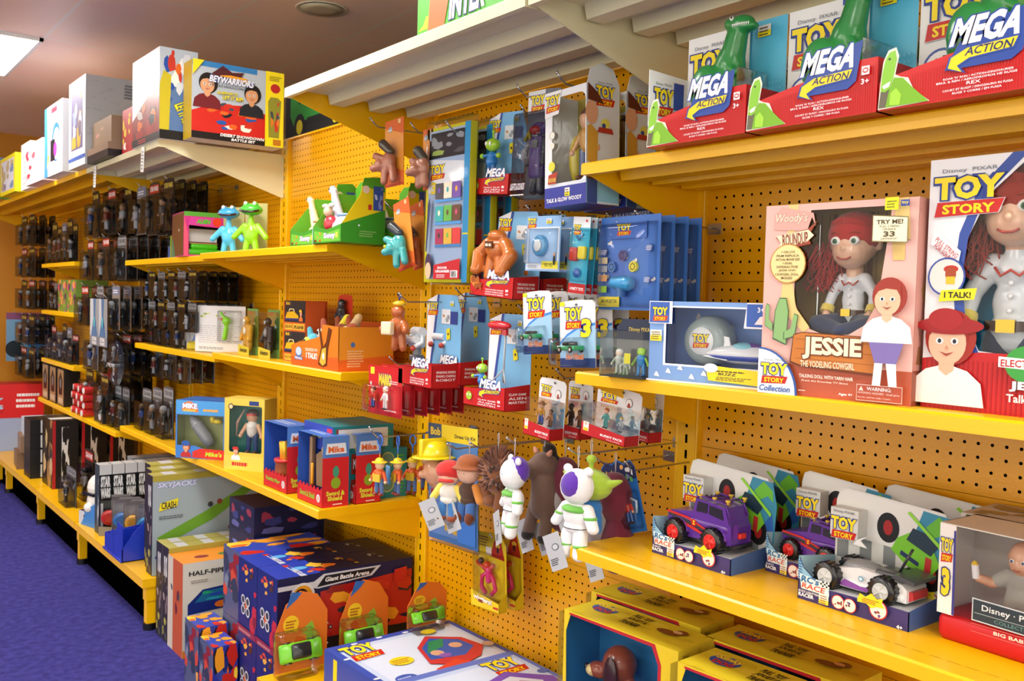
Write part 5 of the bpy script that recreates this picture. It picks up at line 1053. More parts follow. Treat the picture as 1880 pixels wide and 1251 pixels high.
# --- dress up kit with yellow helmet
t, a, w_, h_ = hthing('dress_up_kit', 'dress up kit card with a yellow toy helmet and blue costume', 'costume kit', XH + .10, (787, 985), (877, 1014), (787, 776))
m, f = card(t, w_, h_, '4c7cb8', y=.0); f.rect(.28, .86, 1, 1, 'e8d030'); f.text('Dress Up Kit', .55, .89, .96, .93, '303030', .03); f.rect(0, .86, .28, 1, '40546c'); f.text('Bob', .05, .9, .26, .97, 'e0c040', .04); f.rect(.03, .05, .97, .45, '6c90c8'); f.rect(.06, .36, .2, .43, 'b83040'); f.poly([(.35, .1), (.6, .08), (.6, .25), (.35, .28)], 'd8b040'); f.lines(.4, .12, .58, .22, 3, '804020'); f.rect(.03, .45, .97, .47, 'e0d040'); f.rect(.62, .03, .97, .25, '4c88d8'); m.build('card', t)
h = M(); h.lathe([(.052, 0), (.050, .012), (.044, .03), (.03, .044), (.001, .050)], (w_ * .34, -.035, h_ * .74), 'ecd41c:p', n=28); h.lathe([(.072, -.004), (.072, -.001), (.05, .003), (.05, -.004)], (w_ * .34, -.035, h_ * .74), 'ecd41c:p', n=32); h.rbox(w_ * .34 - .01, -.09, h_ * .74, w_ * .34 + .01, .015, h_ * .74 + .055, .006, 'ecd41c:p'); h.build('toy_helmet', t)
put(skin_blob([((w_ * .3, -.03, h_ * .60), (.045, .03, .045)), ((w_ * .22, -.062, h_ * .58), (.014, .012, .013)), ((w_ * .3, -.02, h_ * .5), (.03, .02, .02))], 'd8a07c:p', .004, 3, 'mask'), 'face_mask', t)
M().rbox(-.004, -.004, -.01, w_ + .004, .006, h_ * .48, .004, 'clear').build('plastic_bag', t)
# --- plush toys on loops
def plush(label, x, px, py, H, spec, rz=0, tagc=True):
    """spec: list of (name, colour, prims) in units of the toy height, hanging below (px,py)"""
    q = onX(px, py, x); t = thing('plush_toy', label, 'plush toy', q, RZ + rz); S = Matrix.Diagonal((1.3 * H, 1.25 * H, H, 1))
    one = {'arms': 'arm', 'legs': 'leg', 'ears': 'ear', 'boots': 'boot', 'green_bands': 'green_band', 'hooves': 'hoof'}
    for nm, c, P in spec:
        for Q in ([[p] for p in P] if nm in one else [P]): put(skin_blob(Q, c, H * .016, 3, one.get(nm, nm), S), one.get(nm, nm), t)
    M().tube([(0, 0, -.01 * H), (.002, 0, .04), (0, 0, .05), (-.004, 0, .045), (0, 0, -.01 * H)], .0009, 'c8c8c8:p').build('hanging_loop', t)
    if tagc: m = M(); T0 = Matrix.Translation((-.045, -.03, -H * 1.12)) @ Matrix.Rotation(-.45, 4, 'Y'); m.T = T0; m.box(0, 0, 0, .055, .001, .085, 'b8bcc0'); f = A(m, (0, 0, 0), (1, 0, 0), (0, 0, 1), .055, .085); f.lines(.1, .15, .6, .35, 4, '303438'); f.ell(.6, .62, .012, '606468', .008); f.ell(.6, .62, .009, 'c8ccd0', .006); m.build('paper_tag', t)
    return t
def eyes(t, H, z_, y=-.12, c='202838', dx=.05, off=0):
    m = M()
    for s in (-1, 1): m.ell((H * (s * dx + off), H * y, H * z_), H * .022, 'f4f4f4:p', 8); m.ell((H * (s * dx + off), H * (y - .012), H * z_), H * .014, c + ':p', 8)
    m.build('eyes', t)
def body(c1, c2, c3, c4):
    L = [('body', c1, [((0, 0, -.5), (.13, .1, .14)), ((0, 0, -.62), (.12, .1, .08))]), ('arms', c2, [((-.11, 0, -.42), (-.2, -.03, -.6), .055, .05), ((.11, 0, -.42), (.2, -.03, -.6), .055, .05)]), ('legs', c3, [((-.06, -.02, -.68), (-.08, -.05, -.9), .065, .06), ((.06, -.02, -.68), (.08, -.05, -.9), .065, .06)]), ('head', c4, [((0, -.01, -.2), (.15, .13, .19))])]
    return L
t = plush('plush doll with a red cap and blue trousers, at the left of the plush row', 1.47, 826, 846, .18, body('e8e4da:f', 'ecd85c:f', '3c78b8:f', 'e4b89c:f') + [('red_cap', 'cc2c28:f', [((0, .01, -.16), (.185, .16, .17)), ((.0, -.1, -.3), (.12, .06, .03))]), ('boots', '8c4424:f', [((-.08, -.06, -.9), (.075, .08, .06)), ((.08, -.06, -.9), (.075, .08, .06))])], .5)
t = plush('plush doll with a brown hat and orange arms beside the red capped one', 1.50, 862, 838, .20, body('4c3424:f', 'd88c3c:f', '3c68a8:f', 'e0b498:f') + [('brown_hat', '9c5428:f', [((0, 0, -.1), (.15, .14, .13)), ((0, 0, -.16), (.2, .19, .04))]), ('boots', '6c3418:f', [((-.08, -.06, -.86), (.06, .07, .1)), ((.08, -.06, -.86), (.06, .07, .1))])], .2); eyes(t, .2, -.22, -.14)
# spiky brown monkey
t = plush('brown plush hedgehog with a spiky coat hanging sideways', 1.53, 915, 828, .19, [('body', '8c5838:f', [((0, 0, -.35), (.2, .18, .28)), ((-.1, -.02, -.75), (.1, .1, .09)), ((-.15, 0, -.45), (-.2, -.05, -.75), .07, .07), ((.1, 0, -.5), (.1, -.05, -.8), .07, .07)])], 0, False)
m = M(); R = random.Random(5)
for i in range(260):
    a = R.random() * 6.28; b_ = R.random() * 1.9 - .55; r = (.2 * math.cos(b_), .28 * math.sin(b_)); p = Vector((r[0] * math.cos(a), r[0] * math.sin(a), r[1] - .35)) * .19; n_ = Vector((p.x, p.y, (p.z + .0665) * .8)).normalized() + Vector((.3, 0, .2))
    m.cyl(p, p + n_ * .026, .006, ('7c4c38:f', '9c6850:f', '5c3424:f')[i % 3], .001, 5, False)
m.build('spikes', t)
G3 = [('green_bands', '6cb848:f', [((-.155, -.015, -.5), (.062, .062, .03)), ((.155, -.015, -.5), (.062, .062, .03)), ((-.075, -.04, -.8), (.07, .07, .03)), ((.075, -.04, -.8), (.07, .07, .03)), ((0, -.02, -.43), (.135, .1, .045))])]
def spaceplush(label, x, px, py, H, rz, back):
    t = plush(label, x, px, py, H, body('eceef0:f', 'eceef0:f', 'eceef0:f', 'eceef0:f') + G3 + [('ears', 'eceef0:f', [((-.11, 0, -.03), (.05, .03, .05)), ((.11, 0, -.03), (.05, .03, .05))]), ('purple_hood', '5c30a8:f', [((0, .0 if back else .03, -.16), (.155, .12, .17))] if not back else [((0, -.02, -.19), (.13, .13, .17))]), ('belt', '282830:f', [((0, 0, -.62), (.13, .11, .02))])], rz)
    if not back:
        put(skin_blob([((0, -.06, -.22), (.1, .09, .13))], 'e8b898:f', H * .016, 2, 'face', Matrix.Scale(H, 4)), 'face', t); eyes(t, H, -.19, -.145, '3880b0', .035)
        M().ell((0, -.10 * H, -.5 * H), .02 * H, 'c83830:p').build('button', t)
    return t
spaceplush('white and green plush doll with purple hood, facing out', 1.46, 945, 840, .215, -.35, False)
spaceplush('white and green plush doll with purple hood, turned to show its back', 1.44, 1062, 858, .225, .1, True)
put_h = plush('brown plush horse hanging behind the white and green doll', 1.56, 1000, 828, .25, [('body', '6c5448:f', [((0, 0, -.15), (.13, .12, .14)), ((-.05, -.08, -.2), (.09, .12, .1)), ((.02, 0, -.3), (.03, 0, -.6), .12, .13), ((-.05, -.05, -.55), (-.08, -.08, -.85), .05, .055), ((.09, -.03, -.55), (.1, -.06, -.85), .05, .055)]), ('ears', 'c88c74:f', [((-.08, -.02, -.02), (-.1, -.03, .03), .03, .012), ((.08, -.02, -.02), (.12, -.03, .03), .03, .012)]), ('mane', '241c1a:f', [((0, .05, .02), (.03, .05, -.1), .06, .06), ((.05, .08, -.1), (.08, .08, -.45), .05, .06)]), ('hooves', '1c1818:f', [((-.08, -.09, -.9), (.06, .06, .06)), ((.1, -.07, -.9), (.06, .06, .06))])], 0)
plush('grey and burgundy plush toy at the back, between horse and green toy', 1.60, 1038, 838, .24, [('body', '6c2438:f', [((0, 0, -.3), (.16, .14, .3)), ((0, 0, -.65), (.15, .13, .2))]), ('belly', 'a8a4a0:f', [((-.05, -.08, -.5), (.11, .09, .22))])], .2)
t = plush('lime green plush toy with pointed ears and a blue suit', 1.50, 1086, 846, .19, [('head', 'a4c43c:f', [((0, 0, -.3), (.24, .17, .2)), ((.18, 0, -.28), (.34, .02, -.2), .07, .02), ((-.18, 0, -.28), (-.34, .02, -.2), .07, .02), ((0, 0, -.12), (0, 0, -.02), .025, .025), ((0, 0, .02), (.055, .055, .055))]), ('blue_suit', '2c70b8:f', [((0, 0, -.6), (.13, .11, .16)), ((-.08, 0, -.7), (-.1, -.03, -.85), .06, .06), ((.08, 0, -.7), (.1, -.03, -.85), .06, .06)])], .2); eyes(t, .19, -.28, -.15, '101418', .11)
plush('burgundy and grey plush toy hanging behind the lime green toy', 1.59, 1130, 868, .25, [('body', '6c1c34:f', [((0, 0, -.25), (.17, .14, .26)), ((.03, 0, -.7), (.16, .13, .3))]), ('belly', 'a8a4a4:f', [((-.1, -.1, -.5), (.1, .08, .28))])], 0)
for px, py, L, lab in ((838, 822, .36, 'red capped plush doll'), (880, 820, .36, 'brown hatted plush doll'), (948, 812, .38, 'hooded plush doll facing out'), (1062, 832, .38, 'hooded plush doll seen from behind'), (1112, 850, .26, 'burgundy plush toy')):
    q = onX(px, py, W - L + .03); hook(q.y, q.z, L, HL % lab, rise=.012)
# --- keyring card and yellow bendy figure packs
t, a, w_, h_ = hthing('keyring_card', 'dark blue keyring card with two small toy keyrings, by the lower shelf end', 'keyring pack', 1.60, (1127, 985), (1188, 975), (1125, 850))
m = M(); m.prism([(0, 0), (w_, 0), (w_, h_ * .85), (w_ * .9, h_ * .95), (w_ * .7, h_ * .92), (w_ * .5, h_), (w_ * .35, h_ * .95), (w_ * .15, h_), (0, h_ * .92)], 0, .0014, '2468b8'); f = A(m, (0, 0, 0), (1, 0, 0), (0, 0, 1), w_, h_); f.poly([(0, .62), (1, .7), (1, .84), (.9, .93), (.7, .9), (.5, .98), (.35, .93), (.15, .98), (0, .9)], '1c2454'); f.ell(.62, .88, .006, 'e8b060'); f.poly([(.12, .72), (.3, .7), (.32, .88), (.24, .8), (.14, .88)], 'f0dc28'); f.splash(.7, .66, .92, .86, ['d8dce0', '60a860', '8070b0'], 8, 2); f.poly([(.1, .5), (.3, .62), (.8, .72), (.3, .56)], '68a8e0'); m.build('card', t)
m = M(); fig(m, w_ * .25, -.012, h_ * .2, h_ * .33, 'd8e0d8', 'e8ece8', '70b850', '70b850', None); m.build('figure', t); m = M(); fig(m, w_ * .7, -.012, h_ * .12, h_ * .38, 'e0b090', 'c83828', '3058a0', '8c3020', None); m.tube([(w_ * .8, -.01, h_ * .45), (w_ * .95, -.01, h_ * .4), (w_ * .9, -.01, h_ * .25)], .003, 'b8d0e8:p'); m.build('figure', t); bubble(t, w_ * .05, h_ * .05, w_ * .95, h_ * .55, .02); q = onX(1160, 862, 1.6); hook(q.y, q.z, .24, HL % 'dark blue keyring card')
G = 'yellow bendy figure packs'
t, a, w_, h_ = hthing('figure_pack', 'yellow hanging pack with a pink and red bendy figure, front one', 'toy figure pack', 1.66, (865, 1110), (916, 1128), (884, 985), G)
d = .03; m = M(); m.prism([(0, 0), (w_, 0), (w_, h_ * .85), (w_ * .8, h_ * 1.02), (w_ * .5, h_), (0, h_ * .98)], d, d + .0014, 'e0c420'); f = A(m, (0, d, 0), (1, 0, 0), (0, 0, 1), w_, h_); f.poly([(.45, .68), (.95, .66), (.8, .98), (.6, .9)], 'b83020'); f.ell(.72, .84, .012, 'e8c040', .007); f.ell(.72, .78, .006, '302420', .01); f.lines(.05, .8, .4, .95, 4, '8c6c20'); f.rect(.3, .7, .5, .8, 'f0ecec'); m.build('card', t)
m = M(); m.prism([(0, 0), (w_, 0), (w_, h_ * .12), (0, h_ * .22)], 0, .0012, 'e8cc24').box(0, 0, 0, w_, d, .001, 'd0b020').prism([(0, 0), (d, 0), (d, h_ * .25), (0, h_ * .12)], w_ - .001, w_, 'd8bc20', 'x'); f = A(m, (0, 0, 0), (1, 0, 0), (0, 0, 1), w_, h_ * .2); f.text('wigglers!', .1, .35, .75, .8, 'f4f0e0', .04, .1, '8c3020', .05, 1, False, -.08); f.rect(.8, .2, .98, .35, 'c83028'); m.build('tray', t)
m = M(); R = random.Random(9)
for s in (-1, 1): m.tube([(w_ * .55, .012, h_ * .5), (w_ * (.55 + .2 * s), .008, h_ * .42), (w_ * (.55 + .25 * s), .01, h_ * .28), (w_ * (.55 + .1 * s), .01, h_ * .2)], .007, 'd82c68:p'); m.tube([(w_ * .5, .012, h_ * .5), (w_ * (.45 + .3 * s), .01, h_ * .6)], .006, 'c83020:p')
m.ell((w_ * .5, .012, h_ * .58), .012, 'd84020:p').ell((w_ * .3, .01, h_ * .62), .010, '3c2c40:p').cap((w_ * .55, .012, h_ * .52), (w_ * .55, .012, h_ * .38), .011, .01, 'e03c80:p'); m.build('figure', t); bubble(t, w_ * .02, h_ * .12, w_ * .95, h_ * .72, .03, y=d - .001)
dup(t, 'yellow hanging pack with a pink and red bendy figure, behind the front one', None, (.06, -.004, 0)); q = onX(905, 992, 1.66); hook(q.y, q.z, .17, HL % 'yellow bendy figure packs')
# --- orange cards with strapped toy animals, at the far end of the bay
def animalcard(x, pl, pr, pt, label, cb, c2, G='orange cards with toy animals'):
    t, a, w_, h_ = hthing('animal_toy_card', label, 'toy card', x, pl, pr, pt, G)
    m, f = card(t, w_, h_, 'd8662c'); f.poly([(0, .35), (1, .2), (1, .75), (0, .9)], 'e09438'); f.ell(.3, .86, .011, '98a8b8', .009); f.lines(.16, .84, .44, .88, 1, 'f0e8e0'); f.rect(.72, .92, .85, .98, 'e8c890'); f.rect(0, 0, 1, .04, 'b83820'); m.build('card', t)
    P = [((w_ * .5, -.02, h_ * .35), (.028, .02, .035)), ((w_ * .3, -.04, h_ * .3), (.022, .02, .02)), ((w_ * .2, -.055, h_ * .26), (.012, .014, .012)), ((w_ * .45, -.03, h_ * .22), (w_ * .4, -.03, h_ * .06), .012, .012), ((w_ * .7, -.02, h_ * .24), (w_ * .75, -.02, h_ * .08), .012, .012), ((w_ * .3, -.03, h_ * .4), (w_ * .1, -.04, h_ * .46), .014, .012)]
    o = put(skin_blob(P, cb, .0035, 2, 'toy_animal'), 'toy_animal', t); M().cap((w_ * .35, -.03, h_ * .62), (w_ * .6, -.02, h_ * .5), .016, .014, c2 + ':p').ell((w_ * .26, -.058, h_ * .33), .006, 'e8d020:p').ell((w_ * .25, -.063, h_ * .33), .003, '101010:p').build('toy_pack', o); return t
animalcard(1.50, (707, 346), (741, 338), (690, 236), 'orange card with a brown toy dog, upper left', 'b07058:p', '4c4438')
animalcard(1.50, (777, 350), (795, 346), (765, 246), 'orange card with a brown toy dog, half hidden behind the door organiser', 'a06850:p', '4c4438')
animalcard(1.50, (733, 500), (762, 487), (719, 378), 'orange card with a teal toy sea creature, lower left', '40a8a8:p', '303840')
animalcard(1.56, (760, 497), (785, 488), (746, 382), 'orange card behind the teal creature card', 'c06838:p', '605040')
for px, py, L in ((700, 232, .36), (775, 242, .34), (728, 385, .34)): q = onX(px, py, W - L + .04); hook(q.y, q.z, L, 'chrome hook with an orange animal card, %s' % ('upper left', 'upper right', 'lower')[(232, 242, 385).index(py)])
# --- winged figures hanging at the end of the orange display
t = thing('winged_toy', 'brown and gold hanging toy figure beside the orange display box', 'toy figure', onX(733, 570, 1.47) - Vector((0, 0, .12)), RZ + .3)
put(skin_blob([((0, 0, .07), (.03, .025, .035)), ((0, -.005, .115), (.024, .02, .02)), ((-.02, 0, .08), (-.05, -.02, .06), .014, .012), ((.02, 0, .08), (.045, -.02, .06), .014, .012), ((-.012, 0, .04), (-.016, 0, .005), .014, .012), ((.012, 0, .04), (.018, 0, .005), .014, .012)], 'b05c28:p', .0035, 2, 'toy_figure'), 'toy_figure', t); M().rbox(-.03, -.05, .045, .01, -.03, .085, .004, 'e8d8b0:p').build('shield', t); M().ell((0, 0, .14), (.022, .02, .01), 'e8b820:p').build('crown', t); M().tube([(0, 0, .145), (.006, 0, .17), (-.006, 0, .175), (0, 0, .15)], .002, '2c3c90:p').build('clip', t)
q = onX(745, 552, 1.47); hook(q.y + .0, q.z, .37, HL % 'brown and gold toy figure')
# ================= third bay and the floor below it =================
def cbox(name, label, cat, loc, rz, w_, d, h_, col, art=None, group=None, part='carton'):
    t = thing(name, label, cat, loc, rz, group); m = M().box(0, 0, 0, w_, d, h_, col)
    if art: art(faces(m, w_, d, h_))
    m.build(part, t); return t
FIRE = ['e86820', 'f0a020', 'c82818', 'f4d040']; NIGHT = ['1c2a70', '101430', '3c4c9c', '181818']
z = ZC[0]
# dinosaur display packs
GD = 'green and yellow long neck dinosaur packs'
c0 = onZ(620, 444, z); x0 = 1.405; y1 = c0.y + .01; d = .16
def longneck(t, x, y, z_, k, c, spot):
    S = Matrix.Translation((x, y, z_)) @ Matrix.Scale(k, 4)
    P = [((0, 0, .07), (.055, .032, .034)), ((-.04, 0, .09), (-.08, 0, .17), .022, .015), ((-.08, 0, .17), (-.088, 0, .195), .015, .014), ((-.10, 0, .205), (.027, .016, .015)), ((.04, 0, .07), (.12, 0, .055), .022, .006)]
    for a in (-.03, .035):
        for s in (-1, 1): P += [((a, s * .02, .06), (a, s * .022, .012), .017, .015)]
    o = put(skin_blob(P, c + ':p', .0035, 2, 'toy_dinosaur', S), 'toy_dinosaur', t); m = M(S)
    m.ell((.0, 0, .102), (.045, .028, .008), spot + ':p'); m.ell((-.105, 0, .219), (.016, .01, .006), spot + ':p')
    for s in (-1, 1): m.ell((-.108, s * .0145, .21), (.004, .002, .005), '303050:p', 8)
    for q in (.12, .14, .16): m.tube([(-.057 - .4 * (q - .12) + .02 * math.cos(a), .019 * math.sin(a), q - .01 * math.cos(a)) for a in [i * .785 for i in range(8)]], .0016, spot + ':p', 5, True)
    m.build('markings', o)
def dinotray(t, w_, d, word):
    m = M(); m.prism([(0, 0), (w_, 0), (w_, .06), (w_ * .5, .045), (0, .06)], 0, .0015, '3c9428'); f = A(m, (0, 0, 0), (1, 0, 0), (0, 0, 1), w_, .055); f.poly([(.05, .1), (.95, .1), (.95, .8), (.5, .6), (.05, .8)], '6cb838'); f.text(word, .4, .2, .8, .62, 'e8e0f4', .05, .1, '7838a0', .05); f.splash(.05, .1, .3, .7, ['e89028', 'd05020', '6c3418'], 5, 4); f.rect(.82, .3, .9, .6, 'f0e050')
    S_ = [(0, 0), (d, 0), (d, .20), (d * .86, .222), (d * .5, .215), (d * .42, .16), (0, .06)]
    m.prism(S_, w_ - .0015, w_, 'ecd41c', 'x'); q = A(m, (w_, 0, 0), (0, 1, 0), (0, 0, 1), d, .222)
    q.poly([(0, 0), (1, 0), (1, .52), (0, .27)], '389428'); q.poly([(.45, .85), (1, .78), (1, .9), (.86, 1), (.5, .97)], '5cac30'); q.ell(.55, .8, .013, 'f0d8c0'); q.rect(.72, .5, .95, .86, '3858a8'); q.splash(.73, .52, .94, .84, ['8098d8', 'c8d0e8', '604890'], 8, 3); q.rect(.6, .5, .68, .58, 'c83828'); q.lines(.4, .1, .8, .2, 3, '8cc070')
    m.prism([(0, 0), (d, 0), (d, .18), (d * .6, .18), (0, .06)], 0, .0015, '6cb838', 'x'); m.box(0, 0, 0, w_, d, .0015, '3c9428'); m.build('tray', t)
    m = M(); m.prism([(0, 0), (w_, 0), (w_, .2), (w_ * .85, .222), (w_ * .15, .222), (0, .2)], d, d + .0015, '5cac30'); f = A(m, (0, d, 0), (1, 0, 0), (0, 0, 1), w_, .222); f.rect(.05, .1, .95, .7, 'f0a41c'); f.ell(.35, .78, .026, 'f0d8a8'); f.ell(.35, .78, .02, 'c87840', .012); m.build('back_card', t)
W2 = abs(onZ(547, 447, z).y - c0.y) - .01
t = thing('dinosaur_pack', 'green display tray with a white and blue dinosaur, at the shelf end', 'toy pack', (x0, y1 + W2 - .01, z), RZ, GD); dinotray(t, W2, d, 'Sonny'); longneck(t, W2 * .5, d * .4, .01, .86, 'dcdcf0', '90b8e0')
m = M(); m.ell((W2 * .25, .04, .07), (.03, .022, .03), 'd83848:p').ell((W2 * .25, .03, .11), (.018, .016, .018), 'f0c8a8:p').ell((W2 * .14, .03, .13), (.02, .008, .008), 'e8e0d8:p').ell((W2 * .36, .03, .13), (.02, .008, .008), 'e8e0d8:p').build('small_toy', t)
dup(t, 'green display tray with a white dinosaur, behind the first', None, (d + .02, .005, 0))
t = thing('dinosaur_pack', 'green display tray with a cream and tan dinosaur toy, left of the white dinosaur', 'toy pack', (x0 + .02, y1 + W2 * 2.05, z), RZ, GD); dinotray(t, W2, d, 'Sonny'); longneck(t, W2 * .5, d * .4, .01, .78, 'f0e0b0', 'e0a870')
cbox('toy_box', 'small light blue card leaning between two dinosaur trays', 'toy box', (x0 + .005, y1 + W2 * 1.02, z), RZ, .03, .02, .055, 'b8cce4', lambda F: F['f'].splash(.1, .1, .9, .7, ['405888', 'e0e8f0'], 5, 2))
def frog(px, lab, c, c2):
    q = onZ(px, 455, z + .0); t = thing('puppet_toy', lab, 'toy', (x0 + .05, onX(px, 430, x0 + .05).y, z), RZ + .85)
    t.scale = (1.3, 1.3, 1.3); put(skin_blob([((0, 0, .05), (.024, .018, .03)), ((0, 0, .07), (0, 0, .10), .011, .009), ((-.02, 0, .075), (-.05, -.01, .04), .01, .009), ((.02, 0, .075), (.05, -.01, .04), .01, .009), ((-.012, 0, .03), (-.016, 0, .004), .01, .01), ((.012, 0, .03), (.016, 0, .004), .01, .01)], c2 + ':p', .003, 2, 'toy_body'), 'toy_body', t)
    h = put(skin_blob([((0, 0, .125), (.036, .028, .018)), ((-.014, -.006, .14), (.01, .01, .01)), ((.014, -.006, .14), (.01, .01, .01))], c + ':p', .003, 2, 'toy_head'), 'toy_head', t)
    m = M().tube([(-.03, -.018, .122), (-.012, -.028, .117), (.012, -.028, .117), (.03, -.018, .122)], .0035, '301410:p')
    for s in (-1, 1): m.ell((s * .014, -.014, .144), (.006, .004, .006), 'f4f4f4:p', 8)
    m.build('face', h); M().box(-.035, -.005, 0, .035, .05, .003, '58a838').box(-.035, .045, 0, .035, .048, .15, 'b8b478').build('backing_card', t)
frog(461, 'green wide mouthed puppet toy on the upper left shelf', '48b838', '90dc20'); frog(420, 'blue wide mouthed puppet toy left of the green one', '3ca4d8', '50c0e8')
# middle shelf of the bay: orange display
z = ZC[1]; a = onZ(535, 667, z); b = onZ(627, 683, z); w_ = .385; d = .22
t = thing('plush_display', 'orange cardboard display box full of plush toys', 'display box', (1.49, b.y + w_, z), RZ)
m = M(); f0 = [(0, 0), (w_, 0), (w_, .155), (w_ * .68, .16), (w_ * .62, .115), (0, .075)]; m.prism(f0, 0, .002, 'e07820'); f = A(m, (0, 0, 0), (1, 0, 0), (0, 0, 1), w_, .16)
f.poly([(0, .0), (1, 0), (1, .3), (0, .2)], 'd85c20'); f.ell(.17, .32, .028, '3c68a8', .02); f.ell(.17, .34, .024, 'c0d4e8', .016); f.rect(.08, .14, .26, .22, '2c5090'); f.text('FERRALS', .09, .15, .25, .21, 'f0f0f0', .03); f.text('SQUEEZE ME!', .32, .36, .58, .44, 'f4e8c8', .02); f.text('I TALK!', .34, .2, .58, .34, 'f8f0e0', .05)
f.poly([(.6, .1), (.66, .5), (.6, .9), (.64, .92), (.7, .5), (.76, .62), (.8, .95), (.87, .9), (.8, .5), (.78, .1), (.7, .05)], '5c2c10'); f.poly([(.63, .15), (.68, .45), (.76, .5), (.76, .15), (.7, .08)], 'e8b040'); f.ell(.71, .3, .008, 'f0f0f0', .012)
m.prism([(0, 0), (d, 0), (d, .155), (0, .155)], w_ - .002, w_, 'e09028', 'x'); q = A(m, (w_, 0, 0), (0, 1, 0), (0, 0, 1), d, .155); q.poly([(0, 0), (1, 0), (1, .35), (0, .25)], 'dc6424'); q.lines(.15, .1, .45, .5, 7, 'ecc090'); q.ell(.25, .6, .009, '4870a8')
m.prism([(0, 0), (d, 0), (d, .155), (0, .075)], 0, .002, 'e07820', 'x').box(0, d - .002, 0, w_, d, .17, 'c85818').box(0, 0, 0, w_, d, .002, 'c85818'); m.build('display_carton', t)
for i, (u, v, zz, r, c, c2, lab) in enumerate(((.15, .07, .085, .055, '58b8d0', 'f0e048', 'light blue plush toy with a yellow ringed eye in the orange display'), (.38, .08, .12, .05, 'b86048', 'f0f0e8', 'reddish plush toy with a cream muzzle in the orange display'), (.58, .1, .13, .05, '8c4424', 'ece020', 'brown plush toy with a yellow ear in the orange display'), (.85, .09, .135, .05, 'a04824', 'd8b880', 'brown plush toy with a cream face, right in the orange display'))):
    t2 = thing('plush_toy', lab, 'plush toy', (1.49 + v, b.y + w_ * (1 - u), z + zz - .05), RZ, 'plush toys in the orange display')
    put(skin_blob([((0, 0, .03), (r, r * .8, r * .8)), ((r * .5, -.02, .06), (r * .5, r * .4, r * .5)), ((-r * .6, 0, .06), (-r * .9, 0, .1), .016, .01)], c + ':f', .004, 2, 'body'), 'body', t2)
    M().ell((r * .4, -.045, .055), (.022, .01, .018), c2 + ':f').ell((r * .4, -.054, .057), (.008, .004, .008), '201008:p').build('eye_patch', t2)
    if i > 1: put(skin_blob([((0, 0, .07), (.05, -.01, .105), .02, .014)], c2 + ':f', .004, 2, 'ear'), 'ear', t2)
t2 = thing('toy_card', 'red toy card with a dark masked figure behind the orange display', 'toy card', (1.70, onX(620, 600, 1.70).y, z), RZ); m, f = card(t2, .12, .27, 'c03820', 'tab'); f.ell(.25, .85, .02, '90a0b8', .016); f.splash(.1, .1, .9, .6, ['8c2818', 'e08040', '502018'], 9, 3); m.build('card', t2); m = M(); fig(m, .065, -.02, .14, .11, '48484c', '404044', '303034', '202024', None, '404044', 'd8a020', 1.3); m.build('figure', t2)
def splasher(loc, lab):
    def art(F):
        f = F['f']; f.rect(0, 0, 1, .28, 'd86830'); f.rect(.0, .28, .05, 1, 'c85020'); f.rect(.06, .3, 1, 1, '1c242c'); f.rect(.1, .84, .4, .98, '383838'); f.text('Bob', .12, .86, .3, .97, 'e8b820', .04); f.rect(.08, .05, .42, .24, 'e8b838'); f.text('BUILD RUN', .1, .1, .4, .2, '402010', .02); f.rect(.46, .05, .98, .25, 'e8b838'); f.text('SPLASHER', .5, .09, .95, .2, '282020', .04, .2)
        f.poly([(.1, .42), (.18, .62), (.5, .66), (.72, .5), (.7, .42)], 'e0b018'); f.poly([(.08, .36), (.72, .36), (.7, .43), (.1, .42)], '203070'); f.poly([(.25, .64), (.3, .74), (.5, .74), (.55, .65), (.5, .65), (.47, .71), (.33, .71), (.3, .65)], 'e8d8a0'); f.person(.83, .34, .045, 'e0a080', '8c5030', 'd87030', 'e8c020'); F['r'].rect(0, 0, 1, 1, 'c85828')
    return cbox('water_toy_box', lab, 'toy box', loc, RZ, .20, .08, .12, 'd06028', art, 'orange and black splasher boxes')
yb = onX(520, 640, 1.55).y
splasher((1.55, yb, z), 'orange and black splasher box, lower of the stack left of the orange display'); splasher((1.55, yb, z + .1205), 'orange and black splasher box, upper of the stack left of the orange display')
splasher((1.66, yb + .2, z), 'orange and black splasher box behind, left of the stack, lower'); splasher((1.66, yb + .2, z + .1205), 'orange and black splasher box behind, left of the stack, upper')
def animalpack(px, lab, c, col2, h_=.2, back=False, x=1.53):
    q = onX(px, 640, x); t = thing('animal_pack', lab, 'toy pack', (x, q.y, z), RZ, 'green carded animal figures')
    w_ = .12; m = M(); m.box(0, .04, 0, w_, .0415, h_, '6c9c4c'); m.prism([(0, 0), (w_, 0), (w_, .035), (0, .045)], 0, .001, 'c8b838'); f = A(m, (0, 0, 0), (1, 0, 0), (0, 0, 1), w_, .04); f.text('Adventure', .15, .3, .85, .8, '302818', .03, .1); g = A(m, (0, .04, 0), (1, 0, 0), (0, 0, 1), w_, h_); g.rect(.1, .88, .5, .95, 'c03040'); g.ell(.35, .75, .01, 'c8d0e0'); m.build('card', t)
    put(skin_blob([((w_ * .5, .02, .10), (.03, .018, .034)), ((w_ * .5, .016, .15), (.017, .016, .018)), ((w_ * .3, .02, .12), (w_ * .15, .01, .07), .014, .012), ((w_ * .7, .02, .12), (w_ * .85, .01, .07), .014, .012), ((w_ * .4, .02, .07), (w_ * .35, .018, .03), .015, .013), ((w_ * .6, .02, .07), (w_ * .65, .018, .03), .015, .013)], c + ':p', .003, 2, 'toy_animal'), 'toy_animal', t); M().ell((w_ * .5, .004, .105), (.016, .004, .018), col2 + ':p').ell((w_ * .5, .002, .147), (.009, .004, .008), col2 + ':p').build('chest_patch', t)
    M().box(.001, .001, .036, w_ - .001, .039, h_ - .01, 'clear').build('blister', t)
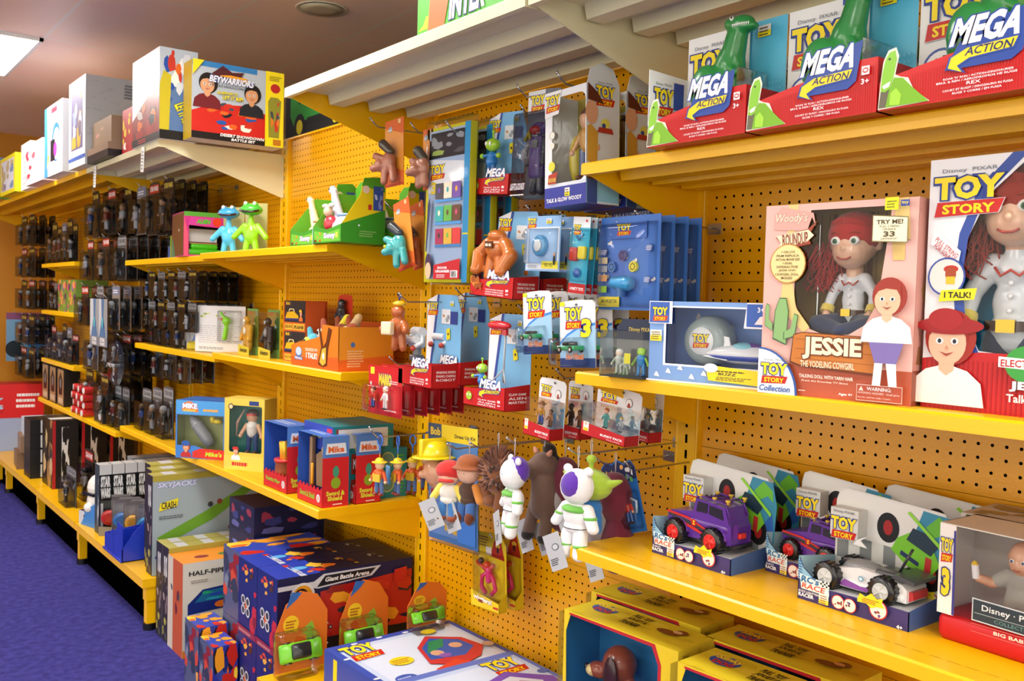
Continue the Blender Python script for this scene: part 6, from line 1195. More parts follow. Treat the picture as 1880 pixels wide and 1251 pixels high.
animalpack(474, 'green card with a black toy gorilla', '141416', '8c8c90'); animalpack(437, 'green card with a yellow toy lion figure, left of the gorilla', 'd8a020', 'e8e0c8')
z = ZD[1]
q = onX(350, 637, 1.50); t = thing('blister_pack', 'large white backed blister pack seen from the back with a lime green toy', 'toy pack', (1.50, q.y, z + .003), RZ + .5)
m, f = card(t, .30, .22, 'dcdcdc', y=.03); f.lines(.06, .2, .9, .6, 9, 'b4b4b8', 4, .35); f.lines(.08, .06, .7, .12, 2, '808084'); f.splash(.1, .72, .3, .84, ['90a848', 'c8d080'], 5, 2); f.splash(.4, .68, .62, .86, ['c84830', 'a8b830', '587830'], 7, 3); m.build('card', t); bubble(t, .15, .05, .28, .20, .03, y=.03)
put(skin_blob([((.21, .005, .15), (.022, .018, .022)), ((.21, .005, .12), (.2, .005, .07), .012, .012), ((.2, .005, .16), (.18, 0, .19), .008, .006)], '80d020:p', .003, 2, 'toy_frog'), 'toy_frog', t)
t = thing('blister_pack', 'blue and white curved blister pack left of the white backed pack', 'toy pack', (1.53, q.y + .22, z + .002), RZ + .4); m, f = card(t, .16, .17, 'c4ccd4', y=.03); f.poly([(.1, 0), (.6, 0), (.9, 1), (.7, 1)], '5880c0'); f.poly([(.0, 0), (.5, 0), (.4, .25), (.05, .2)], 'e0d030'); f.rect(.6, .05, .95, .5, '60a050'); m.build('card', t); bubble(t, .02, .03, .15, .16, .04, y=.03)
# pink and green playset box on the upper left shelf
z = ZD[0]; q = onX(305, 468, 1.45)
q = onZ(337, 470, z); t = thing('playset_box', 'pink and green window playset box on the upper left shelf', 'toy box', (q.x, q.y, z), -.12); w_, d, h_ = .19, .27, .205; win = [(w_ * .12, h_ * .04), (w_ * .95, h_ * .04), (w_ * .95, h_ * .66), (w_ * .12, h_ * .7)]
m, F = winbox(t, w_, d, h_, win, 'c83088', '2c2428'); f = F['f']; f.rect(0, .9, 1, 1, '58a838'); f.poly([(.1, .7), (.9, .7), (.85, .88), (.15, .88)], 'd040a0'); f.text('ALIEN', .3, .74, .62, .84, '60c830', .05, .2, '203060', .04); f.ell(.78, .79, .02, 'e04020'); f.poly([(0, 0), (.1, 0), (.1, .5), (.0, .9)], 'e85878')
l = F['l']; l.rect(.02, .02, .98, .98, '6c4420'); l.poly([(.0, 0), (.3, 0), (.1, .4), (0, .45)], '408060'); l.ell(.6, .6, .006, 'f4f4f4'); F['r'].rect(0, 0, 1, 1, 'a82870'); m.build('carton', t); pane(t, win)
m = M(); m.rbox(.02, .01, .004, w_ - .02, .10, .035, .01, '50d020:p').rbox(.035, .02, .035, w_ - .03, .09, .06, .01, '50d020:p').rbox(.03, .03, .06, w_ - .03, .12, .065, .002, 'e09070:p').box(.03, .05, .07, w_ - .03, .052, .13, 'd8dce0:p').build('toy_base', t)
cbox('toy_box', 'narrow brown and lime edged carton at the left end of the upper left shelf', 'toy box', (1.47, t.location.y + .36, z), RZ, .05, .2, .11, '8c5c30', lambda F: F['f'].rect(0, 0, .2, 1, '80d030'))
cbox('toy_box', 'low blue carton on the upper left shelf beside the hanging goods', 'toy box', (1.52, t.location.y + .56, z), RZ, .18, .15, .065, '3c5ca8', None)
# lower shelf of the bay: boxed playsets
z = ZC[2]
def fitbox(name, label, cat, z_, pl, pr, pt, d, col, art, group=None, rz=None, push=0):
    a, r, w_, h_ = fit(z_, pl, pr, pt, rz); t = thing(name, label, cat, a + Vector((0, 0, 0)), r, group); return t, w_, d, h_
for i, lab in enumerate(('blue rocket playset box with a grey toy rocket in its window, front one', 'blue rocket playset box standing behind the front one')):
    t, w_, d, h_ = fitbox('playset_box', lab, 'toy box', z, (322, 840), (412, 846), (330, 728), .075, 0, None, 'blue rocket playset boxes'); h_ = .255
    if i: t.location += Vector((.065, .06, 0))
    win = [(w_ * .03, h_ * .22), (w_ * .4, h_ * .22), (w_ * .6, h_ * .17), (w_ * .97, h_ * .17), (w_ * .97, h_ * .75), (w_ * .03, h_ * .75)]
    m, F = winbox(t, w_, d, h_, win, '3c7cc8', '98a068'); f = F['f']; f.rect(0, .76, 1, 1, '4898d8'); f.poly([(.12, .82), (.46, .8), (.44, .93), (.28, .99), (.14, .95)], 'e87828'); f.text('MIKE', .14, .86, .44, .95, 'f4f4f8', .05, 0, '2850a0', .05); f.text('KNIGHT', .16, .805, .42, .85, 'f0e060', .02); f.lines(.56, .82, .95, .9, 1, 'e8a838'); f.poly([(.35, .02), (.35, .12), (.5, .18), (1, .17), (1, .0)], 'd03020'); f.text("Mike's", .62, .05, .95, .13, 'b8e030', .03, .2)
    f.person(.22, .02, .065, 'e0a070', 'b04828', 'b83030'); f.ell(.22, .26, .02, '2c58a8', .012); F['t'].rect(0, 0, 1, 1, '3468b8'); F['r'].rect(0, 0, 1, 1, '2c5ca8'); F['l'].splash(0, 0, 1, 1, ['3468b8', '40a0c0', 'c84828', '183060'], 12, 4); m.build('carton', t); pane(t, win)
    M().lathe([(.001, 0), (.010, .006), (.022, .03), (.026, .055), (.026, .13), (.02, .16), (.001, .165)], (w_ * .22, .035, h_ * .72), '8c9096:p', (.62, 0, -.78), 22).tube([(w_ * .22 + .62 * .05 + .026 * .78 * math.cos(a), .035 + .027 * math.sin(a), h_ * .72 - .78 * .05 + .026 * .62 * math.cos(a)) for a in [k_ * .5236 for k_ in range(12)]], .002, 'c0c4c8:p', 5, True).build('toy_rocket', t)
    M().ell((w_ * .78, .03, h_ * .64), (.02, .014, .012), 'e8d020:p').ell((w_ * .68, .03, h_ * .68), (.012, .012, .02), 'e8d020:p').build('toy_propeller', t)
t, w_, d, h_ = fitbox('doll_box', 'yellow window box with a toy pirate boy, on the lower shelf', 'doll box', z, (411, 861), (484, 868), (411, 730), .09, 0, None)
win = roundwin(w_ * .12, h_ * .25, w_ * .94, h_ * .9, .01); m, F = winbox(t, w_, d, h_, win, 'e0c048', '3c9488'); f = F['f']; f.ell(.16, .88, .013, '38302c'); f.ell(.16, .88, .009, 'd8c890'); f.rect(.62, .91, .86, .97, '203878'); f.rect(0, 0, 1, .2, 'e8c850'); f.lines(.2, .06, .7, .16, 1, 'c02828'); f.person(.3, .14, .055, 'e0a880', '281c18', 'f0f0e8', 'c82828'); F['r'].rect(0, 0, 1, 1, 'c8a838'); F['t'].rect(0, 0, 1, 1, 'e8d060'); m.build('carton', t); pane(t, win)
m = M(); fig(m, w_ * .58, d * .4, h_ * .22, h_ * .62, 'e0a880', 'f0ece0', '203c70', '281c18', None, 'e0a880', '5c3820', 1.1); m.cyl((w_ * .58, d * .35, h_ * .76), (w_ * .58, d * .35, h_ * .79), .024, 'c82828:p', .023); m.build('pirate_doll', t); M().tube([(w_ * .2, .03, h_ * .45), (w_ * .22, .03, h_ * .65), (w_ * .4, .03, h_ * .84)], [.003, .006, .003], 'b89080:p').build('toy_sword', t)
def castle(lab, z_, pl, pr, pt, d, mug):
    t, w_, _, h_ = fitbox('playset_box', lab, 'toy box', z_, pl, pr, pt, d, 0, None, 'red and blue knight playset boxes', RZ)
    m = M(); N_ = 7; P = [(0, 0), (w_, 0)]
    hh = h_ * .24
    for i in range(N_, -1, -1): u = w_ * i / N_; P += [(u, hh), (u, hh + .008), (u - w_ * .07, hh + .008), (u - w_ * .07, hh)] if i > 0 else []
    m.prism(P + [(0, hh)], 0, .0015, 'c82428'); f = A(m, (0, 0, 0), (1, 0, 0), (0, 0, 1), w_, hh); f.text('Sword & Shield' if not mug else 'Knight Mug', .1, .35, .7, .7, '90c838', .03, .1); f.ell(.85, .5, .014, 'd0d8e0'); f.ell(.85, .5, .006, 'e0a880', .009)
    m.box(0, 0, 0, .0015, d, h_, '2c54b0').box(w_ - .0015, 0, 0, w_, d, h_ * .7, 'c8242a').box(0, d - .0015, 0, w_, d, h_, '3c6cb8').box(0, 0, h_ - .001, w_, d, h_, '4878c8').box(0, 0, 0, w_, d, .002, 'c82428').box(w_ - .0015, 0, h_ * .7, w_, d, h_, '5080c8')
    q = A(m, (w_, 0, 0), (0, 1, 0), (0, 0, 1), d, h_); q.text('Sword &', .15, .16, .85, .23, 'd8e040', .04); q.text('Shield', .2, .09, .75, .155, 'd8e040', .04); q.lines(.4, .03, .85, .06, 1, 'f0e8e0'); q.ell(.5, .34, .018, '88a828', .02); q.ell(.5, .5, .012, '409878', .02); q.poly([(.1, .75), (.9, .75), (.85, .9), (.15, .9)], 'd8e4f0'); q.text('Mike', .2, .77, .8, .86, 'e06828', .04)
    g = F_ = A(m, (0, 0, h_), (1, 0, 0), (0, 1, 0), w_, d); g.lines(.1, .3, .9, .7, 2, 'c8d8f0'); m.build('carton', t)
    if mug: M().lathe([(.001, 0), (.035, 0), (.04, .03), (.036, .06), (.040, .065), (.040, .075), (.001, .075)], (w_ * .5, d * .4, hh * .6), '9c5428:p', n=24).lathe([(.041, .066), (.042, .078), (.036, .078)], (w_ * .5, d * .4, hh * .6), 'd83828:p', n=24).tube([(w_ * .5, d * .3, hh * .6 + .07), (w_ * .55, d * .2, h_ * .72), (w_ * .62, d * .25, h_ * .74), (w_ * .62, d * .3, hh * .6 + .08)], .010, 'f0b820:p').build('toy_mug', t)
    else: M().rbox(w_ * .12, d * .3, hh * .5, w_ * .22, d * .5, h_ * .92, .006, '8c6c48:p').prism([(w_ * .45, hh), (w_ * .8, hh), (w_ * .8, h_ * .65), (w_ * .6, h_ * .75), (w_ * .42, h_ * .68)], d * .3, d * .36, '8c7450:p').ell((w_ * .85, d * .3, h_ * .78), (.02, .02, .024), 'a08858:p').rbox(w_ * .3, d * .2, hh, w_ * .36, d * .3, h_ * .55, .004, 'e8a020:p').build('toy_shield', t)
    return t
castle('blue and red box with a yellow handled brown toy mug', z, (484, 890), (542, 906), (487, 772), .10, True)
tt = castle('red and blue sword and shield box, front left of two', z, (546, 915), (592, 934), (549, 790), .10, False)
dup(tt, 'red and blue sword and shield box, right one behind the first', None, (.125, -.005, 0))
def teal(F):
    r = F['r']; r.rect(.05, .1, .25, .9, '9c3020'); r.text('MIKE', .08, .3, .22, .7, 'f0f0f0', .04); r.ell(.3, .5, .01, 'd87830', .03); r.ell(.45, .45, .02, 'a83030', .016); r.ell(.66, .55, .028, 'b0b868', .028); r.ell(.66, .55, .024, '608878', .024); r.lines(.82, .2, .95, .8, 4, '50b040'); F['f'].rect(0, 0, 1, 1, '2c44a8'); F['f'].text('Knight & Mug', .2, .4, .6, .55, 'c8d840', .03); F['f'].rect(.8, .75, .97, .9, 'd03048')
yq = onX(692, 800, 1.55).y
for i, lab in enumerate(('teal knight playset carton, bottom of the stack by the post', 'teal knight playset carton, second in the stack by the post', 'teal knight playset carton with a white label, top of the stack by the post')): 
    def tw(F, i=i):
        teal(F)
        if i == 2: F['r'].rect(.08, .12, .9, .88, 'd8dcd8'); F['r'].text('2', .5, .2, .56, .45, 'b03030', .04); F['r'].lines(.6, .2, .72, .35, 1, 'b03030')
    cbox('playset_box', lab, 'toy box', (1.54 + (.0 if i < 2 else -.06), 2.90 + .25, z + .0905 * i), RZ, .23, .24, .09, '208088', tw, 'teal knight playset cartons')
cbox('playset_box', 'dark blue knight carton at the back of the lower shelf', 'toy box', (1.56, 3.40, z), RZ, .2, .22, .20, '2c50a8', lambda F: (F['r'].rect(.6, .1, .95, .9, '2040a0'), F['r'].ell(.75, .4, .015, 'e09050')), None)
cbox('playset_box', 'grey and red window carton behind the pirate box', 'toy box', (1.58, 3.72, z), RZ, .26, .18, .17, '9c8c70', lambda F: (F['f'].rect(.1, .1, .9, .8, '706848'), F['f'].splash(.5, .2, .95, .7, ['c83028', '902020'], 5, 2)), None)
# ---- floor stacks
def arena(F):
    l = F['f']; l.rect(0, 0, 1, 1, '1c2870'); l.splash(.3, .05, 1, .65, ['b8283c', 'd86828', '802038'], 8, 3); l.splash(.2, .72, .8, .95, ['c84830', '503020', 'e0a840'], 8, 6)
    for i in range(2):
        for j in range(2): l.ell(.3 + .26 * i, .32 + .14 * j, .018, 'c8ccd4'); l.ell(.3 + .26 * i, .32 + .14 * j, .012, '404450')
    l.poly([(0, 0), (1, 0), (1, .08), (0, .1)], '8c2848'); l.lines(.1, .02, .9, .06, 2, 'd0a0a8')
    r = F['r']; r.rect(0, 0, 1, 1, '181c48'); r.poly([(.3, .1), (1, .25), (1, .85), (.3, .75)], 'b82c20'); r.splash(.3, .1, 1, .8, ['c83820', 'a81c1c', 'e8a028', '606870', '8c2820', '303038'], 18, 8, .2); r.poly([(0, 0), (1, 0), (1, .1), (0, .16)], '181820'); r.text('BONUS HAMSTERS', .02, .1, .35, .14, 'e8b828', .02, .1); r.text('Kung Zhu Hamsters', .03, .04, .36, .08, 'f0f0f0', .02, .1)
    r.poly([(.0, .9), (.25, .9), (.32, .98), (.75, .97), (.68, .85), (.28, .8), (.2, .84), (0, .84)], 'c8ccd4'); r.poly([(.27, .82), (.66, .865), (.71, .95), (.33, .955)], '14161c'); r.text('Giant Battle Arena', .33, .87, .66, .93, 'f0f2f4', .03, .2)
    r.ell(.17, .74, .045, 'd8dcde'); r.ell(.17, .74, .036, 'e0a020'); r.ell(.16, .74, .026, '301818'); r.poly([(.06, .5), (.3, .54), (.28, .64), (.08, .62)], 'e8b820'); r.poly([(.08, .42), (.26, .46), (.3, .54), (.06, .5)], 'd03828'); r.text('KUNG', .08, .56, .28, .63, 'f0d840', .05, 0, '6c2010', .03); r.text('ZHU', .1, .44, .27, .53, 'e03c28', .05, 0, 'f0e8d8', .03)
    r.car(.17, .24, .1, 'a82828'); r.car(.33, .27, .07, 'c02c28'); r.poly([(.5, .2), (.75, .25), (.74, .35), (.5, .3)], 'e0b828'); r.poly([(.85, .7), (.95, .7), (.95, .9), (.85, .88)], 'c02c20')
    t = F['t']; t.rect(0, 0, 1, 1, '101838')
    t.poly([(0, 0), (1, 0), (1, .3), (0, .34)], '2840b0'); t.splash(.1, .15, .9, .5, ['e87820', 'f0c040', 'c83020'], 8, 5, .25); t.ell(.5, .22, .018, '60b0e8', .03); t.splash(.2, .5, .8, .62, ['6c3018', 'c09040', '301810'], 5, 2, .3); t.text('Battle', .62, .05, .75, .3, 'd8dce8', .02, 0, None, .07, 1, False, 1.57); t.splash(.3, .75, .7, .85, ['706860', 'a09890'], 4, 7)
KG = 'blue battle arena cartons'; hq = .264; wd = .172
for i, (yy, zz, lab) in enumerate(((2.880 + wd, 0, 'blue battle arena carton, bottom right of the stack'), (2.880 + 2 * wd, 0, 'blue battle arena carton, bottom left of the stack'), (2.880 + wd, hq + .001, 'blue battle arena carton, top right of the stack with its large side showing'), (2.880 + 2 * wd, hq + .001, 'blue battle arena carton, top left of the stack'))):
    cbox('arena_box', lab, 'toy box', (1.268, yy, zz), RZ, wd - .003, .52, hq, '1c2a78', arena, KG)
def robo(F):
    f = F['f']; f.rect(0, 0, 1, 1, '50587c'); f.splash(0, .1, 1, .95, ['c84828', '303850', 'e0a040', '788098', '8c2028', '202430'], 16, 9, .3); F['t'].rect(0, 0, 1, 1, '3448b0'); F['t'].splash(0, 0, 1, 1, FIRE, 12, 4, .3); F['r'].splash(0, 0, 1, 1, NIGHT + FIRE, 14, 5, .3)
cbox('toy_box', 'orange and blue battle toy carton left of the arena stack, on top of another', 'toy box', (1.29, 3.225 + .205, .27), RZ, .195, .35, .255, '3c4cb0', robo, 'orange and blue battle toy cartons'); cbox('toy_box', 'dark battle toy carton under the orange and blue one', 'toy box', (1.29, 3.225 + .205, 0), RZ, .195, .35, .268, '282c50', robo, 'orange and blue battle toy cartons')
cbox('toy_box', 'small fiery carton on the carpet in front of the battle toys, left one', 'toy box', (1.17, 3.50, 0), RZ, .15, .11, .245, '3040a0', robo, 'small fiery cartons on the carpet'); cbox('toy_box', 'small fiery carton on the carpet in front of the battle toys, right one', 'toy box', (1.17, 3.34, 0), RZ, .14, .09, .22, '2c38a0', robo, 'small fiery cartons on the carpet')
def half(F):
    f = F['r']; f.rect(0, 0, 1, 1, 'd8d4c4'); f.splash(.1, .1, .9, .9, ['d0c4b0', 'e0dcd0'], 7, 3, .3); f.text('HALF-PIPE BATTLE', .06, .86, .75, .91, '202020', .03); f.poly([(.05, .45), (.05, .56), (.2, .7), (.8, .74), (1, .74), (1, .5)], '1c2c78'); f.poly([(.12, .57), (.22, .68), (1, .72), (1, .58)], '206890'); f.splash(.2, .58, .9, .7, ['28a070', '2848b0', '30a0b8'], 9, 4, .2); f.ell(.4, .52, .03, 'e07020', .014); f.lines(.08, .78, .3, .82, 2, '908878'); f.rect(.06, .28, .2, .4, '606458'); f.poly([(.0, 0), (1, 0), (1, .05), (.4, .04), (0, .08)], 'e08828'); f.text('Battle', .05, .06, .35, .11, 'c8d030', .04, .2)
    F['f'].rect(0, 0, 1, 1, 'b85428'); F['f'].rect(0, 0, .35, 1, 'c8c0b4'); F['f'].splash(.1, .4, .8, .9, ['602030', '404850', '306050'], 6, 3, .15); F['t'].rect(0, 0, 1, 1, 'e89430'); F['t'].rect(.4, 0, 1, .0, 'f0f0f0'); F['t'].ell(.6, .25, .02, '8c2838', .03); F['t'].ell(.6, .5, .02, '508048', .03)
cbox('toy_box', 'white and orange half-pipe carton standing on the carpet', 'toy box', (1.232, 3.905, 0), RZ, .185, .40, .385, 'd8d4c4', half)
def ramp(F):
    f = F['r']; f.rect(0, 0, 1, 1, '9cacb4'); f.rect(0, .94, 1, 1, 'a89c40'); f.text('SKYJACKS', .04, .86, .36, .93, 'c8d0e8', .05, .2, '4858a0', .04); f.poly([(.06, .28), (.5, .5), (.86, .78), (.9, .84), (.84, .86), (.45, .6), (.04, .38)], '6ca030'); f.poly([(.02, .18), (.14, .36), (.32, .3), (.28, .2), (.1, .08)], '2c3c9c'); f.poly([(.5, .05), (.6, .24), (.74, .26), (.98, .1), (.7, .14)], '2c3878'); f.poly([(.68, .24), (1, .14), (1, .24), (.72, .32)], '6ca030'); f.ell(.48, .66, .012, '404448'); f.ell(.56, .68, .012, '904030'); f.ell(.66, .4, .012, '784038'); f.poly([(.05, .64), (.2, .68), (.21, .76), (.06, .72)], 'e8d828'); f.text('CRASH', .07, .66, .19, .73, '303030', .03); f.poly([(.74, .52), (.9, .56), (.91, .64), (.75, .6)], 'e8d828'); f.text('STUNT!', .76, .545, .89, .615, '303030', .03); f.lines(.05, .56, .3, .6, 2, '606870'); f.lines(.2, .08, .45, .14, 3, 'c86868')
    l = F['f']; l.rect(0, 0, 1, 1, '28262c'); l.text('SKY JACKS', .25, .62, .75, .9, 'e0e4e8', .04); l.splash(.1, .3, .9, .6, ['786870', 'a89090', '403840'], 7, 3); l.splash(.1, .02, .9, .25, ['a8a040', '505048'], 6, 2); F['t'].rect(0, 0, 1, 1, 'b4ac58'); F['t'].lines(0, .1, 1, .9, 3, 'd8dce8', 3, .4)
for i, lab in enumerate(('grey ramp stunt carton with its large printed side showing, on the base deck', 'grey and black carton behind the printed ramp carton', 'white edged carton behind, against the figure blisters')):
    cbox('toy_box', lab, 'toy box', (1.235 + .02 * i, 4.135 + .085 * (i + 1), .232), RZ, .083, .53, .44 + .01 * i, '9cacb4', ramp, 'grey ramp stunt cartons')
for i in range(2): cbox('toy_box', 'thin yellow topped carton on the carpet behind the half-pipe box, %s' % ('near one', 'far one')[i], 'toy box', (1.235, 3.905 + .085 * (i + 1), 0), RZ, .082, .42, .405, 'a8a078', ramp, 'thin yellow topped cartons on the carpet')
cbox('toy_box', 'dark blue battle carton under the lower shelf, lower one', 'toy box', (1.42, 3.72, .40), RZ, .26, .3, .12, '1c2048', lambda F: [F[k].splash(.1, .1, .9, .9, ['c02828', '6878c0', 'a04828', '283070'], 9, 3) for k in 'fr'], 'dark cartons under the lower shelf')
cbox('toy_box', 'dark blue battle carton under the lower shelf, upper one', 'toy box', (1.42, 3.72, .5205), RZ, .26, .3, .12, '14183c', lambda F: [F[k].splash(.1, .1, .9, .9, ['8c3048', '303878', '585c98'], 8, 4) for k in 'fr'], 'dark cartons under the lower shelf')
cbox('toy_box', 'brown carton supporting the dark battle cartons', 'carton', (1.50, 3.70, 0), RZ, .26, .28, .399, '3c3430')
# ---- flat playsets on the second base deck
z = .23
A_ = onZ(596, 1192, .36); B_ = onZ(853, 1132, .36); rz = math.atan2(B_.y - A_.y, B_.x - A_.x); rl = rz - math.pi / 2
wA = (B_ - A_).length
def flatplay(t, w_, d, h_, col, art):
    m = M().box(0, -d, 0, w_, 0, h_, col); f = A(m, (0, -d, h_), (1, 0, 0), (0, 1, 0), w_, d); art(f, A(m, (0, 0, 0), (0, -1, 0), (0, 0, 1), d, h_)); m.build('carton', t)
t = thing('playset_box', 'flat white and blue pizza playset box on the base deck', 'toy box', (A_.x, A_.y, z), rz)
def pz(f, l):
    for q in (f,): q.rect(.05, .03, .96, .95, 'c4d4f0'); q.rect(.09, .06, .93, .91, 'd4e0f4')
    l.rect(0, 0, 1, 1, '2c48a8'); l.rect(.1, .1, .14, .9, 'e8d020')
    for u, v in ((.2, .97), (.4, .98), (.6, .965), (.8, .975), (.03, .8), (.03, .5), (.02, .3)): f.ell(u, v, .012, 'f0f2f8', .006)
    tslogo(f, .05, .74, .3, .95); f.ell(.3, .62, .04, 'f0d428', .032); f.lines(.23, .59, .37, .65, 3, 'a86820'); f.ell(.18, .42, .036, '3458b0', .026); f.lines(.12, .4, .24, .44, 2, 'c8d4f0')
    f.poly([(.42, .5), (.5, .72), (.66, .84), (.86, .72), (.9, .56), (.78, .45), (.6, .4)], 'c83038'); f.poly([(.46, .54), (.52, .7), (.66, .8), (.82, .7), (.84, .58), (.7, .5)], '2c58b0'); f.poly([(.5, .62), (.62, .76), (.74, .76), (.66, .66)], '288858'); f.ell(.56, .6, .022, 'd8a888'); f.ell(.74, .64, .022, 'd8a888'); f.ell(.58, .55, .022, '8858b0', .016); f.poly([(.36, .22), (.62, .3), (.8, .22), (.95, .35), (.94, .4), (.7, .36), (.6, .48), (.4, .42)], 'd84030'); f.poly([(.3, .1), (.55, .16), (.56, .36), (.34, .34)], 'e0d858'); f.ell(.43, .18, .016, 'd8d8d0')
    for i in range(24): R = random.Random(i); f.ell(.33 + .2 * R.random(), .14 + .18 * R.random(), .007, 'c8a838' if i % 2 else '98a848'); f.e -= .0002
    f.up(); f.poly([(.62, .08), (.9, .22), (.92, .3), (.64, .2)], 'f0d828'); f.text('PIZZA', .66, .145, .84, .20, '303858', .04, 0, None, .07, 1, False, .25); f.text('PLANET', .66, .1, .86, .13, '303858', .03, 0, None, .07, 1, False, .25); f.ell(.72, .88, .028, 'ecd028', .02); f.ell(.93, .55, .02, 'c8a890')
flatplay(t, wA - .068, .60, .13, '3450b0', pz)
C_ = onZ(994, 1181, .405); D_ = onZ(733, 1251, .405); t = thing('playset_box', 'flat light blue playset box with purple glasses, on top of the pizza box', 'toy box', (D_.x + .0, C_.y + .0, .3605), 0)
def gl(f, l):
    f.rect(.04, .05, .96, .93, 'b8ccec'); f.rect(.08, .1, .92, .88, 'cedcf2'); tslogo(f, .62, .66, .92, .92); f.ell(.95, .6, .02, '4c68b0', .014)
    P = [(.3, .3), (.4, .62), (.7, .72), (.95, .5), (.92, .3), (.8, .2), (.7, .3), (.6, .22), (.4, .12)]; f.poly(P, '7850b8'); f.poly([(.4, .35), (.46, .58), (.68, .64), (.84, .48), (.78, .36), (.6, .34)], 'd8dce8'); f.poly([(.5, .4), (.7, .56), (.76, .5), (.6, .4)], 'c0a8b8'); f.poly([(.2, .2), (.34, .3), (.42, .6), (.36, .62), (.24, .4)], '98a4c8')
flatplay(t, min(.40, 1.79 - D_.x), .44, .045, '5870c0', gl)
# lime racer packs next to it
GL = 'lime car and orange card packs'
for i, (X_, Y_, Z_, lab) in enumerate(((1.235, 2.775, .234, 'lime green toy car pack with orange card, left of the pizza box'), (1.47, 2.775, .234, 'lime green toy car pack with orange card, behind the pizza box'), (1.63, 2.60, .362, 'lime green toy car pack with orange card, standing on the pizza box'))):
    t = thing('toy_car_pack', lab, 'toy car', (X_, Y_, Z_), 0, GL); t.scale = (1.25, 1, 1.32) if i < 2 else (1.05, 1, .75)
    m = M(); m.prism([(0, 0), (.15, 0), (.15, .14), (.12, .185), (.07, .20), (.03, .17), (0, .10)], .05, .052, 'e07828'); f = A(m, (0, .05, 0), (1, 0, 0), (0, 0, 1), .15, .2); f.ell(.3, .6, .022, 'f0c828'); f.lines(.2, .55, .4, .66, 3, 'a04818'); f.poly([(.5, .5), (.7, .6), (.9, .2), (.7, .15)], '90c040'); f.poly([(.4, .9), (.2, .8), (.3, 1), (.5, .98)], '3068b8'); f.splash(.1, .1, .6, .5, ['e89030', 'e05820', 'f0b040'], 6, i); m.build('card', t)
    m = M(T=Matrix.Translation((.02, .04, .07)) @ Matrix.Rotation(1.2, 4, 'X')); minicar(m, .045, -.02, -.01, .12, '78d828'); m.build('toy_car', t); M().rbox(-.01, -.03, 0, .1, .04, .11, .01, 'clear').build('blister', t)
# ---- dog toy boxes stacked under the lower right shelf
DG = 'yellow pull toy dog boxes'
def dogbox(x, y, z_, lab, rz=0, top=True):
    t = thing('dog_toy_box', lab, 'toy box', (x, y, z_), RZ + rz, DG); w_, d, h_ = .34, .125, .258
    win = [(.012, .03), (w_ - .055, .03), (w_ - .05, h_ - .04), (w_ - .07, h_ - .01), (.02, h_ - .008), (.006, h_ - .05)]
    m, F = winbox(t, w_, d, h_, win, 'e0c428', '2c78b0'); f = F['f']; f.poly([(.84, .12), (.865, .12), (.87, .83), (.815, .99), (.05, .985), (.05, .965), (.79, .96), (.845, .82)], 'b82830')
    f.ell(.1, .14, .035, '2848a0', .026); f.text('Slinky', .03, .12, .2, .22, 'f0e040', .04, .3, 'b82830', .04)
    r = F['r']; r.rect(0, 0, 1, 1, 'd8c430'); r.splash(0, 0, 1, 1, ['e0cc40', 'c8b428', 'd0bc38'], 12, 4, .2); r.ell(.5, .62, .042, '2858a8', .052); r.text('Slinky', .2, .66, .8, .82, 'f0e040', .05, .3, '183468', .05, 1, False, .3); r.text('DOG', .22, .46, .8, .6, 'c82830', .06, 0, 'f0e8e0', .04, 1, False, .3); r.ell(.5, .53, .008, 'f4f4f4'); r.text('Ideal', .1, .93, .25, .96, '302818')
    g = F['t']; g.rect(0, 0, 1, 1, 'dcc82c'); g.splash(0, 0, 1, 1, ['e4d040', 'ccb828'], 12, 5, .15); g.poly([(0, .0), (.82, .0), (.86, .25), (.8, .42), (.05, .3)], '58606c') if False else None
    g.ell(.18, .6, .035, '2858a8', .026); g.text('Slinky', .1, .6, .28, .8, 'f0e040', .04, .2, 'b82830', .04); g.text('DOG', .12, .42, .26, .58, 'c82830', .05)
    for i, s_ in enumerate(('PULL TOY', 'JOUET A', 'TRAINER')): g.text(s_, .40, .68 - .2 * i, .56, .84 - .2 * i, '383018', .04, .2)
    g.ell(.75, .55, .03, '7c4824', .014); g.ell(.82, .7, .016, '7c4824', .014); g.ell(.8, .66, .012, 'e0b888', .008); m.build('carton', t); pane(t, win)
    if top:
        o = put(skin_blob([((.125, .06, .15), (.042, .04, .044)), ((.075, .045, .125), (.03, .022, .02)), ((.225, .06, .07), (.045, .038, .042)), ((.15, .06, .12), (.2, .06, .09), .014, .016)], '984c30:p', .004, 2, 'toy_dog'), 'toy_dog', t)
        M().ell((.062, .04, .122), (.02, .018, .015), 'e8d090:p').ell((.135, .018, .13), (.022, .008, .05), '40201c:p').ell((.045, .036, .127), .008, '181010:p').build('ear', o)
        m = M(); 
        for i in range(14): m.tube([(.262 + .004 * i, .06 + .032 * math.cos(a), .068 + .034 * math.sin(a)) for a in [k * .5236 for k in range(12)]], .0012, 'chrome', 4, True)
        m.build('spring', t)
    m = M(); m.box(-.022, .004, .01, 0, d - .01, h_ - .012, 'clear'); m.build('clear_front', t)
    return t
q = onZ(1227, 1197, .752); yB = q.y; xB = max(q.x - .0, 1.30)
L = ((xB, yB + .33, 'nearest of the left pair', 1), (xB + .15, yB + .40, 'one behind, by the wall', 1), (xB - .02, yB - .045, 'right one cut by the frame', 1), (xB + .14, yB + .02, 'shaded right one behind', 0))
for x, y, lab, tp in L:
    dogbox(x, y, .492, 'yellow and blue dog pull toy box, %s' % lab, .06, True)
for i, (x, y, lab, tp) in enumerate(L): dogbox(x, y, .232, 'yellow dog toy box at the stack bottom, under the %s' % lab, .06, False)
